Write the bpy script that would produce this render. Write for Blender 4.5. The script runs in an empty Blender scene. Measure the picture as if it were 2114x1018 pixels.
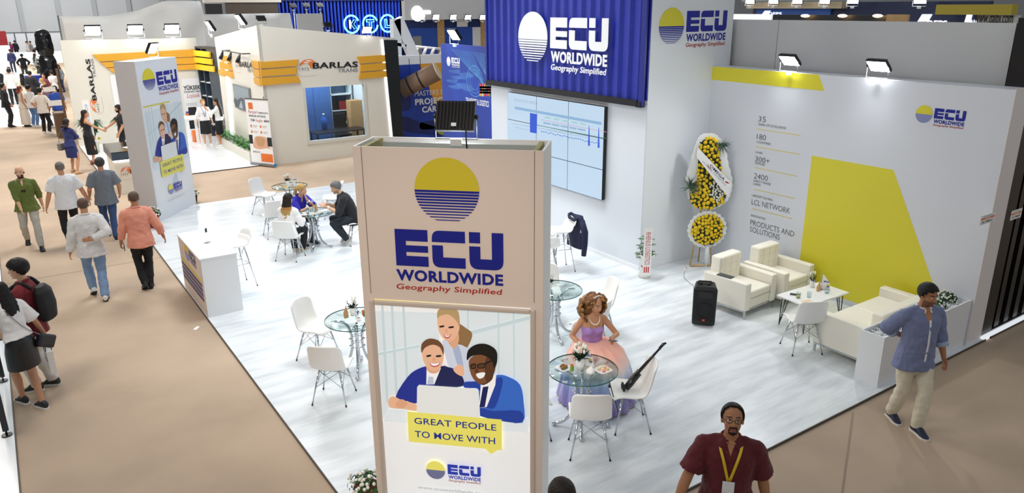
import bpy, bmesh, math, random
from math import sin, cos, pi, radians, sqrt, atan2, hypot
from mathutils import Vector, Matrix, noise

# ------------------------------------------------------------------ camera, sky, lamps, exposure
scn = bpy.context.scene
COL = scn.collection
F_PX, PITCH, ROLL, YAW, CAM_H = 1540.0, radians(17.9), radians(-0.4), radians(34.2), 4.7
IW, IH = 2114, 1018
cam_d = bpy.data.cameras.new('camera'); cam = bpy.data.objects.new('camera', cam_d); COL.objects.link(cam)
_fw = Vector((sin(YAW)*cos(PITCH), cos(YAW)*cos(PITCH), -sin(PITCH)))
_r0 = Vector((cos(YAW), -sin(YAW), 0)); _u0 = _r0.cross(_fw)
_rt = cos(ROLL)*_r0 + sin(ROLL)*_u0; _up = -sin(ROLL)*_r0 + cos(ROLL)*_u0
m = Matrix((_rt, _up, -_fw)).transposed().to_4x4(); m.translation = (0, 0, CAM_H)
cam.matrix_world = m
cam_d.sensor_width = 36; cam_d.lens = F_PX/IW*36; cam_d.clip_start = 0.1; cam_d.clip_end = 300
scn.camera = cam

w = bpy.data.worlds.new('hall_light'); scn.world = w; w.use_nodes = True
w.node_tree.nodes['Background'].inputs[0].default_value = (0.90, 0.95, 1.0, 1)
w.node_tree.nodes['Background'].inputs[1].default_value = 0.31

def lamp(name, kind, loc, target, energy, color=(1, 1, 1), size=1.0, spot=None, blend=0.6):
    d = bpy.data.lights.new(name, kind); o = bpy.data.objects.new(name, d); COL.objects.link(o)
    d.energy = energy; d.color = color
    if kind == 'AREA': d.shape = 'SQUARE'; d.size = size
    else: d.shadow_soft_size = size
    if spot: d.spot_size = radians(spot); d.spot_blend = blend
    o.location = loc
    o.rotation_euler = (Vector(target) - Vector(loc)).to_track_quat('-Z', 'Y').to_euler()
    return o
# unseen lamps: hall high bays, and fills added for the back wall and tower
lamp('unseen_hall_lamp', 'SPOT', (6.3, 11.6, 10.5), (6.3, 11.6, 0), 2700, (0.93, 0.97, 1.0), 1.6, 72, 0.9)
lamp('unseen_hall_lamp', 'AREA', (5.0, 20.0, 10.5), (5.0, 20.0, 0), 520, (0.97, 0.98, 1.0), 4.0)
lamp('unseen_hall_lamp', 'AREA', (-2.5, 9.0, 10.0), (0.5, 12.0, 0), 270, (1.0, 0.92, 0.84), 3.0)
lamp('unseen_hall_lamp', 'AREA', (-2.5, 24.0, 10.0), (0.0, 24.0, 0), 620, (1.0, 0.93, 0.85), 3.0)
lamp('unseen_hall_lamp', 'AREA', (0.0, 42.0, 10.0), (0.0, 42.0, 0), 1500, (1.0, 0.97, 0.93), 4.0)
lamp('unseen_hall_lamp', 'AREA', (6.0, 92.0, 13.0), (2.0, 112.0, 5), 3200, (0.96, 0.98, 1.0), 8.0)  # added lamp, aimed sideways to brighten the hall back wall
lamp('unseen_hall_lamp', 'AREA', (0.0, 70.0, 12.0), (0.0, 70.0, 0), 3600, (1.0, 0.98, 0.95), 6.0)
lamp('unseen_hall_lamp', 'AREA', (16.0, 36.0, 10.5), (16.0, 36.0, 0), 1000, (0.95, 0.97, 1.0), 4.0)
lamp('unseen_hall_lamp', 'SPOT', (-1.8, -0.5, 7.0), (2.7, 5.2, 2.3), 900, (1.0, 0.84, 0.72), 0.8, 30, 0.7)  # unseen warm spot, cone narrowed to brighten the tower front
vs = scn.view_settings
vs.view_transform = 'Standard'; vs.look = 'None'; vs.exposure = 0.36; vs.gamma = 1.0; vs.use_curve_mapping = False

# ------------------------------------------------------------------ where a sighting meets a surface of the place
CP = Vector((0, 0, CAM_H))
def sight(px, py): return _fw + (px - IW/2)/F_PX*_rt - (py - IH/2)/F_PX*_up
def G(px, py, z=0.0):
    d = sight(px, py); return CP + d*((z - CAM_H)/d.z)
def onX(px, py, x):
    d = sight(px, py); return CP + d*(x/d.x)
def onY(px, py, y):
    d = sight(px, py); return CP + d*(y/d.y)
class Face:
    """an upright surface: origin on the floor, local x to the viewer's right, z up, -y outwards"""
    def __init__(s, ox, oy, ang): s.o = Vector((ox, oy, 0)); s.a = ang; s.r = Vector((cos(ang), sin(ang), 0)); s.n = Vector((-sin(ang), cos(ang), 0))
    def uv(s, px, py):
        d = sight(px, py); t = (s.o - CP).dot(s.n)/d.dot(s.n); p = CP + d*t
        return ((p - s.o).dot(s.r), p.z)

# ------------------------------------------------------------------ materials
MATS = {}
def lin(c): return c/12.92 if c <= 0.04045 else ((c+0.055)/1.055)**2.4
def rgb(h):
    if isinstance(h, tuple): return tuple(h)+(1,) if len(h) == 3 else h
    h = h.lstrip('#'); return tuple(lin(int(h[i:i+2], 16)/255) for i in (0, 2, 4))+(1,)
def mat(name, col, rough=0.5, metal=0.0, var=0.0, scale=8.0, bump=0.0, bscale=60.0, emit=None, strength=0.0, spec=None, stretch=None, coat=0.0, sheen=0.0):
    if name in MATS: return MATS[name]
    m = bpy.data.materials.new(name); m.use_nodes = True; MATS[name] = m
    nt = m.node_tree; b = nt.nodes['Principled BSDF']
    c = rgb(col); b.inputs['Base Color'].default_value = c; b.inputs['Roughness'].default_value = rough; b.inputs['Metallic'].default_value = metal
    if spec is not None: b.inputs['Specular IOR Level'].default_value = spec
    if coat: b.inputs['Coat Weight'].default_value = coat
    if sheen: b.inputs['Sheen Weight'].default_value = sheen
    if var or bump:
        tc = nt.nodes.new('ShaderNodeTexCoord'); mp = nt.nodes.new('ShaderNodeMapping'); nt.links.new(tc.outputs['Object'], mp.inputs[0])
        if stretch: mp.inputs['Scale'].default_value = stretch
    if var:
        n = nt.nodes.new('ShaderNodeTexNoise'); n.inputs['Scale'].default_value = scale; n.inputs['Detail'].default_value = 5
        nt.links.new(mp.outputs[0], n.inputs['Vector'])
        r = nt.nodes.new('ShaderNodeValToRGB'); r.color_ramp.elements[0].position = 0.3; r.color_ramp.elements[1].position = 0.7
        r.color_ramp.elements[0].color = tuple(x*(1-var) for x in c[:3])+(1,); r.color_ramp.elements[1].color = tuple(min(1, x*(1+var)) for x in c[:3])+(1,)
        nt.links.new(n.outputs['Fac'], r.inputs[0]); nt.links.new(r.outputs[0], b.inputs['Base Color'])
    if bump:
        n2 = nt.nodes.new('ShaderNodeTexNoise'); n2.inputs['Scale'].default_value = bscale; n2.inputs['Detail'].default_value = 3
        nt.links.new(mp.outputs[0], n2.inputs['Vector'])
        bp = nt.nodes.new('ShaderNodeBump'); bp.inputs['Strength'].default_value = bump; bp.inputs['Distance'].default_value = 0.01
        nt.links.new(n2.outputs['Fac'], bp.inputs['Height']); nt.links.new(bp.outputs[0], b.inputs['Normal'])
    if emit:
        b.inputs['Emission Color'].default_value = rgb(emit); b.inputs['Emission Strength'].default_value = strength
    return m
def glass_mat(name, tint, gloss=0.12, facing=0.9):
    if name in MATS: return MATS[name]
    m = bpy.data.materials.new(name); m.use_nodes = True; MATS[name] = m; nt = m.node_tree; nt.nodes.clear()
    out = nt.nodes.new('ShaderNodeOutputMaterial'); mix = nt.nodes.new('ShaderNodeMixShader'); tr = nt.nodes.new('ShaderNodeBsdfTransparent'); gl = nt.nodes.new('ShaderNodeBsdfGlossy')
    lw = nt.nodes.new('ShaderNodeLayerWeight'); lw.inputs[0].default_value = 0.5; pw = nt.nodes.new('ShaderNodeMath'); pw.operation = 'POWER'; pw.inputs[1].default_value = 4.0; nt.links.new(lw.outputs['Facing'], pw.inputs[0]); fr = nt.nodes.new('ShaderNodeMath'); fr.operation = 'MULTIPLY_ADD'; fr.inputs[1].default_value = 0.5; fr.inputs[2].default_value = 0.03; nt.links.new(pw.outputs[0], fr.inputs[0])
    tr.inputs[0].default_value = rgb(tint); gl.inputs['Roughness'].default_value = 0.03
    nt.links.new(fr.outputs[0], mix.inputs[0]); nt.links.new(tr.outputs[0], mix.inputs[1]); nt.links.new(gl.outputs[0], mix.inputs[2]); nt.links.new(mix.outputs[0], out.inputs[0])
    return m

WHITE = mat('white_laminate', '#eef0f2', 0.35)
WALLW = mat('white_wall_panel', '#e4e8ec', 0.45, var=0.015, scale=1.2)
WALLC = mat('cream_wall_panel', '#e6e2d6', 0.5, var=0.015, scale=1.2)
BLUE = mat('logo_blue', '#0c1a94', 0.4); YEL = mat('logo_yellow', '#e3d836', 0.4); RED = mat('logo_red', '#b4221c', 0.4)
LAV = mat('logo_pale_blue', '#8d94c4', 0.4)
PWHITE = mat('print_white', '#f2f3f4', 0.4); INK = mat('print_black', '#16171a', 0.45); GREYINK = mat('print_grey', '#86898e', 0.45)
CHROME = mat('chrome', '#c9ccd0', 0.12, 1.0); STEEL = mat('brushed_steel', '#9b9da0', 0.35, 1.0)
BLACK = mat('black_plastic', '#0d0d0f', 0.4); RUBBER = mat('black_rubber', '#111111', 0.7)
LEATHER = mat('cream_leather', '#f0eadb', 0.38, bump=0.12, bscale=25.0)
SHELL = mat('white_leatherette', '#f1efea', 0.35, bump=0.05, bscale=90.0)
LEAF = mat('leaf_green', '#2f6b2a', 0.45, var=0.35, scale=14.0); DLEAF = mat('dark_leaf_green', '#17331a', 0.45, var=0.3, scale=14.0)
PETAL = mat('white_petal', '#f4f3e6', 0.5); YPET = mat('yellow_petal', '#f2cb10', 0.6, var=0.14, scale=60.0, bump=0.8, bscale=110.0)
PORC = mat('white_porcelain', '#f4f4f2', 0.2, coat=0.3); PAPER = mat('white_paper', '#f3f2ee', 0.6); KRAFT = mat('kraft_paper', '#c79a66', 0.7)
WOOD = mat('pale_wood', '#c9a36d', 0.5, var=0.2, scale=6.0, stretch=(1, 12, 1))
LAMPG = mat('lit_lamp_glass', '#ffffff', 0.3, emit='#f6faff', strength=40.0)
GLASS = glass_mat('tinted_table_glass', '#f0f8f7'); CLEAR = glass_mat('clear_glass', '#f0f6f6'); WINGL = glass_mat('window_glass', '#e4ecf2')
GLEDGE = mat('green_glass_edge', '#1f5a52', 0.1)
ORANGE = mat('logo_orange', '#e8772e', 0.45); AMBER = mat('amber_panel', '#e2a72c', 0.4)
NAVY = mat('dark_slate_panel', '#33404c', 0.4); DKNAVY = mat('black_navy_panel', '#10181d', 0.35)
def carpet(name, col, var):
    m = mat(name, col, 0.95, bump=0.25, bscale=220.0, var=var, scale=0.55)
    return m
CARPET = carpet('beige_carpet', '#b8a28b', 0.15)

# ------------------------------------------------------------------ mesh building
class MB:
    def __init__(s): s.v = []; s.f = []; s.mi = []; s.mats = []; s.cur = 0; s.sm = []; s.smooth = False
    def use(s, m):
        if m not in s.mats: s.mats.append(m)
        s.cur = s.mats.index(m); return s
    def add(s, vs, fs, smooth=None):
        o = len(s.v); s.v += [tuple(v) for v in vs]
        sm = s.smooth if smooth is None else smooth
        for f in fs: s.f.append(tuple(i+o for i in f)); s.mi.append(s.cur); s.sm.append(sm)
        return s
    def box(s, x0, x1, y0, y1, z0, z1, M=None):
        vs = [Vector((x, y, z)) for z in (z0, z1) for y in (y0, y1) for x in (x0, x1)]
        if M: vs = [M @ v for v in vs]
        return s.add(vs, [(0, 2, 3, 1), (4, 5, 7, 6), (0, 1, 5, 4), (2, 6, 7, 3), (0, 4, 6, 2), (1, 3, 7, 5)], False)
    def ring(s, rings, caps=True, closed=True, smooth=True):
        n = len(rings[0]); o = []
        vs = [p for r in rings for p in r]; fs = []
        for i in range(len(rings)-1):
            for j in range(n if closed else n-1):
                a = i*n+j; b = i*n+(j+1) % n; fs.append((a, b, b+n, a+n))
        s.add(vs, fs, smooth)
        if caps and closed:
            k = len(s.v)-len(vs)
            s.f.append(tuple(k+j for j in reversed(range(n)))); s.mi.append(s.cur); s.sm.append(False)
            s.f.append(tuple(k+(len(rings)-1)*n+j for j in range(n))); s.mi.append(s.cur); s.sm.append(False)
        return s
    def tube(s, pts, r, n=8, caps=True):
        pts = [Vector(p) for p in pts]; rs = r if isinstance(r, (list, tuple)) else [r]*len(pts)
        rings = []; ref = None
        for i, p in enumerate(pts):
            d = (pts[min(i+1, len(pts)-1)] - pts[max(i-1, 0)])
            if d.length < 1e-9: d = Vector((0, 0, 1))
            d.normalize()
            if ref is None: ref = Vector((0, 0, 1)) if abs(d.z) < 0.9 else Vector((1, 0, 0))
            a = (ref - d*ref.dot(d))
            if a.length < 1e-6: a = d.orthogonal()
            a.normalize(); b = d.cross(a); ref = a
            rings.append([p + (a*cos(2*pi*k/n) + b*sin(2*pi*k/n))*rs[i] for k in range(n)])
        return s.ring(rings, caps)
    def cyl(s, p0, p1, r0, r1=None, n=16): return s.tube([p0, p1], [r0, r0 if r1 is None else r1], n)
    def ell(s, c, r, M=None, nu=12, nv=8):
        c = Vector(c); r = (r, r, r) if not isinstance(r, (tuple, list)) else r
        rings = []
        for i in range(nv+1):
            t = pi*i/nv; t = min(max(t, 0.02), pi-0.02)
            q = [Vector((r[0]*sin(t)*cos(2*pi*j/nu), r[1]*sin(t)*sin(2*pi*j/nu), -r[2]*cos(t))) for j in range(nu)]
            rings.append([c + (M @ v if M else v) for v in q])
        return s.ring(rings)
    def lathe(s, prof, c=(0, 0, 0), n=24, caps=True):
        c = Vector(c)
        return s.ring([[c + Vector((r*cos(2*pi*j/n), r*sin(2*pi*j/n), z)) for j in range(n)] for r, z in prof], caps)
    def flat(s, pts, y=0.0, th=0.0):
        """polygon given as (x, z), counter-clockwise seen from -y; th > 0 gives it a thickness towards +y"""
        a = sum(pts[i][0]*pts[(i+1) % len(pts)][1]-pts[(i+1) % len(pts)][0]*pts[i][1] for i in range(len(pts)))
        if a < 0: pts = pts[::-1]
        n = len(pts)
        if not th: return s.add([(p[0], y, p[1]) for p in pts], [tuple(range(n))], False)
        vs = [(p[0], y, p[1]) for p in pts]+[(p[0], y+th, p[1]) for p in pts]
        return s.add(vs, [tuple(range(n)), tuple(range(2*n-1, n-1, -1))]+[(i, i+n, (i+1) % n+n, (i+1) % n) for i in range(n)], False)
    def rect(s, x0, x1, z0, z1, y=0.0, th=0.0): return s.flat([(x0, z0), (x1, z0), (x1, z1), (x0, z1)], y, th)
    def text(s, txt, x0, z0, w, h, y=0.0, bold=0.0, shear=0.0, skew=0.0, cap=True, vert=False):
        """flat lettering: base line from (x0, z0), total width w, letter height h"""
        vs, fs = text_mesh(txt, bold, shear)
        if not vs: return s
        xa = min(v[0] for v in vs); xb = max(v[0] for v in vs); H = text_cap(bold)
        k = w/max(xb-xa, 1e-6); kz = h/H
        if vert: q = [(x0 - v[1]*kz, y, z0 + (v[0]-xa)*k) for v in vs]
        else: q = [(x0 + (v[0]-xa)*k, y, z0 + v[1]*kz + skew*(v[0]-xa)*k) for v in vs]
        return s.add(q, fs, False)
    def xf(s, M, start=0):
        for i in range(start, len(s.v)): s.v[i] = tuple(M @ Vector(s.v[i]))
        return s
    def mesh(s, name):
        me = bpy.data.meshes.new(name); me.from_pydata(s.v, [], s.f)
        for m in s.mats: me.materials.append(m)
        me.polygons.foreach_set('material_index', s.mi); me.polygons.foreach_set('use_smooth', s.sm); me.update()
        return me
    def build(s, name, m=None, parent=None, bevel=0.0, seg=2, loc=None, rz=0.0, solid=0.0, sub=0, fix=False):
        if m is not None and not s.mats: s.mats.append(m)
        o = bpy.data.objects.new(name, s.mesh(name)); COL.objects.link(o)
        if fix:
            bm = bmesh.new(); bm.from_mesh(o.data); bmesh.ops.recalc_face_normals(bm, faces=bm.faces); bm.to_mesh(o.data); bm.free()
        if parent: o.parent = parent
        if loc: o.location = loc
        if rz: o.rotation_euler[2] = rz
        if solid:
            q = o.modifiers.new('thickness', 'SOLIDIFY'); q.thickness = solid; q.offset = 0
        if bevel:
            q = o.modifiers.new('soft_edge', 'BEVEL'); q.width = bevel; q.segments = seg; q.limit_method = 'ANGLE'; q.angle_limit = radians(40); q.harden_normals = False
        if sub:
            q = o.modifiers.new('round', 'SUBSURF'); q.levels = sub; q.render_levels = sub
        return o
_txt = {}
def text_mesh(txt, bold=0.0, shear=0.0):
    k = (txt, bold, shear)
    if k not in _txt:
        c = bpy.data.curves.new('lettering', 'FONT'); c.body = txt; c.size = 1; c.offset = bold; c.shear = shear; c.resolution_u = 3; c.fill_mode = 'FRONT'
        if bold: c.space_character = 1.0+bold*2
        o = bpy.data.objects.new('lettering', c); COL.objects.link(o)
        dg = bpy.context.evaluated_depsgraph_get(); me = bpy.data.meshes.new_from_object(o.evaluated_get(dg))
        vs = [tuple(v.co) for v in me.vertices]; fs = [tuple(p.vertices) for p in me.polygons]
        if fs:
            nz = me.polygons[0].normal.z
            if nz < 0: fs = [f[::-1] for f in fs]
        bpy.data.objects.remove(o); bpy.data.curves.remove(c); bpy.data.meshes.remove(me)
        _txt[k] = (vs, fs)
    return _txt[k]
_cap = {}
def text_cap(bold=0.0):
    if bold not in _cap:
        vs, _ = text_mesh('H', bold); _cap[bold] = max(v[1] for v in vs)
    return _cap[bold]
def tag(o, label=None, cat=None, group=None, kind=None):
    if label: o['label'] = label
    if cat: o['category'] = cat
    if group: o['group'] = group
    if kind: o['kind'] = kind
    return o
def thing(name, label, cat, loc=(0, 0, 0), rz=0.0, group=None):
    o = bpy.data.objects.new(name, None); COL.objects.link(o); o.empty_display_size = 0.2
    o.location = loc; o.rotation_euler = (0, 0, rz)
    return tag(o, label, cat, group)
def struct(o): o['kind'] = 'structure'; return o
def copy_tree(o, parent=None):
    c = o.copy(); COL.objects.link(c)
    if parent: c.parent = parent
    for ch in list(o.children): copy_tree(ch, c)
    return c
def smooth_closed(pts, k=4):
    n = len(pts); out = []
    for i in range(n):
        p0, p1, p2, p3 = (pts[(i+j-1) % n] for j in range(4))
        for t in range(k):
            u = t/k
            out.append(tuple(0.5*((2*b)+(-a+c)*u+(2*a-5*b+4*c-d)*u*u+(-a+3*b-3*c+d)*u**3) for a, b, c, d in zip(p0, p1, p2, p3)))
    return out
def smooth_open(pts, k=5):
    pts = [tuple(p) for p in pts]; P2 = [pts[0]]+pts+[pts[-1]]; out = []
    for i in range(1, len(P2)-2):
        p0, p1, p2, p3 = P2[i-1:i+3]
        for t in range(k):
            u = t/k
            out.append(tuple(0.5*((2*b)+(-a+c)*u+(2*a-5*b+4*c-d)*u*u+(-a+3*b-3*c+d)*u**3) for a, b, c, d in zip(p0, p1, p2, p3)))
    out.append(pts[-1]); return out
def rpoly(pts, radii, n=5):
    """polygon with some corners rounded"""
    out = []; N = len(pts)
    for i in range(N):
        r = radii.get(i, 0)
        p = Vector(pts[i]); 
        if not r: out.append(tuple(p)); continue
        a = (Vector(pts[i-1])-p).normalized(); b = (Vector(pts[(i+1) % N])-p).normalized()
        p0 = p+a*r; p1 = p+b*r
        for k in range(n+1):
            t = k/n; out.append(tuple((1-t)**2*p0+2*t*(1-t)*p+t*t*p1))
    return out

# ------------------------------------------------------------------ the sun-and-sea emblem with its lettering (flat film on panels)
def emblem(mb, cx, cz, rx, rz, y, top, low, lines=10, fill=None):
    N = 28
    if fill: mb.use(fill).flat([(cx+rx*cos(pi+pi*i/N), cz+rz*sin(pi+pi*i/N)) for i in range(N+1)], y)
    mb.use(top).flat([(cx+rx*cos(pi*i/N), cz+rz*sin(pi*i/N)) for i in range(N+1)], y)
    for k in range(lines):
        a = k/lines; th = (1/lines)*(0.78-0.5*k/lines)
        z0 = -a; z1 = max(-a-th, -0.997)
        f = lambda z: sqrt(max(0, 1-z*z))
        mb.use(low).flat([(cx-rx*f(z0), cz+rz*z0), (cx-rx*f(z1), cz+rz*z1), (cx+rx*f(z1), cz+rz*z1), (cx+rx*f(z0), cz+rz*z0)], y-0.0005)
def letters(mb, x, z, w, y, body, tagc, h=None, words=True, tagline=True):
    """E C U block, top left corner at (x, z), width w"""
    s = w/573; sz = (h/190 if h else s*1.02)
    def poly(pts, rad={}): mb.flat([(x+a*s, z-b*sz) for a, b in rpoly(pts, rad)], y)
    mb.use(body)
    poly([(0, 0), (176, 0), (176, 60), (0, 60)]); poly([(0, 60), (58, 60), (58, 137), (0, 137)])
    poly([(58, 82), (176, 82), (176, 117), (58, 117)]); poly([(0, 137), (176, 137), (176, 190), (0, 190)])
    poly([(198, 0), (374, 0), (374, 59), (198, 59)], {0: 42}); poly([(198, 75), (256, 75), (256, 136), (374, 136), (374, 190), (198, 190)], {5: 42})
    poly([(395, 0), (453, 0), (453, 56), (395, 56)]); poly([(395, 72), (453, 72), (453, 136), (513, 136), (513, 0), (573, 0), (573, 190), (395, 190)], {6: 48, 7: 48})
    if words: mb.text('WORLDWIDE', x+8*s, z-(190+84)*sz, 562*s, 66*sz, y, bold=0.035)
    if tagline and tagc: mb.use(tagc).text('Geography Simplified', x+10*s, z-(190+84+52)*sz, 556*s, 36*sz, y, bold=0.012, shear=0.12)
# ------------------------------------------------------------------ setting: floors and walls
AZ = -0.03                                    # the aisle carpet lies a little under the stand floors
def panel(name, F, mb, m=None, **k):
    o = mb.build(name, m, **k); o.location = F.o; o.rotation_euler[2] = F.a; return o
def corr(L, H, pitch, depth, m, flip=False):
    """corrugated steel sheet in face coordinates: x 0..L, z 0..H"""
    mb = MB().use(m); pr = []; x = 0
    while x < L:
        for dx, dy in ((0, 0), (0.34, 0), (0.5, depth), (0.84, depth)):
            if x+dx*pitch <= L: pr.append((x+dx*pitch, dy))
        x += pitch
    pr.append((L, pr[-1][1]))
    mb.ring([[(a, b, 0) for a, b in pr], [(a, b, H) for a, b in pr]], caps=False, closed=False, smooth=False)
    return mb
fl = struct(MB().use(CARPET).add([(-30, -8, AZ), (60, -8, AZ), (60, 114, AZ), (-30, 114, AZ)], [(0, 1, 2, 3)]).build('floor'))
# dull tape lines where carpet widths meet
tp = MB().use(mat('carpet_seam', '#9a8672', 0.9))
for y in (15.6, 21.2, 27.0): tp.add([(-0.5, y, AZ+0.002), (2.15, y, AZ+0.002), (2.15, y+0.02, AZ+0.002), (-0.5, y+0.02, AZ+0.002)], [(0, 1, 2, 3)])
tp.add([(4.1, 2.2, AZ+0.002), (7.9, 4.3, AZ+0.002), (7.91, 4.28, AZ+0.002), (4.11, 2.18, AZ+0.002)], [(0, 1, 2, 3)])
tp.build('carpet_seam', parent=fl)

def laminate(name):
    m = mat(name, '#dfe3e5', 0.28); nt = m.node_tree; b = nt.nodes['Principled BSDF']
    tc = nt.nodes.new('ShaderNodeTexCoord'); mp = nt.nodes.new('ShaderNodeMapping'); mp.inputs['Scale'].default_value = (0.55, 3.2, 1); mp.inputs['Rotation'].default_value = (0, 0, radians(8))
    n = nt.nodes.new('ShaderNodeTexNoise'); n.inputs['Scale'].default_value = 1.6; n.inputs['Detail'].default_value = 7; n.inputs['Roughness'].default_value = 0.6
    r = nt.nodes.new('ShaderNodeValToRGB'); r.color_ramp.elements[0].position = 0.32; r.color_ramp.elements[0].color = rgb('#c6cdd0'); r.color_ramp.elements[1].position = 0.58; r.color_ramp.elements[1].color = rgb('#e3e7e9')
    nt.links.new(tc.outputs['Object'], mp.inputs[0]); nt.links.new(mp.outputs[0], n.inputs['Vector']); nt.links.new(n.outputs['Fac'], r.inputs[0]); nt.links.new(r.outputs[0], b.inputs['Base Color'])
    return m
LAM = laminate('pale_grey_laminate'); EDGE = mat('floor_edge_strip', '#4a4038', 0.5)
def platform(x0, x1, y0, y1, m=LAM):
    s = struct(MB().use(m).box(x0, x1, y0, y1, AZ, 0.0).build('floor'))
    e = MB().use(EDGE)
    for a in ((x0-0.012, x0, y0-0.012, y1), (x0-0.012, x1, y0-0.012, y0), (x1, x1+0.012, y0, y1), (x0, x1, y1, y1+0.012)): e.box(*a, AZ, -0.002)
    e.build('edge_strip', parent=s); return s
platform(2.15, 11.35, 4.36, 19.5)
platform(2.15, 11.3, 23.45, 30.85, mat('white_stand_floor', '#eef1f3', 0.25))
platform(11.5, 19.0, 4.36, 9.4, mat('white_stand_floor', '#eef1f3', 0.25))
platform(-4.5, -0.53, 6.2, 17.5, mat('white_stand_floor', '#eef1f3', 0.25))

# --- wall with the yellow shapes (faces the camera's left)
FR = Face(10.88, 9.46, -pi/2)
LR = 9.46-4.42
wr = struct(panel('wall_right', FR, MB().use(mat('wall_grey_white', '#dfe2e8', 0.42)).box(0, LR, 0, 0.42, 0, 3.62)))
WALLPINK = mat('end_panel_white', '#e9e2df', 0.45)
MB().use(WALLPINK).box(LR, LR+0.012, 0, 0.42, 0, 3.635).build('end_panel', parent=wr)
def onF(F, pts): return [F.uv(*p) for p in pts]
ys = onF(FR, [(1472.5, 133), (1690.8, 150.1), (1701.8, 187.8), (1471.8, 164.8)]); zt = 3.62; 
q = MB().use(YEL).flat([(0, zt), (ys[1][0], zt), (ys[2][0], ys[2][1]), (0, ys[3][1])], -0.002, 0.002); q.build('yellow_band', parent=wr)
yb = onF(FR, [(1676.5, 321.5), (1844.6, 352.3), (1933, 606)])
q = MB().use(YEL).flat([(yb[0][0], 0.09), (yb[0][0], yb[0][1]), (yb[1][0], yb[0][1]), (yb[2][0]+(yb[2][0]-yb[1][0])/(yb[1][1]-yb[2][1])*(yb[2][1]-0.09), 0.09)], -0.002, 0.002); q.build('yellow_block', parent=wr)
MB().use(WHITE).box(0, 2.9, -0.012, 0, 0, 0.08).build('skirting', parent=wr)
def span(F, px0, py0, px1):
    u0, z0 = F.uv(px0, py0); a, b = py0-30, py0+60
    for _ in range(40):
        mid = (a+b)/2
        if F.uv(px1, mid)[1] > z0: a = mid
        else: b = mid
    return u0, z0, F.uv(px1, (a+b)/2)[0]-u0
tx = MB().use(mat('print_charcoal', '#3c3f45', 0.45))
rows = [('35', 1565.6, 250.5, 1580.5, 13), ('YEARS OF EXCELLENCE', 1564.7, 258.4, 1622.5, 5.4), ('180', 1562.3, 287, 1580.8, 12.6), ('COUNTRIES', 1561.9, 294.8, 1591, 5), ('OVER', 1560.2, 316.2, 1574.2, 4.8),
        ('300+', 1559, 333, 1588.2, 12.6), ('OFFICES', 1558.5, 338.4, 1579.2, 5), ('2400', 1556.5, 368, 1584.6, 12.6), ('DIRECT TRADE', 1555.7, 375, 1590.8, 5), ('LANES', 1555.2, 381.3, 1570.2, 5),
        ('LARGEST GLOBAL', 1552.8, 405, 1595.8, 5), ('LCL NETWORK', 1551.5, 421.5, 1630.3, 12.6), ('INNOVATIVE', 1550.4, 446.5, 1579.7, 5), ('PRODUCTS AND', 1549, 464, 1639, 12.6), ('SOLUTIONS', 1548, 478, 1609, 12.6)]
for t, a, b, c, h in rows:
    u, z, wd = span(FR, a, b, c); z1 = FR.uv(a, b-h*0.86)[1]
    tx.text(t, u, z, wd, z1-z, -0.003, bold=-0.008 if h > 8 else 0.0)
tx.build('wall_lettering', parent=wr)
ln = MB().use(mat('amber_rule', '#e9d06a', 0.5))
for a, b, c in ((1562.7, 266, 1653.4), (1560.5, 302.7, 1651), (1558, 346, 1646), (1556, 390.5, 1641), (1553.2, 430.5, 1635.7)):
    u, z, wd = span(FR, a, b, c); ln.rect(u, u+wd, z-0.006, z+0.006, -0.003)
ln.build('ruled_line', parent=wr)
def horiz_logo(F, parent, ptl, pw, ecl, ecr, ect, ecb, y=-0.004, body=BLUE, top=YEL, low=BLUE, tagc=RED, fill=None, hk=None, lines=10, th=0):
    """ptl: top-left of the letter block, pw: a point at its right end; ecl..ecb: left, right, top, bottom extremes of the emblem"""
    u, z = F.uv(*ptl); wd = F.uv(*pw)[0]-u
    mb = MB(); letters(mb, u, z, wd, y, body, tagc)
    l, r = F.uv(*ecl)[0], F.uv(*ecr)[0]; t, b = F.uv(*ect)[1], F.uv(*ecb)[1]
    emblem(mb, (l+r)/2, (t+b)/2, (r-l)/2, (t-b)/2, y, top, low, lines, fill)
    return mb.build('emblem', parent=parent, solid=th)
horiz_logo(FR, wr, (1931, 223), (1996, 229), (1890.5, 234), (1925, 238), (1908, 217), (1908, 254), fill=LAV, low=LAV)
SIGNW = mat('sign_white', '#f4f2ee', 0.5)
def stand_sign(name, label, F, x0, x1, z0, z1, code, y):
    o = thing(name, label, 'sign', F.o, F.a)
    MB().use(SIGNW).rect(x0, x1, z0, z1, y, 0.004).build('plate', parent=o)
    h = z1-z0; w_ = x1-x0
    q = MB().use(ORANGE).rect(x0+0.04*w_, x1-0.04*w_, z0+0.52*h, z0+0.70*h, y-0.001)
    q.use(GREYINK).rect(x0+0.2*w_, x0+0.8*w_, z0+0.80*h, z0+0.85*h, y-0.001).use(SIGNW).rect(x0+0.3*w_, x0+0.7*w_, z0+0.59*h, z0+0.63*h, y-0.002)
    q.use(INK).text(code, x0+0.12*w_, z0+0.14*h, 0.76*w_, 0.24*h, y-0.001, bold=0.02); q.build('print', parent=o)
    return o
FE = Face(10.88, 4.42, 0.0)                   # the end of that wall, facing the aisle
c = [FE.uv(*p) for p in ((2022, 446), (2050, 449), (2021, 465), (2049, 471))]
stand_sign('stand_number_sign', 'small white and orange card reading A198/C on the white wall end', FE, c[0][0], c[1][0], c[2][1], c[0][1], 'A198/C', -0.022)

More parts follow.
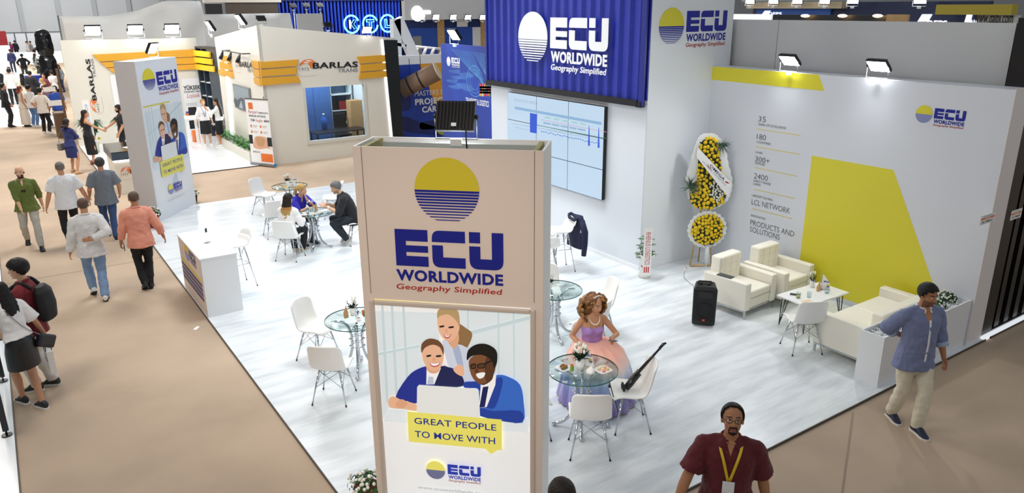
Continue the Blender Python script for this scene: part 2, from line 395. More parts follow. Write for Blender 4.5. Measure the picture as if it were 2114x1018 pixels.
# --- white column with the large emblem
FC = Face(9.28, 9.46, 0.0)
wc = struct(panel('column', FC, MB().use(mat('column_white', '#eceff2', 0.4)).box(0.01, 2.06, 0, 0.9, 0, 6.2)))
horiz_logo(FC, wc, (1418.7, 22.5), (1502, 22), (1360, 55), (1412, 53), (1388, 15.5), (1386, 92))
MB().use(WHITE).box(0, 1.6, -0.012, 0, 0, 0.07).build('skirting', parent=wc)

# --- screen wall under the container
FS = Face(9.28, 14.45, -pi/2); LS = 14.45-9.465
wsn = struct(panel('wall_screen', FS, MB().use(mat('wall_cool_white', '#dde2e8', 0.42)).box(0, LS, 0, 0.14, 0, 3.03)))
MB().use(WHITE).box(0, LS, -0.014, 0, 0, 0.08).build('skirting', parent=wsn)
BLU_PANEL = mat('deep_blue_print', '#1c3fa0', 0.45, var=0.35, scale=0.9)
FB = Face(9.28, 16.72, -pi/2)
wb = struct(panel('wall_blue', FB, MB().use(mat('blue_backing', '#1a2f86', 0.5)).box(0, 2.27, 0, 0.14, 0, 3.82)))
b_ = MB().use(BLU_PANEL).rect(0, 2.27, 0, 3.82, -0.002)
SKYB = mat('print_sky_blue', '#5fa4dc', 0.45, var=0.3, scale=5.0); PALEB = mat('print_mist_blue', '#3f6cba', 0.5, var=0.25, scale=3.0)
u, z = FB.uv(960, 175)
for k in range(26):                            # the sweep of fine streaks
    a = FB.uv(930+3.4*k, 100+0.5*k); e = FB.uv(990+1.2*k, 165+2.2*k) if k < 14 else FB.uv(1012, 150+1.6*k)
    b_.use(SKYB).flat([(a[0], a[1]), (a[0]+0.012, a[1]), (e[0]+0.012, e[1]), (e[0], e[1])], -0.003)
cc = FB.uv(980, 168)
for r0, r1 in ((0.36, 0.345), (0.28, 0.27), (0.2, 0.192)):
    N = 30
    for i in range(N):
        a0, a1 = 2*pi*i/N, 2*pi*(i+1)/N
        b_.flat([(cc[0]+r0*cos(a0), cc[1]+r0*sin(a0)), (cc[0]+r0*cos(a1), cc[1]+r0*sin(a1)), (cc[0]+r1*cos(a1), cc[1]+r1*sin(a1)), (cc[0]+r1*cos(a0), cc[1]+r1*sin(a0))], -0.0035)
random.seed(4)
b_.use(PALEB)
for k in range(14):
    x0 = 0.15+random.random()*0.9; z0 = cc[1]-0.25+random.random()*0.45
    b_.flat(smooth_closed([(x0, z0), (x0+0.25, z0+0.03), (x0+0.55, z0+0.05), (x0+0.5, z0-0.03), (x0+0.2, z0-0.04)], 3), -0.0025-0.00003*k)
boxc = ['#c9493c', '#e0a83a', '#5a8f58', '#b65a97', '#d8d2c2', '#4d79b8', '#e27b4a']
for i in range(6):                              # the stack of coloured containers
    for j in range(4):
        a = FB.uv(990+4.2*i, 171+5.4*j); 
        b_.use(mat('print_box_%d' % ((i*3+j*5) % 7), boxc[(i*3+j*5) % 7], 0.5)).rect(a[0], min(a[0]+0.105, 2.26), a[1]-0.12, a[1]-0.015, -0.004)
u, z, wd = span(FB, 962, 212, 1012); b_.use(PWHITE).text('TRANSPORT & LOGISTICS', u, z, 1.02, 0.13, -0.004, bold=0.02)
q = MB(); b_.build('printed_panel', parent=wb)
horiz_logo(FB, wb, (932, 118.5), (949, 119), (922.5, 128), (930.3, 128), (926, 117), (926, 136.5), body=PWHITE, top=PWHITE, low=PWHITE, tagc=PWHITE, fill=mat('print_pale_blue', '#b9c9e8', 0.5), lines=5)

# --- container front over the screen wall
CONT = mat('container_blue_steel', '#2534a2', 0.38, var=0.06, scale=3.0)
ct = thing('shipping_container', 'blue corrugated container side with big white emblem above the video wall', 'container', (9.21, 14.45, 3.12), -pi/2)
corr(LS, 2.3, 0.262, 0.05, CONT).build('corrugated_side', parent=ct)
MB().use(CONT).box(0, LS, 0.052, 0.5, 0, 2.3).build('body', parent=ct)
MB().use(mat('container_end_rail', '#1b2887', 0.4)).box(-0.06, 0.0, -0.03, 0.5, -0.09, 2.3).build('corner_post', parent=ct)
MB().use(mat('container_end_rail', '#1b2887', 0.4)).box(LS-0.12, LS, -0.035, 0.0, -0.09, 2.3).build('corner_post', parent=ct)
tag(MB().use(mat('black_rail', '#15161c', 0.4)).box(0.0, LS-0.14, -0.05, 0.3, -0.11, 0.0).build('bottom_rail', parent=ct), 'black rail along the bottom edge')
cast = MB().use(BLACK)
for x in (0.02, LS-0.1): cast.box(x-0.06, x+0.06, -0.045, 0.05, -0.12, -0.02)
cast.build('corner_casting', parent=ct)
FK = Face(9.14, 14.45, -pi/2)
u, z = FK.uv(1136.2, 36); wd = FK.uv(1256.6, 38)[0]-u
em = MB(); letters(em, u, z-3.12, wd, -0.065, PWHITE, PWHITE)
l, r = FK.uv(1070, 76)[0], FK.uv(1129.8, 76)[0]; t, b = FK.uv(1100, 24)[1], FK.uv(1100, 129.5)[1]
emblem(em, (l+r)/2, (t+b)/2-3.12, (r-l)/2, (t-b)/2, -0.065, PWHITE, PWHITE)
em.build('emblem', parent=ct, solid=0.012)

# --- video wall: nine displays
SCRL = mat('display_pale_blue', '#22262a', 0.15, emit='#c4dcf2', strength=0.72)
vw = thing('video_wall', 'large video wall of nine joined displays showing a pale blue chart', 'screen', FS.o, FS.a)
u0, z1 = FS.uv(1055, 189); u1, _ = FS.uv(1256, 219.6); z0 = FS.uv(1247.3, 411.4)[1]
u0 = max(u0, 0.78)
dw, dh = (u1-u0)/3, (z1-z0)/3
for i in range(3):
    for j in range(3):
        d_ = MB().use(BLACK).box(u0+i*dw, u0+(i+1)*dw, -0.09, -0.02, z0+j*dh, z0+(j+1)*dh).build('display', parent=vw)
        MB().use(SCRL).rect(u0+i*dw+0.006, u0+(i+1)*dw-0.006, z0+j*dh+0.006, z0+(j+1)*dh-0.006, -0.0915).build('lit_face', parent=d_)
MB().use(BLACK).box(u0+0.2, u1-0.2, -0.02, 0.0, z0+0.2, z1-0.2).build('wall_mount', parent=vw)
def em_(n, c, s=0.72): return mat(n, '#14161a', 0.3, emit=c, strength=s)
pc = MB(); Y_ = -0.093
FV = Face(9.28-0.093, 14.45, -pi/2)
def quad(pts, m, dy=0): pc.use(m).flat([FV.uv(*p) for p in pts], Y_-dy)
S = 3.917; c4 = lambda x, y: (1040+x/S, 170+y/S)
quad([c4(88, 195), c4(790, 322), c4(790, 345), c4(88, 216)], em_('chart_band', '#8fb6dc'))
quad([c4(212, 247), c4(270, 258), c4(267, 414), c4(212, 404)], em_('chart_blue', '#1f55d8'), 0.001)
for x in (690, 768): quad([c4(x-2, 350 if x < 700 else 365), c4(x+2, 350 if x < 700 else 365), c4(x+7, 515 if x < 700 else 531), c4(x-9, 512 if x < 700 else 527)], em_('chart_blue', '#1f55d8'), 0.001)
for k, (xa, ya, xb, yb2, cn, cc_) in enumerate(((300, 300, 830, 400, 'chart_pink', '#d9a9c4'), (270, 345, 826, 452, 'chart_green', '#3f8a6a'), (60, 330, 700, 440, 'chart_line', '#a4bedc'), (300, 372, 780, 470, 'chart_line', '#a4bedc'), (90, 360, 200, 385, 'chart_line', '#a4bedc'))):
    quad([c4(xa, ya), c4(xb, yb2), c4(xb, yb2+4), c4(xa, ya+4)], em_(cn, cc_))
random.seed(9)
for k in range(26):
    x = 300+18.5*k; y = 388+0.21*(x-300)+random.random()*10; quad([c4(x, y), c4(x+13, y+3), c4(x+13, y+11), c4(x, y+8)], em_('chart_blocks', '#5d8fd8'), 0.0005)
for k in range(5):
    x = 330+72*k; y = 275+0.18*(x-330); quad([c4(x, y), c4(x+48, y+9), c4(x+48, y+22), c4(x, y+13)], em_('chart_tint', '#a9d2cf'), 0.0005)
    x = 320+70*k; y = 320+0.18*(x-320); quad([c4(x, y), c4(x+60, y+11), c4(x+60, y+25), c4(x, y+14)], em_('chart_tint2', '#96b8d4'), 0.0005)
u, z = FV.uv(*c4(85, 150)); pc.use(em_('chart_title', '#9db4c8')).text('ASIA & SOUTH AMERICA', u, z, 0.86, 0.055, Y_-0.001)
pc.build('picture', parent=vw)
u, z = FS.uv(1056, 192)

# --- tall grey neighbour wall behind the yellow one
FN = Face(11.46, 9.9, -pi/2)
GREYW = mat('neighbour_grey_panel', '#c9cacb', 0.35, var=0.03, scale=0.7)
wn = struct(panel('wall_back', FN, MB().use(GREYW).box(0, 5.1, 0, 0.12, 0, 4.43)))
MB().use(mat('panel_joint', '#9a9c9e', 0.5)).box(1.33, 1.345, -0.003, 0, 3.4, 4.43).build('panel_joint', parent=wn)
MB().use(mat('black_corner_post', '#1b1c1e', 0.4)).box(-0.06, 0.1, -0.06, 0.0, 0, 4.43).build('corner_post', parent=wn)

# --- black slatted front of that stand
SLAT = mat('black_slat_panel', '#141112', 0.3)
FL2 = Face(11.3, 4.42, 0.0)
ws = struct(panel('wall_slatted', FL2, MB().use(SLAT).box(0.0, 0.34, 0, 0.3, 0.05, 4.5)))
for k in range(14):
    x = 0.46+0.30*k
    MB().use(SLAT).box(x, x+0.14, 0.02, 0.32, 0.05, 4.5).build('slat', parent=ws)
MB().use(mat('black_lattice_back', '#0a0a0b', 0.5)).box(0.3, 4.6, 0.36, 0.42, 0.25, 4.5).build('backing', parent=ws)
MB().use(mat('lit_floor_strip', '#f4f8fb', 0.3, emit='#f4f8fb', strength=0.5)).box(0.0, 4.6, -0.06, 0.0, AZ, 0.02).build('floor_strip', parent=ws)
MB().use(STEEL).box(0.0, 4.6, 0.0, 0.06, 0.0, 0.04).build('floor_channel', parent=ws)
c = [FL2.uv(*p) for p in ((2088, 436), (2113, 438), (2086, 455))]
stand_sign('stand_number_sign', 'small white and orange card reading A198/B on the black slats', FL2, c[0][0], c[0][0]+0.33, c[2][1], c[0][1], 'A198/B', -0.006)
# ------------------------------------------------------------------ poster artwork: three people at a laptop (flat printed shapes)
SC = 1169/480
def art(F, parent, u0, u1, z0, z1, y=-0.004, lit=0.0):
    """traced once in the big poster's own plane, kept in poster fractions so the same print can be hung anywhere"""
    FT = TOWER
    A, B, C_, D = [FT.uv(700+x/SC, 600+yy/SC) for x, yy in ((155, 40), (973, 92), (972, 1016), (214, 1016))]
    def fr(x, yy):
        u, z = FT.uv(700+x/SC, 600+yy/SC)
        return (u0+(u-A[0])/(B[0]-A[0])*(u1-u0), z1-(A[1]-z)/(A[1]-C_[1])*(z1-z0))
    mb = MB(); st = [0]
    def P(pts, m, sm=3):
        st[0] += 1; q = [fr(*p) for p in pts]
        if sm: q = smooth_closed(q, sm)
        q = [(min(max(a, u0), u1), min(max(b, z0), z1)) for a, b in q]
        mb.use(m).flat(q, y-0.0004*st[0])
    pm = lambda n, c: mat('lightbox_'+n, c, 0.42, emit=c, strength=lit) if lit else mat('print_'+n, c, 0.42)  # with lit set, a glow is added to the poster colours to lift its whites
    mb.use(pm('poster_white', '#eff1f2')).rect(u0, u1, z0, z1, y)
    PW_, IK_, YL_ = pm('white', '#f2f3f4'), pm('black', '#16171a'), pm('yellow', '#e0d42e')
    pale = pm('pale_window', '#dbe6ea'); pale2 = pm('pale_mullion', '#c6d8dc')
    P([(162, 100), (500, 110), (480, 620), (200, 640)], pale, 0); P([(560, 90), (972, 120), (965, 690), (600, 660)], pale, 0)
    for x in (190, 240, 300): P([(x, 70), (x+14, 70), (x+40, 560), (x+26, 560)], pale2, 0)
    for x in (640, 800, 880): P([(x, 90), (x+10, 90), (x+14, 640), (x+4, 640)], pale2, 0)
    P([(600, 215), (970, 125), (970, 145), (600, 235)], pale2, 0); P([(165, 310), (390, 270), (390, 282), (165, 322)], pale2, 0)
    P([(230, 590), (960, 640), (960, 715), (200, 655)], pm('table', '#e3ecf0'), 0)
    P([(155, 40), (705, 75), (705, 86), (155, 52)], YL_, 0)
    skin = pm('skin', '#e6b594'); skin2 = pm('skin_warm', '#dba684'); skin3 = pm('skin_dark', '#54341f'); skin4 = pm('skin_dark_lit', '#7a4e30'); smile = PW_; lip = pm('lip', '#b8504c')
    # woman standing behind
    hair = pm('hair_fair', '#8d6d45'); hair2 = pm('hair_lit', '#b4996c')
    P([(590, 165), (640, 190), (668, 215), (655, 262), (625, 300), (585, 290), (575, 235)], hair)
    P([(512, 245), (560, 262), (640, 285), (690, 380), (690, 455), (600, 455), (545, 380), (520, 300)], pm('shirt_pale', '#ccd5e4'))
    P([(560, 255), (600, 280), (625, 400), (600, 400)], pm('shirt_fold', '#a7b4cf'))
    P([(540, 220), (590, 205), (598, 250), (575, 290), (545, 262)], skin2)
    P([(490, 130), (540, 110), (597, 140), (600, 195), (578, 238), (540, 254), (505, 225), (488, 180)], skin)
    P([(486, 140), (490, 95), (540, 76), (590, 95), (602, 135), (602, 180), (585, 150), (545, 118), (500, 125)], hair2)
    P([(497, 176), (520, 172), (520, 180), (500, 183)], IK_); P([(545, 180), (570, 176), (570, 184), (548, 187)], IK_)
    P([(520, 218), (540, 224), (560, 216), (545, 236), (527, 234)], lip); P([(524, 220), (540, 225), (556, 219), (543, 230), (530, 229)], smile)
    P([(528, 190), (536, 190), (540, 206), (526, 207)], skin2)
    # seated man on the poster's left side
    suit = pm('suit_blue', '#1f2f8f'); suitd = pm('suit_dark', '#1b2152')
    P([(268, 530), (330, 430), (385, 390), (450, 375), (560, 385), (612, 420), (616, 478), (500, 478), (385, 560), (330, 552)], suit)
    P([(500, 378), (575, 395), (616, 430), (616, 478), (470, 478)], suitd)
    P([(430, 385), (505, 385), (470, 468), (428, 468)], PW_, 0); P([(440, 428), (465, 430), (468, 468), (432, 468)], pm('tie_pale', '#b9c6d8'), 0)
    P([(434, 360), (500, 365), (492, 405), (455, 412), (430, 390)], skin2)
    P([(408, 300), (440, 270), (500, 275), (520, 320), (512, 365), (490, 395), (455, 398), (425, 370), (410, 340)], skin)
    P([(404, 310), (404, 265), (440, 238), (490, 246), (518, 280), (518, 320), (500, 282), (460, 268), (420, 285)], pm('hair_brown', '#6b4a2f'))
    P([(430, 322), (452, 318), (452, 326), (432, 330)], IK_); P([(480, 322), (505, 320), (505, 328), (482, 330)], IK_)
    P([(448, 358), (475, 360), (500, 354), (492, 374), (470, 380), (452, 372)], lip); P([(450, 359), (475, 362), (498, 356), (488, 370), (470, 374), (455, 368)], smile)
    P([(464, 330), (472, 330), (478, 348), (460, 348)], skin2)
    P([(230, 545), (255, 525), (300, 545), (360, 560), (385, 575), (383, 600), (310, 590), (240, 582)], skin); P([(268, 560), (300, 540), (330, 560), (310, 585), (275, 580)], skin2)
    # hand of the woman
    P([(570, 390), (600, 368), (625, 385), (622, 425), (590, 415)], skin)
    # seated man on the other side
    suit2 = pm('suit_lit', '#3468c4'); suit2d = pm('suit_mid', '#1f3f9c')
    P([(628, 455), (700, 450), (800, 420), (860, 430), (920, 470), (938, 560), (932, 660), (800, 640), (712, 610), (700, 490)], suit2)
    P([(780, 450), (830, 440), (800, 560), (770, 590), (720, 560)], suit2d); P([(628, 458), (700, 455), (712, 500), (690, 486), (630, 484)], suit2d)
    P([(715, 460), (795, 415), (790, 470), (745, 580), (705, 585)], PW_, 0); P([(725, 480), (755, 476), (735, 580), (706, 584)], pm('tie_navy', '#141d55'), 0)
    P([(705, 585), (780, 600), (920, 600), (930, 655), (850, 655), (710, 625)], suit2d)
    P([(690, 430), (770, 400), (775, 440), (730, 470), (700, 455)], skin3)
    P([(652, 350), (690, 318), (755, 325), (790, 370), (775, 420), (740, 458), (700, 460), (665, 420)], skin4)
    P([(745, 330), (790, 360), (780, 420), (745, 455), (735, 400)], skin3)
    P([(642, 345), (648, 295), (690, 266), (745, 264), (795, 295), (800, 350), (785, 385), (770, 345), (720, 318), (665, 325)], pm('hair_black', '#15100e'))
    P([(662, 366), (688, 362), (688, 386), (664, 388)], IK_); P([(668, 370), (684, 367), (684, 382), (669, 384)], skin3); P([(698, 364), (735, 360), (736, 382), (700, 386)], IK_); P([(703, 368), (731, 364), (731, 379), (704, 382)], skin3)
    P([(735, 358), (775, 342), (776, 349), (735, 368)], IK_, 0)
    P([(690, 415), (715, 406), (738, 408), (728, 430), (705, 436)], smile); P([(686, 390), (698, 388), (704, 404), (684, 406)], skin3)
    # laptop lid
    P([(392, 466), (690, 486), (704, 498), (712, 640), (380, 618), (382, 478)], pm('laptop_lid', '#e4e8e6'), 0)
    # speech bubble, emblem and address
    bub = pm('bubble_yellow', '#e9e169')
    P([(331, 600), (824, 642), (824, 795), (338, 750)], bub, 0); P([(735, 785), (805, 793), (768, 814)], bub, 0)
    def line(t, xa, ya, xb, yb, h, m, bold=0.01):
        a = fr(xa, ya); b = fr(xb, yb); c = fr(xa, ya-h); mb.use(m).text(t, a[0], a[1], b[0]-a[0], c[1]-a[1], y-0.0004*st[0]-0.0006, bold=bold)
    DB = pm('slogan_blue', '#17308c')
    line('GREAT PEOPLE', 368, 660, 796, 696, 30, DB); line('TO MOVE WITH', 371, 727, 790, 762, 31, DB)
    a = fr(540, 864); b = fr(714, 880); c = fr(540, 915)
    letters(mb, a[0], a[1], b[0]-a[0], y-0.0004*st[0]-0.0006, pm('logo_mid_blue', '#1f35a8'), RED)
    e0, e1 = fr(429, 892), fr(528, 897); t0, t1 = fr(478, 849), fr(478, 938)
    emblem(mb, (e0[0]+e1[0])/2, (t0[1]+t1[1])/2, (e1[0]-e0[0])/2, (t0[1]-t1[1])/2, y-0.0004*st[0]-0.0006, pm('bubble_yellow', '#e9e169'), LAV, 8, LAV)
    line('www.ecuworldwide.com', 385, 985, 745, 1013, 16, pm('address_grey', '#b5b9bd'), 0.0)
    return mb.build('poster', parent=parent)

# ------------------------------------------------------------------ floodlight on a bracket
def floodlight(loc, rz, tilt, label, s=1.0, lit=True, group=None, energy=0, color=(0.95, 0.98, 1), back=False):
    t = thing('floodlight', label, 'floodlight', loc, rz, group)
    h = 0.21*s
    M = Matrix.Translation((0, 0, 0.19*s)) @ Matrix.Rotation(tilt, 4, 'X')
    bd = MB().use(BLACK)
    bd.box(-0.17*s, 0.17*s, -0.012*s, 0.035*s, -0.13*s, 0.13*s, M)
    for k in range(11): x = (-0.15+0.03*k)*s; bd.box(x-0.004*s, x+0.004*s, 0.035*s, 0.06*s, -0.12*s, 0.12*s, M)
    b_ = bd.build('housing', parent=t)
    MB().use(LAMPG if lit else mat('unlit_lamp_glass', '#cfd4d6', 0.2)).box(-0.155*s, 0.155*s, -0.016*s, -0.012*s, -0.115*s, 0.115*s, M).build('lamp_glass', parent=b_)
    if back: MB().use(PWHITE).box(-0.022*s, 0.022*s, 0.061*s, 0.062*s, -0.10*s, -0.07*s, M).build('maker_mark', parent=b_)
    br = MB().use(STEEL); w_ = 0.185*s
    br.tube([(-w_, 0, 0.19*s), (-w_, 0, 0.0), (w_, 0, 0.0), (w_, 0, 0.19*s)], 0.008*s, 6)
    br.build('bracket', parent=t)
    for x in (-w_, w_): MB().use(BLACK).cyl((x-0.012*s, 0, 0.19*s), (x+0.012*s, 0, 0.19*s), 0.018*s, n=8).build('tilt_knob', parent=t)
    MB().use(mat('clamp_white', '#dfe2e0', 0.5)).box(-0.05*s, 0.05*s, -0.01, 0.03, -0.06*s, 0.0).build('clamp', parent=t)
    if energy:
        q = Matrix.Rotation(rz, 4, 'Z') @ M; c = Vector(loc) + (Matrix.Rotation(rz, 4, 'Z') @ (M @ Vector((0, -0.06*s, 0))))
        d = (Matrix.Rotation(rz, 4, 'Z') @ M).to_3x3() @ Vector((0, -1, 0))
        lamp('floodlight_beam', 'SPOT', c, c+d, energy, color, 0.08, 130, 0.8)
    return t

# ------------------------------------------------------------------ the two advertising towers
TOWER = Face(2.9345, 5.26, radians(-44.12))
WARMW = mat('tower_front_warm_tint', '#e6d6c8', 0.5); TSIDE = mat('tower_side_panel', '#f1f2f2', 0.5); PLY = mat('plywood_edge', '#a39d6f', 0.7, var=0.2, scale=20.0); TIN = mat('tower_inside', '#a9b3b0', 0.6)  # white tower: warmth of the aisle light is tinted into the front colour
def tower_shell(name, label, F, W2, D, H, front, side, ply=True):
    t = thing(name, label, 'advertising tower', F.o, F.a)
    w = 0.02
    MB().use(front).box(-W2, W2, 0, w, AZ, H).build('front_panel', parent=t)
    for s in (-1, 1): MB().use(side).box(s*W2-(w if s > 0 else 0), s*W2+(0 if s > 0 else w), w, D, AZ, H).build('side_panel', parent=t)
    MB().use(side).box(-W2+w, W2-w, D-w, D, AZ, H).build('back_panel', parent=t)
    return t
t1 = tower_shell('advertising_tower', 'tall white tower with sun emblem over a framed poster, nearest in the stand corner', TOWER, 0.80, 0.50, 3.6, WARMW, TSIDE)
for s in (-1, 1):
    MB().use(PLY).box(s*0.72-0.02, s*0.72+0.02, 0.02, 0.48, 3.38, 3.592).build('plywood_brace', parent=t1)
    MB().use(mat('panel_joint_brown', '#8d7d6f', 0.6)).box(s*0.725-0.003, s*0.725+0.003, -0.002, 0, 2.3, 3.6).build('panel_joint', parent=t1)
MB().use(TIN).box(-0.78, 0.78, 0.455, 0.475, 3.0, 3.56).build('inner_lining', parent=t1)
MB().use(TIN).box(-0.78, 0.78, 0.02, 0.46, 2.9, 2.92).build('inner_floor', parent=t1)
# big stacked emblem
PQ = lambda x, y: TOWER.uv(700+x/2.546, 260+y/2.546)
em = MB(); l, r = PQ(397, 337)[0], PQ(737, 337)[0]; tt, bb = PQ(567, 166)[1], PQ(567, 508)[1]
emblem(em, (l+r)/2, (tt+bb)/2, (r-l)/2, (tt-bb)/2, -0.003, mat('film_yellow', '#d8c62c', 0.45), mat('film_blue', '#101c8c', 0.4), 11)
a, b, c = PQ(291, 540), PQ(863, 566), PQ(300, 732)
letters(em, a[0], a[1], b[0]-a[0], -0.003, mat('film_blue', '#101c8c', 0.4), None, h=a[1]-c[1], words=False)
a, b, c = PQ(303, 807), PQ(863, 838), PQ(303, 752); em.use(mat('film_blue', '#101c8c', 0.4)).text('WORLDWIDE', a[0], a[1], b[0]-a[0], c[1]-a[1], -0.003, bold=0.04)
a, b, c = PQ(303, 855), PQ(858, 888), PQ(303, 828); em.use(RED).text('Geography Simplified', a[0], a[1], b[0]-a[0], c[1]-a[1], -0.003, bold=0.012, shear=0.1)
em.build('emblem', parent=t1)
# framed poster
A, B = TOWER.uv(763, 617), TOWER.uv(1106, 630)
fx0, fx1, fz1, fz0 = A[0], B[0], A[1], 0.10
FRM = mat('frame_beige', '#cdbfb2', 0.4)
fr_ = MB().use(FRM); fw_ = 0.045
for q in ((fx0, fx0+fw_, fz0, fz1), (fx1-fw_, fx1, fz0, fz1), (fx0+fw_, fx1-fw_, fz1-fw_, fz1), (fx0+fw_, fx1-fw_, fz0, fz0+fw_)): fr_.rect(*q, -0.03, 0.03)
fr_.build('poster_frame', parent=t1, bevel=0.012)
pA, pC = TOWER.uv(700+155/SC, 600+40/SC), TOWER.uv(700+972/SC, 600+1016/SC)
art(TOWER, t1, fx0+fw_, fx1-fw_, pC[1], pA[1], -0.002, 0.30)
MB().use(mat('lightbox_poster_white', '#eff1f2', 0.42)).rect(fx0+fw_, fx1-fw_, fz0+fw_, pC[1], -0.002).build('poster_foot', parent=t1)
o_ = Matrix.Translation(TOWER.o) @ Matrix.Rotation(TOWER.a, 4, 'Z')
p = o_ @ Vector((-0.03, 0.48, 3.6))
fl1 = floodlight(p, TOWER.a+pi, 0.42, 'black floodlight with grey bracket seen from behind on the nearest tower top', 1.0, True, energy=32, back=True)
cb = MB().use(BLACK).tube(smooth_open([o_ @ Vector(v) for v in ((0.07, 0.42, 3.70), (0.075, 0.40, 3.6), (0.08, 0.42, 3.48), (0.12, 0.43, 3.45))]), 0.007, 6)
tag(cb.build('power_cable'), 'black cable hanging from the floodlight into the open tower', 'cable')

KIOSK = Face(0, 0, radians(50))
kc = Vector((2.60, 18.27, 0)); KIOSK.o = kc + KIOSK.r*0.84
WHP = mat('glossy_white_print', '#e9eef3', 0.3)
t2 = tower_shell('advertising_tower', 'white tower with printed team poster standing at the far stand corner by the aisle', KIOSK, 0.84, 0.5, 3.6, WHP, mat('tower_side_grey', '#d9d3d0', 0.5))
MB().use(TSIDE).box(-0.83, 0.83, 0.01, 0.49, 3.57, 3.59).build('top_panel', parent=t2)
horiz_logo(KIOSK, t2, (321, 149), (362.5, 138.5), (294, 165), (320, 163), (307, 141), (311, 187), y=-0.003, tagc=RED)
KS = 2.546; kq = lambda x, y: KIOSK.uv(200+x/KS, 80+y/KS)
ka, kb = kq(252, 350), kq(505, 935)
zt2, zb2 = kq(300, 345)[1], kq(400, 800)[1]
art(KIOSK, t2, -0.80, 0.80, zb2-0.12, zt2, -0.002)
MB().use(mat('print_marble', '#cdd6e0', 0.35, var=0.10, scale=3.0)).flat(smooth_closed([(-0.1, 0.75), (0.12, 0.95), (0.18, 0.7), (0.05, 0.5)], 3), -0.003).build('printed_mark', parent=t2)
floodlight(KIOSK.o + KIOSK.r*0.1 + KIOSK.n*0.1 + Vector((0, 0, 3.64)), KIOSK.a, 0.5, 'bright floodlight on top of the far advertising tower', 1.0, True, energy=20)
# lamps on the grey-white wall
for q, lb in (((1632, 128), 'bright floodlight clamped above the yellow band'), ((1815, 142), 'bright floodlight clamped on the plain wall top')):
    pt = onX(q[0], q[1], 10.86)
    floodlight((10.83, pt.y, 3.64), -pi/2, 0.85, lb, 0.92, True, energy=70)
pt = onX(940, 92, 9.25); floodlight((9.22, pt.y, 3.84), -pi/2, 0.6, 'glaring floodlight on top of the blue printed panel', 1.1, True, energy=22)
# ------------------------------------------------------------------ shell chairs and bar stools
def shell_mesh(zs=0.45, back=0.39, wseat=0.46, wtop=0.42, name='shell'):
    prof = smooth_open([(0.225, zs-0.035), (0.205, zs-0.005), (0.12, zs+0.008), (0.0, zs-0.008), (-0.11, zs-0.002), (-0.175, zs+0.04), (-0.212, zs+0.12), (-0.235, zs+back*0.55), (-0.262, zs+back*0.85), (-0.285, zs+back)], 3)
    n = len(prof); NU = 14; rings = []
    for i, (y, z) in enumerate(prof):
        t = i/(n-1); wd = wseat + (wtop-wseat)*max(0, (t-0.45)/0.55)
        e = min(t, 1-t)*n/4.0
        wd *= (1-(1-min(1, e))**2.2*0.24)
        row = []
        for j in range(NU+1):
            u = -1+2*j/NU; x = u*wd/2
            up = 0.035*abs(u)**3*(1 if t < 0.42 else max(0, 1-(t-0.42)*3))
            fw = 0.05*abs(u)**2.6*max(0, min(1, (t-0.3)*3))
            drop = -0.02*abs(u)**4*(1-min(1, e))
            row.append((x, y+fw-(0.02 if t < 0.1 else 0)*abs(u)**3, z+up+drop))
        rings.append(row)
    return MB().ring(rings, caps=False, closed=False, smooth=True)
def make_chair(label, group):
    t = thing('shell_chair', label, 'chair', group=group)
    shell_mesh().build('seat_shell', SHELL, t, solid=0.026, sub=1)
    for sx in (-1, 1):
        for y0, y1 in ((0.12, 0.20), (-0.10, -0.21)):
            lg = MB().use(CHROME).tube([(sx*0.13, y0, 0.43), (sx*0.215, y1, 0.012)], [0.014, 0.008], 10).build('leg', parent=t)
            MB().use(RUBBER).cyl((sx*0.213, y1*0.995, 0.016), (sx*0.217, y1, 0.0), 0.011, n=8).build('foot_cap', parent=lg)
    br = MB().use(STEEL)
    f = lambda sx, y0, y1, k: (sx*(0.13+0.085*k), y0+(y1-y0)*k, 0.43-0.418*k)
    L = [f(-1, .12, .20, .5), f(1, .12, .20, .5), f(1, -.10, -.21, .5), f(-1, -.10, -.21, .5)]; T = [(-0.13, .12, .425), (0.13, .12, .425), (0.13, -.10, .425), (-0.13, -.10, .425)]
    for i in range(4):
        br.tube([L[i], T[(i+1) % 4]], 0.0035, 5).tube([L[(i+1) % 4], T[i]], 0.0035, 5)
    br.tube([(-0.13, .12, .428), (0.13, .12, .428), (0.13, -.10, .428), (-0.13, -.10, .428), (-0.13, .12, .428)], 0.007, 6)
    br.build('wire_brace', parent=t)
    return t
CHAIR0 = make_chair('x', 'white shell chairs on the stand'); _cu = [False]
def chair(x, y, look, label, z=0.0):
    """look: degrees, world direction the sitter faces"""
    o = CHAIR0 if not _cu[0] else copy_tree(CHAIR0); _cu[0] = True
    o.location = (x, y, z); o.rotation_euler[2] = radians(look-90); o['label'] = label; return o
def chair_px(px, py, look, label, dz=0.0): p = G(px, py, dz); return chair(p.x, p.y, look, label)
def toward(a, b): return math.degrees(atan2(b[1]-a[1], b[0]-a[0]))
TB, TC, TL, TF, TG = (4.97, 5.90), (6.23, 8.07), (3.42, 8.75), (4.87, 14.33), (5.25, 16.9)
def chair_at(x, y, tbl, label, off=0): return chair(x, y, toward((x, y), tbl)+off, label)
chair(4.73, 5.47, 54, 'white shell chair at the tulip table, its back towards the gangway corner')
chair_at(5.45, 5.60, TB, 'white shell chair holding the black electric violin')
chair_at(4.38, 6.12, TB, 'white shell chair half hidden by the nearest tower beside the tulip table')
CW = chair_at(5.66, 6.55, TB, 'white shell chair under the woman in the tulle skirt', 0)
chair_at(6.52, 8.66, TC, 'white shell chair with its broad front towards the table behind the curly haired woman', -6)
chair_at(6.86, 7.82, TC, 'white shell chair seen edge-on behind the curly haired woman')
chair_at(6.30, 7.35, TC, 'white shell chair pushed in between the empty round table and the curly haired woman', 10)
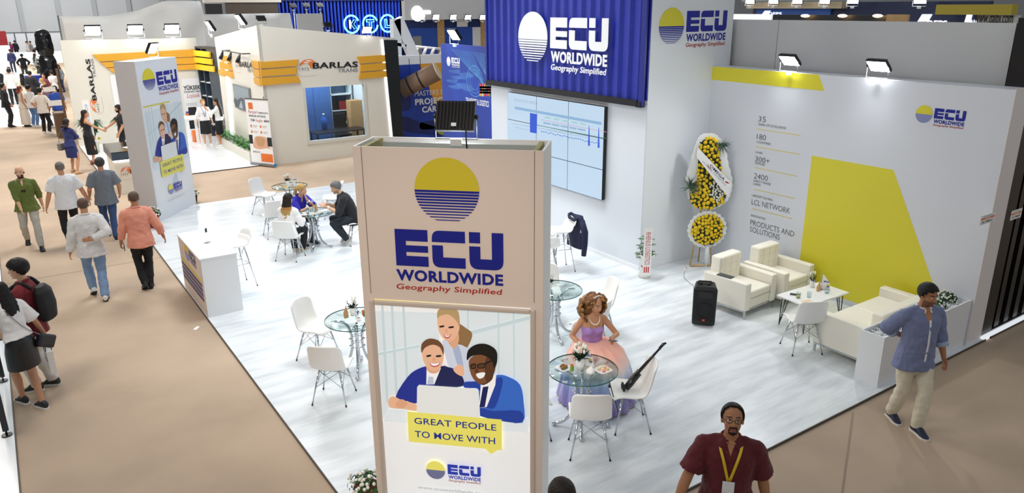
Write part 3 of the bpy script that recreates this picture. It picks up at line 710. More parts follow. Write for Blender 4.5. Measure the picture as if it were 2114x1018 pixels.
chair(2.85, 8.20, 50, 'white shell chair in front of the round table beside the nearest tower')
chair_at(3.10, 9.44, TL, 'white shell chair behind the round table beside the nearest tower', 8)
CO = chair(4.21, 13.93, 46, 'white shell chair under the woman with two-tone hair')
CM = chair_at(5.72, 14.10, TF, 'white shell chair under the seated man in black', 0)
CBL = chair_at(4.75, 15.06, TF, 'white shell chair under the woman in blue', 0)
chair_at(4.45, 15.62, TG, 'empty white shell chair behind the woman in blue', 28)
chair_at(4.83, 17.62, TG, 'white shell chair on the far side of the rearmost glass table', 0)
chair_at(6.05, 16.35, TG, 'white shell chair seen edge-on between the two far glass tables', 12)
chair_at(6.55, 15.15, TF, 'white shell chair partly hidden by the nearest tower behind the seated man in black', 10)
p = G(1612, 708); chair(8.85, 5.70, 60, 'white shell chair at the low lounge table, back towards the aisle')
def make_stool(label, x, y, look):
    t = thing('bar_stool', label, 'bar stool', (x, y, 0), radians(look-90))
    shell_mesh(0.76, 0.24, 0.44, 0.38).build('seat_shell', SHELL, t, solid=0.026, sub=1)
    for sx in (-1, 1):
        for y0, y1 in ((0.11, 0.21), (-0.09, -0.21)):
            lg = MB().use(CHROME).tube([(sx*0.12, y0, 0.74), (sx*0.21, y1, 0.012)], [0.012, 0.008], 8).build('leg', parent=t)
            MB().use(RUBBER).cyl((sx*0.209, y1*0.995, 0.016), (sx*0.211, y1, 0.0), 0.011, n=8).build('foot_cap', parent=lg)
    k = 0.42; f = MB().use(CHROME); c = []
    for sx, y0, y1 in ((-1, .11, .21), (1, .11, .21), (1, -.09, -.21), (-1, -.09, -.21)): c.append((sx*(0.12+0.09*k), y0+(y1-y0)*k, 0.74-0.728*k))
    f.tube(c+[c[0]], 0.006, 6); f.build('footrest', parent=t)
    b = MB().use(STEEL)
    T = [(-0.12, .11, .735), (0.12, .11, .735), (0.12, -.09, .735), (-0.12, -.09, .735)]
    for i in range(4): b.tube([T[i], Vector(T[i])*0.0+Vector(((T[i][0]+T[(i+1) % 4][0])*.55, (T[i][1]+T[(i+1) % 4][1])*.55, 0.58)), T[(i+1) % 4]], 0.0035, 5)
    b.build('wire_brace', parent=t); return t
make_stool('white bar stool behind the striped reception counter', 2.98, 12.95, 190)
JS = make_stool('white bar stool with a dark jacket over its back', 8.12, 10.35, 165)
make_stool('white bar stool almost hidden behind the nearest tower', 7.35, 9.75, 60)

# ------------------------------------------------------------------ round glass tables
def make_table(label):
    t = thing('glass_table', label, 'table', group='round glass tables')
    tp_ = MB().use(GLASS).lathe([(0.0, 0.735), (0.405, 0.735), (0.405, 0.747), (0.0, 0.747)], n=56, caps=False).build('glass_top', parent=t, fix=True)
    MB().use(GLEDGE).lathe([(0.404, 0.7345), (0.4085, 0.736), (0.4085, 0.746), (0.404, 0.7475)], n=56, caps=False).build('glass_edge', parent=tp_)
    pr = smooth_open([(0.30, 0.722), (0.20, 0.715), (0.12, 0.66), (0.075, 0.54), (0.068, 0.42), (0.078, 0.30), (0.13, 0.15), (0.22, 0.055), (0.31, 0.035)], 4)
    for k in range(4):
        a = pi/4+k*pi/2
        lg = MB().use(CHROME).tube([(r*cos(a), r*sin(a), z) for r, z in pr], 0.019, 10)
        lg.ell((0.315*cos(a), 0.315*sin(a), 0.028), (0.028, 0.028, 0.028)).ell((0.30*cos(a), 0.30*sin(a), 0.724), (0.024, 0.024, 0.011))
        lg.build('leg', parent=t)
    for z in (0.56, 0.46, 0.36):
        r = 0.088; N = 20
        rg = MB().use(CHROME).tube([(r*cos(2*pi*i/N), r*sin(2*pi*i/N), z) for i in range(N+1)], 0.007, 6)
        for k in range(4): a = pi/4+k*pi/2; rg.ell((0.098*cos(a), 0.098*sin(a), z), 0.014, nu=8, nv=6)
        rg.build('collar', parent=t)
    return t
T0 = make_table('x'); _tu = [False]
for xy, lb, rz in ((TB, 'round glass table with white tulips beside the curly haired woman', 0.1), (TC, 'round glass table behind the curly haired woman', 0.5), (TL, 'round glass table half behind the nearest tower with one cup', 0.3), (TF, 'round glass table with three people sitting around it', 0.2), (TG, 'rearmost round glass table with flowers and no one seated', 0.6)):
    o = T0 if not _tu[0] else copy_tree(T0); _tu[0] = True
    o.location = (xy[0], xy[1], 0); o.rotation_euler[2] = rz; o['label'] = lb
TZ = 0.7475

# ------------------------------------------------------------------ table dressing
def tulips(x, y, z, label, s=1.0, n=13, seed=1, vase=True):
    random.seed(seed); t = thing('tulip_vase', label, 'vase of flowers', (x, y, z))
    MB().use(PORC).lathe([(0.0, 0.0), (0.035*s, 0.0), (0.045*s, 0.05*s), (0.04*s, 0.12*s), (0.032*s, 0.12*s), (0.036*s, 0.05*s), (0.0, 0.01)], n=18, caps=False).build('vase', parent=t)
    st = MB().use(DLEAF); fl_ = MB().use(PETAL)
    for k in range(n):
        a = random.random()*2*pi; r = sqrt(random.random())*0.085*s; h = (0.24-0.5*r+random.random()*0.03)*s
        tip = Vector((r*cos(a), r*sin(a), h)); st.tube([(0.01*cos(a), 0.01*sin(a), 0.09*s), tip*0.75+Vector((0, 0, 0.02)), tip], 0.003*s, 5)
        fl_.ell(tip+Vector((0, 0, 0.015*s)), (0.013*s, 0.013*s, 0.022*s), nu=8, nv=6)
    for k in range(int(n*2.2)):
        a = random.random()*2*pi; r = (0.04+random.random()*0.07)*s; h = (0.1+random.random()*0.09)*s
        b = Vector((cos(a), sin(a), 0)); p0 = b*0.02*s+Vector((0, 0, 0.1*s)); p1 = b*r+Vector((0, 0, h+0.01*s)); sd = Vector((-sin(a), cos(a), 0))*0.013*s; m_ = (p0+p1)/2+Vector((0, 0, 0.015*s))
        st.add([p0, m_+sd, p1, m_-sd], [(0, 1, 2, 3)])
    st.build('leaves', parent=t); fl_.build('blossoms', parent=t); return t
def rim_plate(name, label, x, y, z, r, cat='plate', sq=False):
    if sq:
        m_ = MB().use(PORC); rings = []
        for k, (q, h) in enumerate(((0.0, 0.004), (0.7, 0.004), (1.0, 0.014), (1.0, 0.018), (0.7, 0.008), (0.0, 0.008))):
            rings.append([(r*q*(abs(cos(a))**0.5)*(1 if cos(a) > 0 else -1), r*q*(abs(sin(a))**0.5)*(1 if sin(a) > 0 else -1), h) for a in [2*pi*j/28 for j in range(28)]])
        o = m_.ring(rings, caps=False).build(name)
    else: o = MB().use(PORC).lathe([(0.0, 0.0), (r*0.6, 0.0), (r, 0.014), (r, 0.018), (r*0.6, 0.006), (0, 0.006)], n=28, caps=False).build(name)
    o.location = (x, y, z); return tag(o, label, cat)
def tent_flag(x, y, z, rz, label, h=0.25):
    t = thing('table_flag', label, 'table flag', (x, y, z), rz)
    MB().use(PAPER).flat([(-0.075, 0), (0.075, 0), (0.05, 0.12), (-0.045, h), (-0.06, h)], -0.002, 0.003).build('cloth', parent=t)
    p_ = MB(); letters(p_, -0.035, 0.15, 0.075, -0.004, BLUE, None, words=False); emblem(p_, 0.03, 0.07, 0.022, 0.03, -0.004, YEL, BLUE, 4); p_.build('emblem', parent=t)
    MB().use(STEEL).cyl((-0.062, 0, 0), (-0.062, 0, h+0.03), 0.003, n=6).lathe([(0, 0), (0.03, 0), (0.03, 0.006), (0, 0.01)], (-0.062, 0, 0), 12).build('stand', parent=t); return t
def cup(x, y, z, label):
    t = thing('coffee_cup', label, 'cup', (x, y, z))
    MB().use(PORC).lathe([(0, 0), (0.05, 0.002), (0.07, 0.012), (0.068, 0.014), (0.045, 0.006), (0, 0.006)], n=20, caps=False).build('saucer', parent=t)
    c_ = MB().use(PORC).lathe([(0, 0.008), (0.022, 0.008), (0.036, 0.055), (0.033, 0.055), (0.02, 0.014), (0, 0.014)], n=18, caps=False); c_.tube([(0.03, 0, 0.045), (0.052, 0, 0.04), (0.046, 0, 0.022), (0.026, 0, 0.02)], 0.004, 6)
    c_.use(mat('coffee', '#3a2012', 0.2)).lathe([(0, 0.044), (0.03, 0.0441)], n=14, caps=False); c_.build('bowl', parent=t); return t
def tumbler(x, y, z, label, fill=None):
    t = thing('drinking_glass', label, 'glass', (x, y, z))
    MB().use(CLEAR).lathe([(0, 0), (0.03, 0), (0.036, 0.09), (0.033, 0.09), (0.027, 0.008), (0, 0.008)], n=18, caps=False).build('glass_body', parent=t)
    if fill: MB().use(fill).lathe([(0, 0.009), (0.027, 0.009), (0.029, 0.04), (0, 0.04)], n=14, caps=False).build('drink', parent=t)
    return t
def stick_box(x, y, z, label, rz=0):
    t = thing('stick_holder', label, 'holder', (x, y, z), rz)
    MB().use(KRAFT).box(-0.025, 0.025, -0.02, 0.02, 0, 0.09).build('box', parent=t)
    for k in range(4): MB().use(mat('paper_stick', '#d9b98a', 0.7) if k % 2 else KRAFT).box(-0.02+0.012*k, -0.012+0.012*k, -0.008, 0.004, 0.02, 0.13+0.02*(k % 3)).build('sachet', parent=t)
    return t
def bx(name, label, cat, x, y, z, rz, a, b, c, m_, bev=0.0):
    o = MB().use(m_).box(-a/2, a/2, -b/2, b/2, 0, c).build(name, bevel=bev); o.location = (x, y, z); o.rotation_euler[2] = rz; return tag(o, label, cat)
# table with tulips
tulips(TB[0]-0.02, TB[1]+0.02, TZ, 'big bunch of white tulips in a white vase on the nearest glass table', 1.15, 17, 3)
tent_flag(TB[0]+0.10, TB[1]+0.02, TZ, radians(-58), 'small white table flag with the sun emblem beside the big tulips', 0.27)
rim_plate('square_plate', 'square white plate of small cakes on the tulip table', 5.13, 5.73, TZ, 0.09, sq=True)
for k, (dx, dy, c_) in enumerate(((-0.035, 0.03, '#e8c79a'), (0.02, 0.045, '#d8dcae'), (0.05, 0.02, '#e2aa9a'), (0.0, 0.0, '#ecd7b0'), (-0.02, -0.035, '#e79a8c'), (0.045, -0.028, '#e6c07a'))):
    o = thing('small_cake', '%s small round cake on the square plate' % ('beige', 'pale green', 'dusky pink', 'cream', 'salmon pink', 'golden')[k], 'cake', (5.13+dx, 5.73+dy, TZ+0.009), group='small cakes on the square plate')
    MB().use(mat('cake_%d' % k, c_, 0.6)).lathe([(0, 0), (0.018, 0), (0.021, 0.012), (0.018, 0.022), (0, 0.025)], n=12, caps=False).build('crust', parent=o)
rim_plate('square_plate', 'square white plate of filled rolls near the nearest tower', 4.80, 6.02, TZ, 0.085, sq=True)
ROLL_ = mat('bread_roll', '#9a6a34', 0.6, var=0.3, scale=40.0)
for k, (dx, dy, a) in enumerate(((-0.02, -0.01, 0.3), (0.025, 0.0, 0.9), (0.0, 0.035, 0.1))):
    o = thing('filled_roll', ('brown filled roll lying in front on the square plate', 'brown filled roll next to the green wrapper', 'brown filled roll at the back of the square plate')[k], 'bread roll', (4.80+dx, 6.02+dy, TZ+0.010), a, 'filled rolls on the square plate')
    MB().use(ROLL_).ell((0, 0, 0.018), (0.038, 0.02, 0.017)).build('bread', parent=o); MB().use(LEAF).ell((0, 0, 0.012), (0.04, 0.022, 0.006)).build('filling', parent=o)
for k in range(5):
    MBk = thing('cocktail_pick', ('cocktail pick with a dark bead above the rolls',)[0], 'cocktail pick', (4.78+0.018*k, 6.03+0.01*(k % 3), TZ+0.03), group='cocktail picks in the rolls')
    MB().use(WOOD).cyl((0, 0, 0), (0.004*(k-2), 0.002, 0.065), 0.0012, n=5).build('stick', parent=MBk); MB().use(mat('dark_red_bead', '#5a1418', 0.3)).ell((0.004*(k-2), 0.002, 0.068), 0.006, nu=8, nv=6).build('bead', parent=MBk)
t_ = thing('snack_wrap', 'green and orange snack wrapper standing beside the rolls', 'snack', (4.84, 5.93, TZ)); MB().use(mat('wrapper_green', '#7fb043', 0.5)).box(-0.02, 0.02, -0.015, 0.015, 0, 0.06).build('wrapper', parent=t_, bevel=0.004); MB().use(ORANGE).box(-0.012, 0.012, -0.01, 0.01, 0.06, 0.085).build('filling', parent=t_)
o = MB().use(PAPER).ring([[(0.06*cos(a), 0.06*sin(a), 0.002) for a in [2*pi*j/9 for j in range(9)]], [(0.045*cos(a), 0.05*sin(a), 0.03+0.02*sin(3*a)) for a in [2*pi*j/9 for j in range(9)]], [(0.005*cos(a)+0.01, 0.005*sin(a), 0.075) for a in [2*pi*j/9 for j in range(9)]]]).build('paper_napkin'); o.location = (4.99, 5.78, TZ); tag(o, 'crumpled white napkin standing between tulips and cakes', 'napkin')
# other tables
tulips(TC[0]-0.05, TC[1]+0.06, TZ, 'white tulips on the round table just behind the curly haired woman', 0.9, 8, 5)
stick_box(TC[0]-0.14, TC[1]+0.04, TZ, 'brown sachet holder beside the tulips behind the curly haired woman', 0.4)
tulips(TL[0]+0.02, TL[1]+0.12, TZ, 'white tulips on the round table beside the nearest tower', 0.95, 9, 6)
stick_box(TL[0]-0.09, TL[1]+0.10, TZ, 'brown sachet holder on the round table beside the nearest tower', 0.2)
cup(TL[0]+0.0, TL[1]-0.1, TZ, 'white coffee cup on its saucer on the round table beside the nearest tower')
t_ = thing('snack_wrap', 'green and orange snack on the round table beside the nearest tower', 'snack', (TL[0]+0.13, TL[1]+0.0, TZ)); MB().use(LEAF).box(-0.018, 0.018, -0.014, 0.014, 0, 0.09).build('wrapper', parent=t_, bevel=0.003); MB().use(ORANGE).box(-0.03, -0.015, -0.012, 0.012, 0.02, 0.1).build('filling', parent=t_)
rim_plate('small_plate', 'small plate with a pastry on the round table beside the nearest tower', TL[0]+0.16, TL[1]-0.17, TZ, 0.06)
tulips(TF[0]+0.0, TF[1]+0.1, TZ, 'small bunch of flowers on the table where three people sit', 0.8, 7, 7)
stick_box(TF[0]+0.09, TF[1]+0.05, TZ, 'brown sachet holder on the table where three people sit', 0.2)
cup(TF[0]-0.22, TF[1]-0.12, TZ, 'white coffee cup in front of the woman with two-tone hair')
tumbler(TF[0]-0.1, TF[1]+0.02, TZ, 'clear drinking glass in front of the woman in blue'); tumbler(TF[0]-0.02, TF[1]-0.02, TZ, 'clear drinking glass nearest the flowers where three people sit')
rim_plate('small_plate', 'small white plate of biscuits where three people sit', TF[0]-0.05, TF[1]-0.16, TZ, 0.07)
bx('biscuit', 'pale biscuit on the small plate where three people sit', 'biscuit', TF[0]-0.05, TF[1]-0.16, TZ+0.007, 0.4, 0.08, 0.05, 0.012, mat('biscuit', '#d8b87a', 0.7))
bx('mobile_phone', 'black phone on the table beside the woman in blue', 'phone', TF[0]-0.16, TF[1]-0.02, TZ, 0.5, 0.07, 0.14, 0.009, BLACK, 0.003)
bx('notebook', 'open white notebook in front of the seated man in black', 'notebook', TF[0]+0.23, TF[1]-0.02, TZ, 0.3, 0.2, 0.15, 0.008, PAPER)
tulips(TG[0]-0.02, TG[1]+0.05, TZ, 'white flowers on the rearmost glass table', 1.0, 10, 8)
rim_plate('small_plate', 'plate of yellow snacks on the rearmost glass table', TG[0]-0.16, TG[1]-0.1, TZ, 0.09)
for k in range(4): bx('snack_bite', 'yellow snack bite on the rearmost glass table', 'snack', TG[0]-0.21+0.035*k, TG[1]-0.1+0.02*(k % 2), TZ+0.007, 0.5*k, 0.035, 0.03, 0.03, mat('yellow_pastry', '#d9bd62', 0.7), 0.006)['group'] = 'snack bites on the rearmost table'
tent_flag(TG[0]+0.14, TG[1]+0.0, TZ, radians(-35), 'small white table flag on the rearmost glass table', 0.2)

# ------------------------------------------------------------------ black electric violin and bow on a chair
VB = mat('violin_black', '#101012', 0.25); VBR = mat('violin_brown', '#6b3a1c', 0.4)
vx, vy = 5.45, 5.60; va = radians(toward((vx, vy), TB))
vt = thing('electric_violin', 'black electric violin leaning across a white shell chair', 'violin', (vx, vy, 0.0), va-pi/2)
ax = [Vector((-0.02, 0.06, 0.50)), Vector((0.03, -0.10, 0.66)), Vector((0.06, -0.24, 0.83)), Vector((0.075, -0.32, 0.93))]
MB().use(VB).tube([ax[0]+Vector((0, 0, -0.01)), ax[0]+(ax[1]-ax[0])*0.3, ax[1]], [0.035, 0.042, 0.03], 8).build('body', parent=vt)
MB().use(VB).tube([ax[1]*0.7+ax[0]*0.3+Vector((0, 0, 0.03)), ax[2]+Vector((0, 0, 0.012)), ax[3]], [0.022, 0.016, 0.012], 8).build('fingerboard', parent=vt)
MB().use(VBR).tube([ax[0]+Vector((0.05, 0.0, 0.0)), (ax[0]+ax[1])/2+Vector((0.075, 0, 0)), ax[1]+Vector((0.05, 0, 0.02))], [0.012, 0.018, 0.012], 6).build('side_wing', parent=vt)
MB().use(VB).ell(ax[0]+Vector((0.05, 0.03, 0.0)), (0.045, 0.02, 0.05)).ell(ax[0]+Vector((-0.04, 0.03, 0.02)), (0.015, 0.02, 0.05)).build('chin_rest', parent=vt)
pg_ = MB().use(VB).tube([ax[3], ax[3]+Vector((0.012, -0.05, 0.06)), ax[3]+Vector((0.016, -0.085, 0.075))], [0.014, 0.016, 0.012], 8)
for k in range(4): q = ax[3]+Vector((0.004*k, -0.014*k-0.01, 0.014*k+0.02)); pg_.cyl(q+Vector((-0.035, 0, 0)), q+Vector((0.035, 0, 0)), 0.005, n=6)
pg_.build('peg_box', parent=vt)
MB().use(STEEL).cyl(ax[0]+Vector((0, 0.02, 0.04)), ax[2]+Vector((0, 0, 0.026)), 0.0022, n=5).build('strings', parent=vt)
bw = thing('violin_bow', 'dark violin bow propped against the seat of the violin chair', 'violin bow', (vx, vy, 0.0), va-pi/2)
MB().use(VB).tube([(-0.14, 0.28, 0.66), (-0.13, 0.22, 0.45), (-0.115, 0.16, 0.25)], 0.006, 6).build('stick', parent=bw); MB().use(PAPER).cyl((-0.15, 0.285, 0.64), (-0.125, 0.175, 0.27), 0.0025, n=5).build('hair', parent=bw); MB().use(BLACK).box(-0.15, -0.13, 0.265, 0.285, 0.58, 0.63).build('frog', parent=bw)

# ------------------------------------------------------------------ jacket on the bar stool
JK = mat('navy_jacket_cloth', '#141a3a', 0.8, bump=0.2, bscale=40.0)
jx, jy = 8.12, 10.35
jk = thing('jacket', 'dark navy jacket hung over the back of a bar stool', 'jacket', (jx, jy, 0), radians(165-90))
mb = MB().use(JK)
rows_ = [(1.03, 0.16, -0.285, 0.05), (1.02, 0.25, -0.31, 0.07), (0.94, 0.29, -0.325, 0.075), (0.80, 0.28, -0.33, 0.08), (0.62, 0.27, -0.32, 0.085), (0.45, 0.27, -0.31, 0.09)]
rg = []
for z, hw, yc, dp in rows_: rg.append([(hw*cos(a)*(1+0.05*sin(5*a)), yc+dp*sin(a)*(1+0.2*sin(3*a+z*7)), z+0.015*sin(2*a)) for a in [2*pi*j/24 for j in range(24)]])
mb.ring(rg).build('body', parent=jk)
for sx, e in ((-1, (0.0, 0.0)), (1, (0.04, -0.03))): MB().use(JK).tube([(sx*0.24, -0.31, 0.99), (sx*0.325, -0.335, 0.78), (sx*0.34+e[0], -0.33+e[1], 0.55), (sx*0.33+e[0]*2, -0.32+e[1], 0.34)], [0.05, 0.062, 0.055, 0.045], 10).build('sleeve', parent=jk)
MB().use(JK).tube([(-0.2, -0.25, 1.0), (-0.1, -0.21, 0.97), (0.1, -0.21, 0.97), (0.2, -0.25, 1.0)], 0.03, 8).build('collar', parent=jk)
MB().use(PAPER).box(-0.27, -0.265, -0.36, -0.27, 0.76, 0.81).build('name_badge', parent=jk)

# ------------------------------------------------------------------ reception counter
CTR = thing('reception_counter', 'white reception counter with blue and yellow stripes on its pinkish front', 'counter', (2.16, 11.80, 0), 0)
MB().use(WHITE).box(0.0, 0.55, 0.0, 1.66, 0.0, 0.96).build('body', parent=CTR)
MB().use(WHITE).box(-0.012, 0.56, -0.012, 1.67, 0.96, 0.985).build('worktop', parent=CTR)
FCN = Face(2.16, 13.46, -pi/2)
pf = MB().use(mat('counter_front_print', '#e6d3c6', 0.45)).rect(0, 1.66, 0.01, 0.955, -0.003); 
C8 = lambda x, y: FCN.uv(340+x/4.63, 460+y/4.63)
STR = mat('stripe_violet', '#383470', 0.45)
def st_(l0, r0, l1, r1, m_, k):
    a, b, c, d = C8(*l0), C8(*r0), C8(*l1), C8(*r1)
    pf.use(m_).flat([(max(0.03, a[0]), a[1]), (min(1.64, b[0]), b[1]), (min(1.64, d[0]), d[1]), (max(0.03, c[0]), c[1])], -0.004-0.0003*k)
st_((163, 316), (355, 548), (163, 340), (358, 580), mat('stripe_yellow', '#e8c83c', 0.45), 0)
for k in range(4): st_((163, 352+34*k), (360+6*k, 590+46*k), (163, 378+34*k), (364+6*k, 626+46*k), STR, 1)
lu = C8(232, 258); lv = C8(290, 325); letters(pf, lu[0], lu[1], lv[0]-lu[0], -0.006, STR, None); e0, e1 = C8(198, 230), C8(229, 330)
emblem(pf, (e0[0]+e1[0])/2, (C8(212, 210)[1]+C8(216, 352)[1])/2, 0.17, (C8(212, 210)[1]-C8(216, 352)[1])/2, -0.006, mat('stripe_yellow', '#e8c83c', 0.45), LAV, 5, LAV)
for v in range(len(pf.v)): x, y, z = pf.v[v]; pf.v[v] = (y, 1.66-x, z)
pf.build('printed_front', parent=CTR, fix=False)
st = thing('leaflet_stand', 'small clear leaflet stand with a dark foot on the reception counter', 'leaflet stand', (2.46, 12.62, 0.985), 0.6)
MB().use(CLEAR).box(-0.05, 0.05, -0.002, 0.002, 0.01, 0.26).build('clear_panel', parent=st); MB().use(STEEL).box(-0.05, 0.05, -0.035, 0.035, 0, 0.008).build('foot', parent=st); MB().use(INK).box(-0.02, 0.025, -0.004, -0.002, 0.18, 0.25).build('printed_mark', parent=st)
for k, (x, y) in enumerate(((2.22, 13.15), (2.27, 12.85), (2.26, 12.55), (2.25, 12.25))):
    bx('business_card', 'white card lying on the reception counter', 'card', x, y, 0.985, 0.1*k, 0.06, 0.16, 0.003, PAPER)['group'] = 'cards on the reception counter'

# ------------------------------------------------------------------ lounge: armchairs, sofa, low table, speaker
def cushion(name, parent, x0, x1, y0, y1, z0, z1, r=0.03, m_=LEATHER, puff=0.0):
    mb = MB().use(m_); nx, ny = 8, 8
    mb.box(x0, x1, y0, y1, z0, z1); return mb.build(name, parent=parent, bevel=r, seg=4)
def armchair(x, y, rz, label):
    t = thing('armchair', label, 'armchair', (x, y, 0), rz, 'cream leather armchairs')      # front faces -y
    for s, nm in ((-1, 'armrest'), (1, 'armrest')): cushion('armrest', t, s*0.41-(0.13 if s > 0 else 0), s*0.41+(0 if s > 0 else 0.13), -0.40, 0.42, 0.13, 0.585, 0.02)
    cushion('seat_base', t, -0.275, 0.275, -0.37, 0.36, 0.14, 0.30, 0.012)
    cushion('seat_cushion', t, -0.275, 0.275, -0.385, 0.26, 0.305, 0.43, 0.03)
    b = cushion('backrest', t, -0.278, 0.278, 0.20, 0.40, 0.30, 0.84, 0.035); b.rotation_euler[0] = 0.0
    bt = MB().use(LEATHER)
    for i in range(3):
        for j in range(2): bt.ell((-0.16+0.16*i, 0.198, 0.55+0.15*j), (0.014, 0.006, 0.014), nu=8, nv=6)
    bt.build('button', parent=b)
    sm = MB().use(mat('leather_seam', '#d9d0bf', 0.5))
    for j in range(2): sm.box(-0.27, 0.27, 0.1975, 0.1995, 0.549+0.15*j, 0.552+0.15*j)
    for i in range(3): sm.box(-0.161+0.16*i, -0.159+0.16*i, 0.1975, 0.1995, 0.42, 0.82)
    sm.build('seam', parent=b)
    MB().use(CHROME).box(-0.40, 0.40, -0.36, -0.33, 0.11, 0.13).box(-0.40, 0.40, 0.34, 0.37, 0.11, 0.13).box(-0.40, -0.37, -0.33, 0.34, 0.11, 0.13).box(0.37, 0.40, -0.33, 0.34, 0.11, 0.13).build('base_frame', parent=t)
    for sx in (-1, 1):
        for sy in (-0.38, 0.38): MB().use(CHROME).box(sx*0.385-0.014, sx*0.385+0.014, sy-0.014, sy+0.014, 0, 0.13).build('leg', parent=t)
    return t
armchair(9.40, 7.27, radians(4), 'cream leather armchair behind the black loudspeaker, tablet on its arm')
armchair(10.30, 7.22, radians(2), 'cream leather armchair closest to the wall with the yellow block')
sf = thing('sofa', 'cream leather two-seat sofa standing behind the white planter', 'sofa', (9.82, 5.21, 0), 0)
cushion('armrest', sf, -0.87, -0.73, -0.37, 0.40, 0.13, 0.60, 0.02); cushion('armrest', sf, 0.73, 0.87, -0.37, 0.40, 0.13, 0.60, 0.02)
cushion('seat_base', sf, -0.73, 0.73, -0.35, 0.37, 0.14, 0.30, 0.012)
for s in (-1, 1): cushion('seat_cushion', sf, s*0.365-0.362, s*0.365+0.362, -0.36 if s < 0 else -0.20, 0.39, 0.305, 0.47, 0.03)
cushion('backrest', sf, -0.50, 0.725, -0.37, -0.20, 0.30, 0.69, 0.03)
MB().use(CHROME).box(-0.86, 0.86, -0.34, -0.31, 0.11, 0.13).box(-0.86, 0.86, 0.34, 0.37, 0.11, 0.13).box(-0.86, -0.83, -0.31, 0.34, 0.11, 0.13).box(0.83, 0.86, -0.31, 0.34, 0.11, 0.13).build('base_frame', parent=sf)
for sx in (-1, 1):
    for sy in (-0.33, 0.36): MB().use(CHROME).box(sx*0.845-0.014, sx*0.845+0.014, sy-0.014, sy+0.014, 0, 0.13).build('leg', parent=sf)
MARB = mat('white_marble', '#eeeeec', 0.15, var=0.05, scale=3.0)
lt = thing('coffee_table', 'low white marble-topped table with black hairpin legs in the lounge', 'coffee table', (9.74, 6.18, 0), radians(-2))
MB().use(MARB).box(-0.50, 0.50, -0.27, 0.27, 0.47, 0.495).build('top', parent=lt, bevel=0.004)
for sx in (-1, 1):
    for sy in (-1, 1):
        x, y = sx*0.44, sy*0.21
        MB().use(BLACK).tube([(x-sx*0.10, y, 0.47), (x+0.0, y+sy*0.01, 0.008), (x, y-sy*0.12, 0.47)], 0.007, 6).tube([(x, y, 0.47), (x, y+sy*0.01, 0.008)], 0.007, 6).build('hairpin_leg', parent=lt)
LZ = 0.4955
tulips(9.97, 6.36, LZ, 'white flowers with dark leaves on the lounge table', 0.9, 6, 11)
tent_flag(10.02, 6.16, LZ, radians(-62), 'small white table flag on the lounge table', 0.24)
stick_box(9.90, 6.20, LZ, 'brown sachet holder on the lounge table', 0.2)
tumbler(9.40, 6.20, LZ, 'drinking glass with pale juice on the lounge table corner', mat('pale_juice', '#d9cf8a', 0.2)); tumbler(9.55, 6.12, LZ, 'empty drinking glass in the middle of the lounge table'); tumbler(9.92, 6.07, LZ, 'white candle glass beside the table flag in the lounge', PORC)
bx('mobile_phone', 'black phone on the lounge table beside the juice glass', 'phone', 9.47, 6.30, LZ, 0.5, 0.08, 0.15, 0.008, BLACK, 0.003)
bx('envelope', 'kraft paper envelope hanging over the lounge table edge', 'envelope', 9.38, 6.02, LZ, -0.1, 0.16, 0.11, 0.003, mat('envelope_tan', '#e3c19a', 0.7))
bx('tablet', 'grey tablet lying on the armrest beside the loudspeaker', 'tablet', 9.06, 7.30, 0.586, radians(8), 0.12, 0.26, 0.012, mat('tablet_grey', '#3b4248', 0.3), 0.003)
sp = thing('loudspeaker', 'black portable loudspeaker standing on the floor in front of an armchair', 'loudspeaker', (8.42, 7.14, 0), radians(-48))
mb = MB().use(BLACK); mb.ring([[(-0.17, -0.14, 0.02), (0.17, -0.14, 0.02), (0.15, 0.15, 0.02), (-0.15, 0.15, 0.02)], [(-0.175, -0.15, 0.10), (0.175, -0.15, 0.10), (0.15, 0.15, 0.08), (-0.15, 0.15, 0.08)], [(-0.18, -0.15, 0.60), (0.18, -0.15, 0.60), (0.15, 0.15, 0.60), (-0.15, 0.15, 0.60)], [(-0.15, -0.13, 0.645), (0.15, -0.13, 0.645), (0.13, 0.13, 0.645), (-0.13, 0.13, 0.645)]], smooth=False)
mb.build('cabinet', parent=sp, bevel=0.02, seg=3)
GR = mat('speaker_grille', '#060607', 0.6, bump=0.6, bscale=400.0)
MB().use(GR).flat([(-0.15, 0.09), (0.15, 0.09), (0.155, 0.60), (-0.155, 0.60)], -0.158, 0.01).build('grille', parent=sp)
MB().use(BLACK).lathe([(0.12, 0), (0.125, 0.006), (0.115, 0.008)], n=28, caps=False).xf(Matrix.Translation((0, -0.156, 0.27)) @ Matrix.Rotation(pi/2, 4, 'X')).build('woofer_ring', parent=sp)
MB().use(BLACK).box(-0.11, 0.11, -0.162, -0.156, 0.47, 0.57).build('horn', parent=sp, bevel=0.004)
MB().use(mat('badge_orange', '#d9481c', 0.4)).box(-0.018, 0.018, -0.163, -0.158, 0.095, 0.125).build('badge', parent=sp)
for x in (-0.07, 0.05): MB().use(BLACK).cyl((x, -0.02, 0.64), (x, -0.02, 0.672), 0.022, n=12).build('knob', parent=sp)
MB().use(BLACK).tube([(-0.11, 0.03, 0.64), (-0.10, 0.03, 0.675), (0.08, 0.03, 0.675), (0.09, 0.03, 0.64)], 0.012, 8).build('carry_handle', parent=sp)
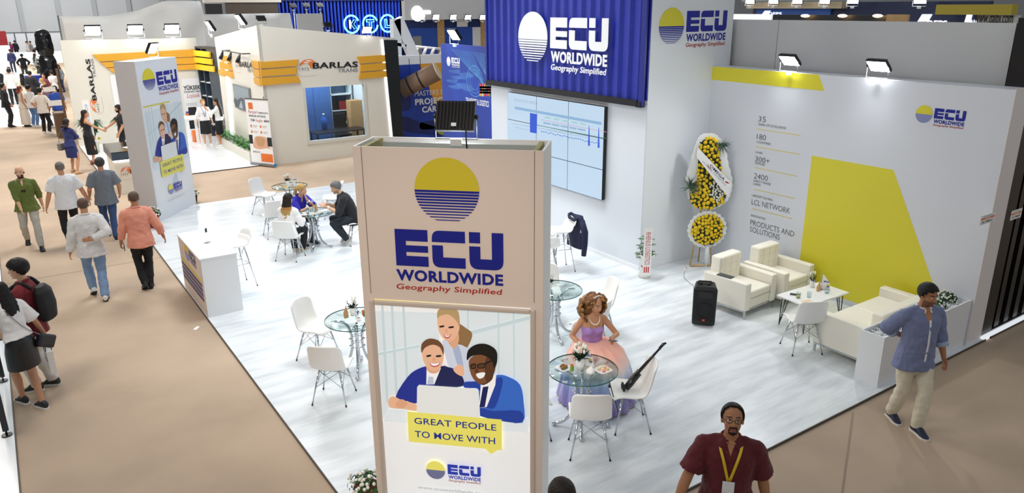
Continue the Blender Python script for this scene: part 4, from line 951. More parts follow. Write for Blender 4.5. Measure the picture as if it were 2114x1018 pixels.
# cable and plug on the floor
MB_ = MB().use(mat('grey_cable', '#8e9296', 0.5)); q = [G(1416, 556), G(1412, 572), G(1425, 586), G(1432, 594)]
o = MB_.tube(smooth_open([(a.x, a.y, 0.006) for a in q]+[(8.55, 7.35, 0.006)]), 0.005, 6).build('power_cable'); tag(o, 'thin grey cable running over the floor to the loudspeaker', 'cable')
t_ = thing('power_plug', 'white and red plug block lying on the floor by the flower stand', 'plug', (G(1414, 557).x, G(1414, 557).y, 0), 0.5); MB().use(PORC).box(-0.05, 0.03, -0.025, 0.025, 0, 0.04).build('socket_block', parent=t_, bevel=0.006); MB().use(RED).cyl((0.03, 0, 0.02), (0.07, 0, 0.02), 0.018, n=10).build('plug', parent=t_)

# ------------------------------------------------------------------ planter with pebbles
PL = thing('planter_box', 'long white planter box filled with white pebbles beside the aisle', 'planter', (8.66, 4.44, 0), 0)
PW = mat('planter_white', '#e9eaeb', 0.4)
Lp = 2.21
MB().use(PW).box(0, Lp, 0, 0.02, 0, 0.70).box(0, Lp, 0.30, 0.32, 0, 0.70).box(0, 0.02, 0.02, 0.30, 0, 0.70).box(Lp-0.02, Lp, 0.02, 0.30, 0, 0.70).box(0.02, Lp-0.02, 0.02, 0.30, 0.3, 0.62).build('box', parent=PL)
random.seed(5); pb = MB().use(mat('white_pebble', '#e6e8e8', 0.6))
for k in range(900):
    x, y = 0.03+random.random()*(Lp-0.06), 0.03+random.random()*0.26; r = 0.009+random.random()*0.009
    pb.ell((x, y, 0.625+random.random()*0.03), (r*1.3, r, r*0.8), Matrix.Rotation(random.random()*3, 3, 'Z'), 6, 4)
tag(pb.build('pebbles'), 'white pebbles filling the long planter', 'pebbles', kind='stuff').location = (8.66, 4.44, 0)
def daisy_plant(x, y, z, label, s=1.0, seed=1, pot=None, petals=True, group=None):
    random.seed(seed); t = thing('flowering_plant', label, 'plant', (x, y, z), 0, group)
    h0 = 0.0
    if pot: MB().use(pot).lathe([(0, 0), (0.075*s, 0), (0.095*s, 0.15*s), (0.105*s, 0.15*s), (0.105*s, 0.175*s), (0.09*s, 0.175*s), (0.08*s, 0.13*s), (0, 0.13*s)], n=20, caps=False).build('pot', parent=t); h0 = 0.13*s
    lf = MB().use(LEAF); dl = MB(); fl_ = MB().use(PETAL)
    for k in range(170):
        a = random.random()*2*pi; e = random.random()**0.6*pi/2; r = (0.75+0.3*random.random())*0.14*s
        d = Vector((cos(a)*sin(e), sin(a)*sin(e), cos(e)*0.85)); c_ = d*r+Vector((0, 0, h0+0.045*s)); tn = Vector((-sin(a), cos(a), 0)); ln_ = (0.028+0.02*random.random())*s
        lf.use(LEAF if random.random() < 0.6 else DLEAF); up = d.cross(tn)
        q = (tn*cos(k)+up*sin(k)); w_ = d.cross(q)*0.35*ln_
        lf.add([c_-q*ln_*0.5, c_+w_+d*0.006, c_+q*ln_*0.6, c_-w_+d*0.006], [(0, 1, 2, 3)])
        if petals and k % 4 == 0:
            fl_.ell(c_+d*0.02*s, (0.015*s, 0.015*s, 0.009*s), d.to_track_quat('Z', 'Y').to_matrix(), 7, 4)
    for k in range(12): a = k*0.53; lf.use(DLEAF).tube([(0, 0, h0), (0.06*s*cos(a), 0.06*s*sin(a), h0+0.10*s)], 0.003, 4)
    lf.build('foliage', parent=t)
    if petals: fl_.build('blossoms', parent=t)
    return t
gp = lambda px, py: G(px, py, 0.64)
p = gp(1953, 622); daisy_plant(p.x, min(max(p.y, 4.52), 4.68), 0.63, 'white flowering plant at the wall end of the planter', 0.95, 2)
p = gp(1930, 632); daisy_plant(p.x-0.06, 4.62, 0.63, 'white flowering plant just behind the head of the man in the blue shirt', 0.8, 3)
p = gp(1822, 676); daisy_plant(p.x, 4.60, 0.63, 'white flowering plant at the open end of the planter', 0.8, 4)
TERRA = mat('terracotta_pot', '#8f4a36', 0.7)
kp = lambda u, v: KIOSK.o+KIOSK.r*u+KIOSK.n*v
p = G(314, 456); daisy_plant(2.40, 17.93, AZ if False else 0.0, 'white flowering plant in a brown pot beside the far tower', 1.5, 6, TERRA)
daisy_plant(2.30, 18.75, 0.0, 'second brown potted plant close behind the other at the far tower side', 1.5, 7, TERRA)
p = KIOSK.o+KIOSK.r*1.0+KIOSK.n*0.15; daisy_plant(p.x, p.y, 0.0, 'small plant in a black pot on the inner side of the far tower', 1.1, 8, BLACK)
daisy_plant(2.32, 5.98, 0.0, 'green potted plant at the foot of the nearest tower', 1.25, 9, TERRA, petals=True)

# ------------------------------------------------------------------ wrapped plant with a ribbon
wp = thing('wrapped_plant', 'green plant wrapped in white film with a red printed ribbon by the column', 'plant', (9.12, 9.16, 0), 0)
WRAP = mat('wrap_film', '#e6e6e2', 0.35)
mb = MB().use(WRAP); rg = []
for z, r in ((0.0, 0.10), (0.05, 0.11), (0.12, 0.095), (0.20, 0.06), (0.22, 0.055), (0.30, 0.10), (0.38, 0.15), (0.44, 0.18)): rg.append([(r*cos(a)*(1+0.08*sin(9*a)), r*sin(a)*(1+0.08*sin(9*a)), z+(0.03*sin(4*a) if z > 0.4 else 0)) for a in [2*pi*j/36 for j in range(36)]])
mb.ring(rg, caps=False).build('wrapping', parent=wp, solid=0.002)
MB().use(RED).lathe([(0.062, 0.195), (0.066, 0.205), (0.062, 0.225)], n=20, caps=False).ell((0.05, -0.05, 0.21), (0.05, 0.025, 0.03)).build('bow', parent=wp)
random.seed(8); lf = MB().use(LEAF)
for k in range(26):
    a = random.random()*2*pi; h = 0.4+random.random()*0.38; r = 0.04+random.random()*0.14
    st_p = Vector((r*cos(a), r*sin(a), h)); lf.use(DLEAF).tube([(0, 0, 0.2), st_p*0.6+Vector((0, 0, 0.12)), st_p], 0.004, 4)
    for j in range(6):
        b = 2*pi*j/6+a; q = Vector((cos(b), sin(b), -0.25))*0.075; sd = Vector((-sin(b), cos(b), 0))*0.016
        lf.use(LEAF if j % 3 else DLEAF).add([st_p, st_p+q*0.5+sd, st_p+q, st_p+q*0.5-sd], [(0, 1, 2, 3)])
lf.build('foliage', parent=wp)
tr_ = MB().use(mat('ribbon_white', '#f3f0ee', 0.5)).rect(-0.075, 0.075, 0.10, 0.98, -0.19, 0.003); tr_.xf(Matrix.Rotation(radians(-34), 4, 'Z'))
o = tr_.build('ribbon', parent=wp); rt_ = MB().use(mat('ribbon_red', '#c52a2a', 0.5))
vs, fs = text_mesh('RHENUS LOGISTICS', 0.0, 0.0); xa, xb = min(v[0] for v in vs), max(v[0] for v in vs); k = 0.60/(xb-xa); kz = 0.085/text_cap()
rt_.add([(-0.04+v[1]*kz, -0.192, 0.90-(v[0]-xa)*k) for v in vs], fs)
for j in range(3): rt_.rect(-0.05+0.035*j, -0.03+0.035*j, 0.15, 0.26, -0.192)
rt_.xf(Matrix.Rotation(radians(-34), 4, 'Z')).build('ribbon_print', parent=wp)

# ------------------------------------------------------------------ tall flower stand
FX, FY = 10.42, 8.98
fs_ = thing('flower_stand', 'tall stand of yellow flowers with a white sash in the corner by the column', 'flower stand', (FX, FY, 0), radians(-34))
FO = Face(FX, FY, radians(-34))
fq = lambda x, y: FO.uv(1380+x/2.425, 240+y/2.425)
card = mat('scalloped_card', '#eef0ee', 0.6)
outl = smooth_closed([fq(*p) for p in ((160, 95), (205, 84), (245, 95), (285, 150), (300, 230), (322, 330), (310, 400), (270, 445), (200, 470), (140, 455), (100, 410), (85, 330), (105, 240), (135, 140))], 5)
n_ = len(outl); sc_ = []
for i, (x, z) in enumerate(outl):
    a, b = outl[i-1], outl[(i+1) % n_]; tx_, tz_ = b[0]-a[0], b[1]-a[1]; l_ = hypot(tx_, tz_) or 1; k = 0.012*(1 if i % 2 else -0.4); sc_.append((x+tz_/l_*k, z-tx_/l_*k))
MB().use(card).flat(sc_, 0.0, 0.012).build('backing_card', parent=fs_)
cx_, cz_ = fq(192, 566); R_ = abs(fq(288, 566)[0]-fq(95, 566)[0])/2
MB().use(card).flat([(cx_+(R_+0.012*sin(22*a))*cos(a), cz_+(R_+0.012*sin(22*a))*sin(a)*0.98) for a in [2*pi*i/110 for i in range(110)]], -0.02, 0.012).build('round_card', parent=fs_)
def inside(pt, poly):
    x, y = pt; c = False
    for i in range(len(poly)):
        x1, y1 = poly[i]; x2, y2 = poly[i-1]
        if (y1 > y) != (y2 > y) and x < (x2-x1)*(y-y1)/(y2-y1)+x1: c = not c
    return c
random.seed(12)
def bloom_field(poly, y, nm, white=None, n=900, r=0.034):
    xs = [p[0] for p in poly]; zs = [p[1] for p in poly]; pts = []
    mb = MB(); lf_ = MB().use(DLEAF)
    for k in range(n*4):
        p = (min(xs)+random.random()*(max(xs)-min(xs)), min(zs)+random.random()*(max(zs)-min(zs)))
        if not inside(p, poly): continue
        isw = white and inside(p, white); rr = r*(0.62 if isw else 0.8+0.4*random.random())
        if any((p[0]-q[0])**2+(p[1]-q[1])**2 < (0.82*(rr+q[2]))**2 for q in pts): continue
        pts.append((p[0], p[1], rr)); mb.use(PETAL if isw else YPET)
        for j in range(2): mb.ell((p[0], y-0.02-0.018*random.random(), p[1]), (rr*(1-0.3*j), rr*(0.5+0.2*j), rr*(1-0.3*j)), nu=9, nv=5)
    for k in range(500):
        p = (min(xs)+random.random()*(max(xs)-min(xs)), min(zs)+random.random()*(max(zs)-min(zs)))
        if not inside(p, poly): continue
        a = random.random()*2*pi; d = Vector((cos(a), -0.35, sin(a)))*0.05; s_ = Vector((-sin(a), 0, cos(a)))*0.014; c_ = Vector((p[0], y-0.02, p[1])); lf_.add([c_-d*0.3, c_+d*0.4+s_, c_+d, c_+d*0.4-s_], [(0, 1, 2, 3)])
    lf_.use(DLEAF).flat(poly, y-0.006, 0.006)
    tag(lf_.build('greenery', parent=fs_), kind='stuff'); tag(mb.build(nm, parent=fs_), 'mass of yellow and white blossoms' if white else 'mass of yellow blossoms', kind='stuff')
body_ = smooth_closed([fq(*p) for p in ((165, 130), (205, 106), (240, 125), (252, 190), (262, 260), (270, 330), (285, 385), (260, 440), (200, 462), (140, 455), (108, 420), (120, 370), (145, 310), (148, 230), (155, 170))], 4)
whitez = smooth_closed([fq(*p) for p in ((225, 325), (262, 350), (270, 400), (240, 430), (212, 415), (205, 360))], 3)
bloom_field(body_, 0.0, 'blossoms', whitez)
bloom_field([(cx_+R_*0.80*cos(2*pi*i/24), cz_+R_*0.80*sin(2*pi*i/24)) for i in range(24)], -0.02, 'round_blossoms')
for c_, n in ((fq(110, 345), 90), (fq(265, 145), 60)):
    fr_ = MB()
    for k in range(n):
        a = random.random()*2*pi; L_ = 0.16+0.14*random.random(); d = Vector((cos(a), -0.25-0.5*random.random(), sin(a)))*L_*(0.9 if n > 80 else 0.65)
        s_ = Vector((-sin(a), 0, cos(a)))*0.006; o_2 = Vector((c_[0]+0.03*cos(k), -0.03, c_[1]+0.03*sin(k))); fr_.use(DLEAF if k % 2 else mat('frond_grey_green', '#4f6b52', 0.5)).add([o_2-s_, o_2+s_, o_2+d], [(0, 1, 2)])
    fr_.build('palm_fan', parent=fs_)
sa, sb, sc2, sd2 = fq(140, 150), fq(310, 330), fq(295, 405), fq(135, 200)
MB().use(mat('sash_white', '#f2f2f2', 0.45)).flat([sa, sb, sc2, sd2], -0.085, 0.004).build('sash', parent=fs_)
sp_ = MB(); e1 = Vector((sb[0]-sa[0], sb[1]-sa[1])); L1 = e1.length; e1.normalize(); e2 = Vector((-e1[1], e1[0]))
def sash_text(t, along, across, w_, h_, m_, bold=0.0):
    vs, fs = text_mesh(t, bold); xa, xb = min(v[0] for v in vs), max(v[0] for v in vs); k = w_/(xb-xa); kz = h_/text_cap(bold); o2 = Vector(sd2)+e1*along+e2*across
    sp_.use(m_).add([(o2[0]+e1[0]*(v[0]-xa)*k+e2[0]*v[1]*kz, -0.088, o2[1]+e1[1]*(v[0]-xa)*k+e2[1]*v[1]*kz) for v in vs], fs)
hw_ = (Vector(sa)-Vector(sd2)).dot(e2)
sash_text('OMEGA', L1*0.30, hw_*0.42, L1*0.42, abs(hw_)*0.34, mat('sash_navy', '#1d2450', 0.5), 0.01); sash_text('GLOBAL LOGISTICS', L1*0.14, hw_*0.12, L1*0.68, abs(hw_)*0.17, GREYINK)
o2 = Vector(sd2)+e1*L1*0.24+e2*hw_*0.55; sp_.use(RED).flat([tuple(o2), tuple(o2+e1*0.05-e2*0.03), tuple(o2+e1*0.16-e2*0.035), tuple(o2+e1*0.05-e2*0.05)], -0.088)
o2 = Vector(sd2)+e1*L1*0.74+e2*hw_*0.42; sp_.use(RED).flat([tuple(o2), tuple(o2+e1*0.07+e2*0.02), tuple(o2+e1*0.10+e2*0.05), tuple(o2+e1*0.03+e2*0.035)], -0.088)
sp_.build('sash_print', parent=fs_)
for sx in (-1, 1): MB().use(WOOD).tube([(0.0+sx*0.03, 0.02, 1.5), (sx*0.2, 0.05, 0.0)], 0.014, 6).build('leg', parent=fs_)
MB().use(WOOD).tube([(0, 0.03, 1.4), (0, 0.24, 0.0)], 0.014, 6).build('leg', parent=fs_)
MB().use(WOOD).tube([(-0.22, -0.05, 0.02), (0.2, -0.02, 0.02)], 0.02, 6).build('foot_bar', parent=fs_)
MB().use(mat('clear_tube', '#dfe5e8', 0.2)).cyl((cx_+0.03, -0.01, 0.0), (cx_+0.03, -0.01, cz_-R_*0.9), 0.04, n=12).build('vase_tube', parent=fs_)
# ------------------------------------------------------------------ the cream stand across the gangway
FO2 = Face(6.75, 23.35, 0.0)                  # its office front
OW = 4.52
def wall_poly(name, F, pts, m, th=0.1):
    return struct(panel(name, F, MB().use(m).flat(pts, 0, th)))
# office front with a window opening: built as four panels round the hole
wq = [FO2.uv(*p) for p in ((628, 180), (750, 182), (754, 284), (628, 291))]
wx0, wx1, wz0, wz1 = wq[0][0]+0.02, wq[1][0], 0.60, 2.28
topz = lambda x: 4.19-(4.19-3.70)*x/OW
of = MB().use(WALLC)
of.flat([(0, AZ), (wx0, AZ), (wx0, topz(wx0)), (0, topz(0))], 0, 0.12).flat([(wx1, AZ), (OW, AZ), (OW, topz(OW)), (wx1, topz(wx1))], 0, 0.12)
of.flat([(wx0, AZ), (wx1, AZ), (wx1, wz0), (wx0, wz0)], 0, 0.12).flat([(wx0, wz1), (wx1, wz1), (wx1, topz(wx1)), (wx0, topz(wx0))], 0, 0.12)
wo = struct(panel('wall_office', FO2, of))
wn1 = struct(panel('window_1', FO2, MB().use(mat('window_frame_cream', '#d9d8cd', 0.4)).rect(wx0-0.09, wx0, wz0-0.1, wz1+0.02, -0.03, 0.05).rect(wx1, wx1+0.09, wz0-0.1, wz1+0.02, -0.03, 0.05).rect(wx0, wx1, wz1, wz1+0.02, -0.03, 0.05).rect(wx0, wx1, wz0-0.1, wz0, -0.03, 0.05)))
MB().use(WINGL).rect(wx0, wx1, wz0, wz1, 0.05, 0.008).build('pane', parent=wn1)
LEDS = mat('lit_led_strip', '#ffffff', 0.3, emit='#f7fbff', strength=5.0)
l0, l1_ = FO2.uv(786, 84), FO2.uv(804, 276)
dk = [FO2.uv(790, 84), FO2.uv(814, 79), FO2.uv(830, 290), FO2.uv(808, 290)]
tag(MB().use(DKNAVY).flat([(dk[0][0], 3.66), (OW+0.02, 3.64), (OW+0.06, AZ), (dk[3][0]+0.05, AZ)], -0.08, 0.08).build('dark_end_panel', parent=wo), 'black slanted panel at the wall end')
tag(MB().use(LEDS).flat([(dk[0][0]-0.05, 3.66), (dk[0][0], 3.66), (dk[3][0]+0.05, AZ), (dk[3][0], AZ)], -0.02, 0.02).build('light_strip', parent=wo), 'glowing white strip beside the black panel')
# yellow planks and lettering
def plank(parent, F, pts, y=-0.06, th=0.05, m=AMBER): return MB().use(m).flat([F.uv(*p) for p in pts], y, th).build('plank', parent=parent)
K2 = 3.18; c2 = lambda x, y: (500+x/K2, 40+y/K2)
for pts in (((115, 280), (368, 263), (352, 305), (117, 322)), ((118, 330), (354, 314), (354, 358), (121, 376)), ((123, 384), (361, 370), (383, 412), (127, 435)),
            ((750, 245), (1004, 228), (1006, 272), (770, 290)), ((772, 297), (1006, 280), (1010, 325), (772, 343)), ((770, 349), (1008, 332), (1012, 372), (762, 391))):
    plank(wo, FO2, [c2(*p) for p in pts])
def lion_logo(F, parent, q, y=-0.01, s=1.0):
    """q(fx, fz): maps logo fractions to the face; outline swoosh, maned head, year, name"""
    mb = MB(); RIM = mat('logo_swoosh', '#c9a48c', 0.5)
    def P(pts, m, k=4, dy=0): mb.use(m).flat(smooth_closed([q(*p) for p in pts], k) if k else [q(*p) for p in pts], y-dy)
    N = 40
    for i in range(N-6):
        a0, a1 = 0.9+5.2*i/N*1.0, 0.9+5.2*(i+1)/N
        f = lambda a, r: q(0.11+0.11*r*cos(a)+(0.30*max(0, -sin(a))*max(0, cos(a)) if a > pi else 0), 0.34+0.33*r*sin(a))
        mb.use(RIM).flat([f(a0, 1.0), f(a1, 1.0), f(a1, 0.95), f(a0, 0.95)], y)
    P([(0.03, 0.62), (0.06, 0.80), (0.11, 0.93), (0.17, 0.98), (0.23, 0.97), (0.27, 0.88), (0.30, 0.78), (0.28, 0.70), (0.25, 0.73), (0.25, 0.60), (0.22, 0.45), (0.20, 0.62), (0.16, 0.75), (0.10, 0.74)], ORANGE, 3, 0.001)
    P([(0.13, 0.92), (0.20, 0.93), (0.24, 0.86), (0.17, 0.87)], SIGNW, 3, 0.002); P([(0.10, 0.84), (0.16, 0.83), (0.20, 0.77), (0.13, 0.78)], SIGNW, 3, 0.002); P([(0.245, 0.80), (0.285, 0.77), (0.27, 0.755), (0.25, 0.765)], SIGNW, 3, 0.002)
    return mb
def lion_text(mb, F, q, y=-0.012, s=True):
    def T(t, fx0, fz0, fx1, fz1, m, bold):
        vs, fs = text_mesh(t, bold); xa, xb = min(v[0] for v in vs), max(v[0] for v in vs); H = text_cap(bold); r = []
        for v in vs: a = q(fx0+(v[0]-xa)/(xb-xa)*(fx1-fx0), fz0+v[1]/H*(fz1-fz0)); r.append((a[0], y, a[1]))
        mb.use(m).add(r, fs, False)
    T('BARLAS', 0.25, 0.45, 1.0, 0.78, INK, 0.03); T('TRANS', 0.66, 0.17, 1.0, 0.38, GREYINK, 0.015); T('1973', 0.04, 0.34, 0.19, 0.52, GREYINK, 0.0)
def logo_on(F, parent, A, B, C_, y=-0.01):
    """A lower left, B lower right, C upper left (face coordinates)"""
    q = lambda fx, fz: (A[0]+(B[0]-A[0])*fx+(C_[0]-A[0])*fz, A[1]+(B[1]-A[1])*fx+(C_[1]-A[1])*fz)
    mb = lion_logo(F, parent, q, y); lion_text(mb, F, q, y-0.003); return mb.build('company_emblem', parent=parent)
logo_on(FO2, wo, FO2.uv(*c2(358, 378)), FO2.uv(*c2(757, 362)), FO2.uv(*c2(358, 262)))
# side of the office facing the stand
FO3 = Face(6.75, 30.8, -pi/2)
LO3 = 30.8-23.35
wside = struct(panel('wall_office', FO3, MB().use(WALLC).flat([(2.2, 0), (LO3, 0), (LO3, 4.19), (2.2, 3.7)], 0.0, 0.1)))
K3 = 2.827; c3 = lambda x, y: (380+x/K3, y/K3)
for pts in (((400, 352), (442, 357), (445, 402), (408, 395)), ((410, 402), (446, 408), (450, 452), (415, 442)), ((412, 452), (450, 458), (455, 500), (420, 488))):
    plank(wside, FO3, [c3(*p) for p in pts], -0.05)
for pts in (((222, 322), (280, 330), (277, 366), (225, 357)), ((214, 360), (277, 372), (285, 412), (218, 398)), ((206, 402), (287, 418), (294, 455), (210, 436))):
    plank(wside, FO3, [c3(*p) for p in pts], -0.05)
A_, B_, C__ = FO3.uv(*c3(300, 425)), FO3.uv(*c3(412, 440)), FO3.uv(*c3(297, 335)); logo_on(FO3, wside, A_, B_, C__)
tag(MB().use(LEDS).flat([FO3.uv(*c3(238, 330)), FO3.uv(*c3(248, 330)), FO3.uv(*c3(290, 790)), FO3.uv(*c3(276, 790))], -0.03, 0.02).build('light_strip', parent=wside), 'glowing white strip')
tv = thing('wall_television', 'television on the cream office side wall showing a road picture', 'television', FO3.o, FO3.a)
tq = [FO3.uv(*c3(*p)) for p in ((292, 470), (385, 495), (395, 690), (320, 665))]
x0, x1, z0_, z1_ = tq[0][0], tq[1][0], 1.45, 2.25
MB().use(STEEL).rect(x0, x1, z0_, z1_, -0.07, 0.05).build('frame', parent=tv)
s_ = MB().use(em_('tv_grey_sky', '#9fb0ba', 0.5)).rect(x0+0.04, x1-0.04, z0_+0.04, z1_-0.04, -0.072); s_.use(em_('tv_hills', '#5b6f7e', 0.4)).flat(smooth_closed([(x0+0.05, z0_+0.05), (x1-0.05, z0_+0.05), (x1-0.05, z0_+0.3), ((x0+x1)/2, z0_+0.42), (x0+0.4, z0_+0.28), (x0+0.05, z0_+0.35)], 2), -0.073); s_.use(em_('tv_road', '#c8d2da', 0.5)).flat([(x0+0.5, z0_+0.05), (x0+1.0, z0_+0.05), (x0+0.9, z0_+0.3), (x0+0.85, z0_+0.3)], -0.074); s_.build('picture', parent=tv)
pbx = thing('planter_box', 'low cream planter with a leafy green hedge along the office side', 'planter', (6.37, 23.9, 0), 0)
MB().use(WALLC).box(-0.06, 0.28, 0.2, 4.2, 0, 0.32).build('box', parent=pbx)
random.seed(21); lf = MB()
for k in range(900):
    c_ = Vector((-0.05+random.random()*0.32, 0.22+random.random()*3.95, 0.33+random.random()*0.22)); a = random.random()*6.3; d = Vector((cos(a), sin(a), random.random()-0.3))*0.06; s2 = Vector((-sin(a), cos(a), 0.2))*0.025
    lf.use(LEAF if k % 3 else mat('bright_leaf', '#4f9a3a', 0.5)).add([c_-d, c_+s2, c_+d, c_-s2], [(0, 1, 2, 3)])
lf.build('foliage', parent=pbx)
tl_ = thing('track_spotlights', 'black rail of three small spotlights on the cream office side wall', 'spotlight', FO3.o, FO3.a)
a, b = FO3.uv(*c3(262, 285)), FO3.uv(*c3(388, 290)); MB().use(BLACK).rect(a[0], b[0], 3.32, 3.35, -0.25, 0.04).box(a[0]+0.1, a[0]+0.14, -0.22, 0, 3.32, 3.35).box(b[0]-0.14, b[0]-0.1, -0.22, 0, 3.32, 3.35).build('rail', parent=tl_)
for k in range(3): x = a[0]+0.15+(b[0]-a[0]-0.5)*k/2; MB().use(BLACK).tube([(x, -0.24, 3.32), (x, -0.30, 3.18), (x, -0.36, 3.06)], [0.02, 0.06, 0.065], 10).build('lamp_head', parent=tl_)
# office inside, seen through the window
OI = mat('office_blue_wall', '#5d7799', 0.5)
io = struct(MB().use(OI).box(6.86, 11.2, 25.9, 25.95, 0, 3.4).build('wall_office')); struct(MB().use(mat('office_floor', '#8e9296', 0.6)).box(6.86, 11.2, 23.47, 25.9, -0.02, 0.0).build('floor'))
struct(MB().use(mat('office_white_wall', '#dfe4e4', 0.5)).box(10.5, 11.2, 23.6, 25.85, 0, 3.4).build('wall_office')); struct(MB().use(OI).box(6.86, 6.9, 23.5, 25.9, 0, 3.4).build('wall_office'))
lamp('office_lamp', 'AREA', (8.8, 24.6, 3.2), (8.8, 24.6, 0), 90, (0.9, 0.96, 1), 1.2)
wd_ = thing('wardrobe', 'blue grey wardrobe inside the office behind the window', 'wardrobe', (8.35, 25.3, 0)); MB().use(mat('wardrobe_blue', '#47659a', 0.4)).box(0, 1.25, 0, 0.55, 0, 2.5).build('body', parent=wd_)
for k in range(2): MB().use(mat('wardrobe_blue', '#47659a', 0.4)).box(0.01+0.62*k, 0.615+0.62*k, -0.02, 0, 0.05, 2.45).build('door', parent=wd_)
sh = thing('office_shelf', 'white office shelf unit seen through the window', 'shelf', (9.62, 25.35, 0)); SHW = mat('shelf_white', '#d5ddda', 0.5)
for z in (0.05, 0.75, 1.2, 1.75, 2.3): MB().use(SHW).box(0, 0.8, 0, 0.5, z, z+0.03).build('shelf_board', parent=sh)
for x in (0, 0.77): MB().use(SHW).box(x, x+0.03, 0, 0.5, 0, 2.6).build('side', parent=sh)
bx('storage_box', 'dark red box on the office shelf', 'box', 10.1, 25.55, 1.235, 0, 0.34, 0.3, 0.28, mat('box_dark_red', '#8c2a26', 0.6)); bx('storage_box', 'black box on the office shelf', 'box', 9.8, 25.55, 1.235, 0, 0.24, 0.3, 0.32, BLACK)
bx('cardboard_box', 'brown cardboard box stacked behind the office chair', 'box', 10.28, 24.9, 1.05, 0, 0.42, 0.4, 0.55, KRAFT); bx('cardboard_box', 'brown cardboard box at the bottom behind the office chair', 'box', 10.28, 24.9, 0.0, 0, 0.45, 0.42, 1.045, KRAFT)
bt = thing('water_bottle', 'large blue water bottle on the office desk', 'bottle', (9.0, 24.5, 0.76)); MB().use(mat('bottle_blue', '#3d6fc4', 0.1)).lathe([(0, 0), (0.1, 0), (0.1, 0.34), (0.04, 0.42), (0.04, 0.47), (0, 0.47)], n=16, caps=False).build('bottle_body', parent=bt); MB().use(WHITE).cyl((0, 0, 0.47), (0, 0, 0.51), 0.045, n=12).build('cap', parent=bt)
dsk = thing('desk', 'black desk just inside the office window', 'desk', (8.3, 23.7, 0)); MB().use(BLACK).box(0.1, 1.9, 0, 0.75, 0.72, 0.755).build('desktop', parent=dsk)
for x in (0.15, 1.8):
    for y in (0.05, 0.65): MB().use(BLACK).box(x, x+0.05, y, y+0.05, 0, 0.72).build('leg', parent=dsk)
oc = thing('office_chair', 'black office chair behind the desk inside the window', 'office chair', (9.75, 24.75, 0)); MB().use(BLACK).box(-0.24, 0.24, -0.24, 0.24, 0.44, 0.52).build('seat', parent=oc, bevel=0.03); MB().use(BLACK).box(-0.23, 0.23, 0.2, 0.29, 0.55, 1.2).build('backrest', parent=oc, bevel=0.04); MB().use(STEEL).cyl((0, 0, 0.05), (0, 0, 0.44), 0.03).build('column', parent=oc)
for k in range(5): MB().use(BLACK).cyl((0, 0, 0.09), (0.28*cos(k*1.257), 0.28*sin(k*1.257), 0.05), 0.022, n=8).build('leg', parent=oc)
# rear wall of the stand
FW = Face(2.15, 30.8, 0.0)
wbk = struct(panel('wall_stand', FW, MB().use(WALLC).flat([(0, 0), (4.45, 0), (4.45, 3.62), (0, 3.66)], 0, 0.12)))
K1 = 2.995; c1 = lambda x, y: (x/K1, y/K1)
for pts in (((570, 338), (1222, 303), (1222, 348), (612, 380)), ((618, 386), (1222, 352), (1222, 392), (655, 416)), ((662, 420), (1222, 396), (1222, 428), (700, 450))):
    plank(wbk, FW, [c1(*p) for p in pts], -0.09, 0.06)
# upright lettering: read from bottom to top
p0, p1, p2 = FW.uv(*c1(562, 700)), FW.uv(*c1(532, 365)), FW.uv(*c1(490, 700))
logo_on(FW, wbk, (0.98, p0[1]-0.05), (0.98, FW.uv(*c1(515, 365))[1]), (0.58, p0[1]-0.05), -0.012)
def poster(F, parent, x0, x1, z0, z1, y): return MB().use(PWHITE).rect(x0, x1, z0, z1, y, 0.01)
a, b = FW.uv(*c1(675, 455)), FW.uv(*c1(1245, 485))
po = poster(FW, wbk, a[0], a[0]+1.0, 0.1, 2.42, -0.02)
po.use(ORANGE).flat(smooth_closed([(a[0]+0.3, 1.93), (a[0]+0.45, 1.99), (a[0]+0.55, 1.95), (a[0]+0.5, 1.90)], 3), -0.022); po.use(INK).text('High Quality', a[0]+0.12, 1.66, 0.75, 0.13, -0.022, bold=0.02).text('LOGISTICS', a[0]+0.15, 1.40, 0.95-0.15, 0.17, -0.022, bold=0.035)
po.build('printed_poster', parent=wbk)
a = FW.uv(*c1(1130, 487)); z1 = a[1]; po = poster(FW, wbk, a[0]-0.06, 4.42, 0.1, z1, -0.02); a = (a[0], a[1])
u, z = FW.uv(379, 186); po.use(INK).text('YÜKSEK', u, z, 0.62, 0.15, -0.022, bold=0.04).text('STANDARTLARDA', u, z-0.11, 0.64, 0.075, -0.022, bold=0.03).use(RED).text('Lojistik', u+0.08, z-0.30, 0.48, 0.16, -0.022, shear=0.35)
u, z = FW.uv(387, 237)
po.use(INK).rect(u-0.02, u+0.42, z-0.15, z+0.05, -0.022).rect(u+0.06, u+0.34, z+0.05, z+0.28, -0.022).rect(u-0.06, u+0.5, z-0.55, z-0.22, -0.022); po.use(mat('print_truck_orange', '#e07a3a', 0.5)).rect(u-0.07, u+0.47, z-0.02, z+0.06, -0.0225).use(mat('print_truck_blue', '#3a59b8', 0.5)).rect(u-0.05, u+0.45, z+0.06, z+0.13, -0.0225); po.use(INK).rect(u+0.05, u+0.35, z-0.1, z+0.25, -0.023)
for k in range(3): po.use(GREYINK).rect(u, u+0.4, z+0.42-0.04*k, z+0.43-0.04*k, -0.022)
po.build('printed_poster', parent=wbk)
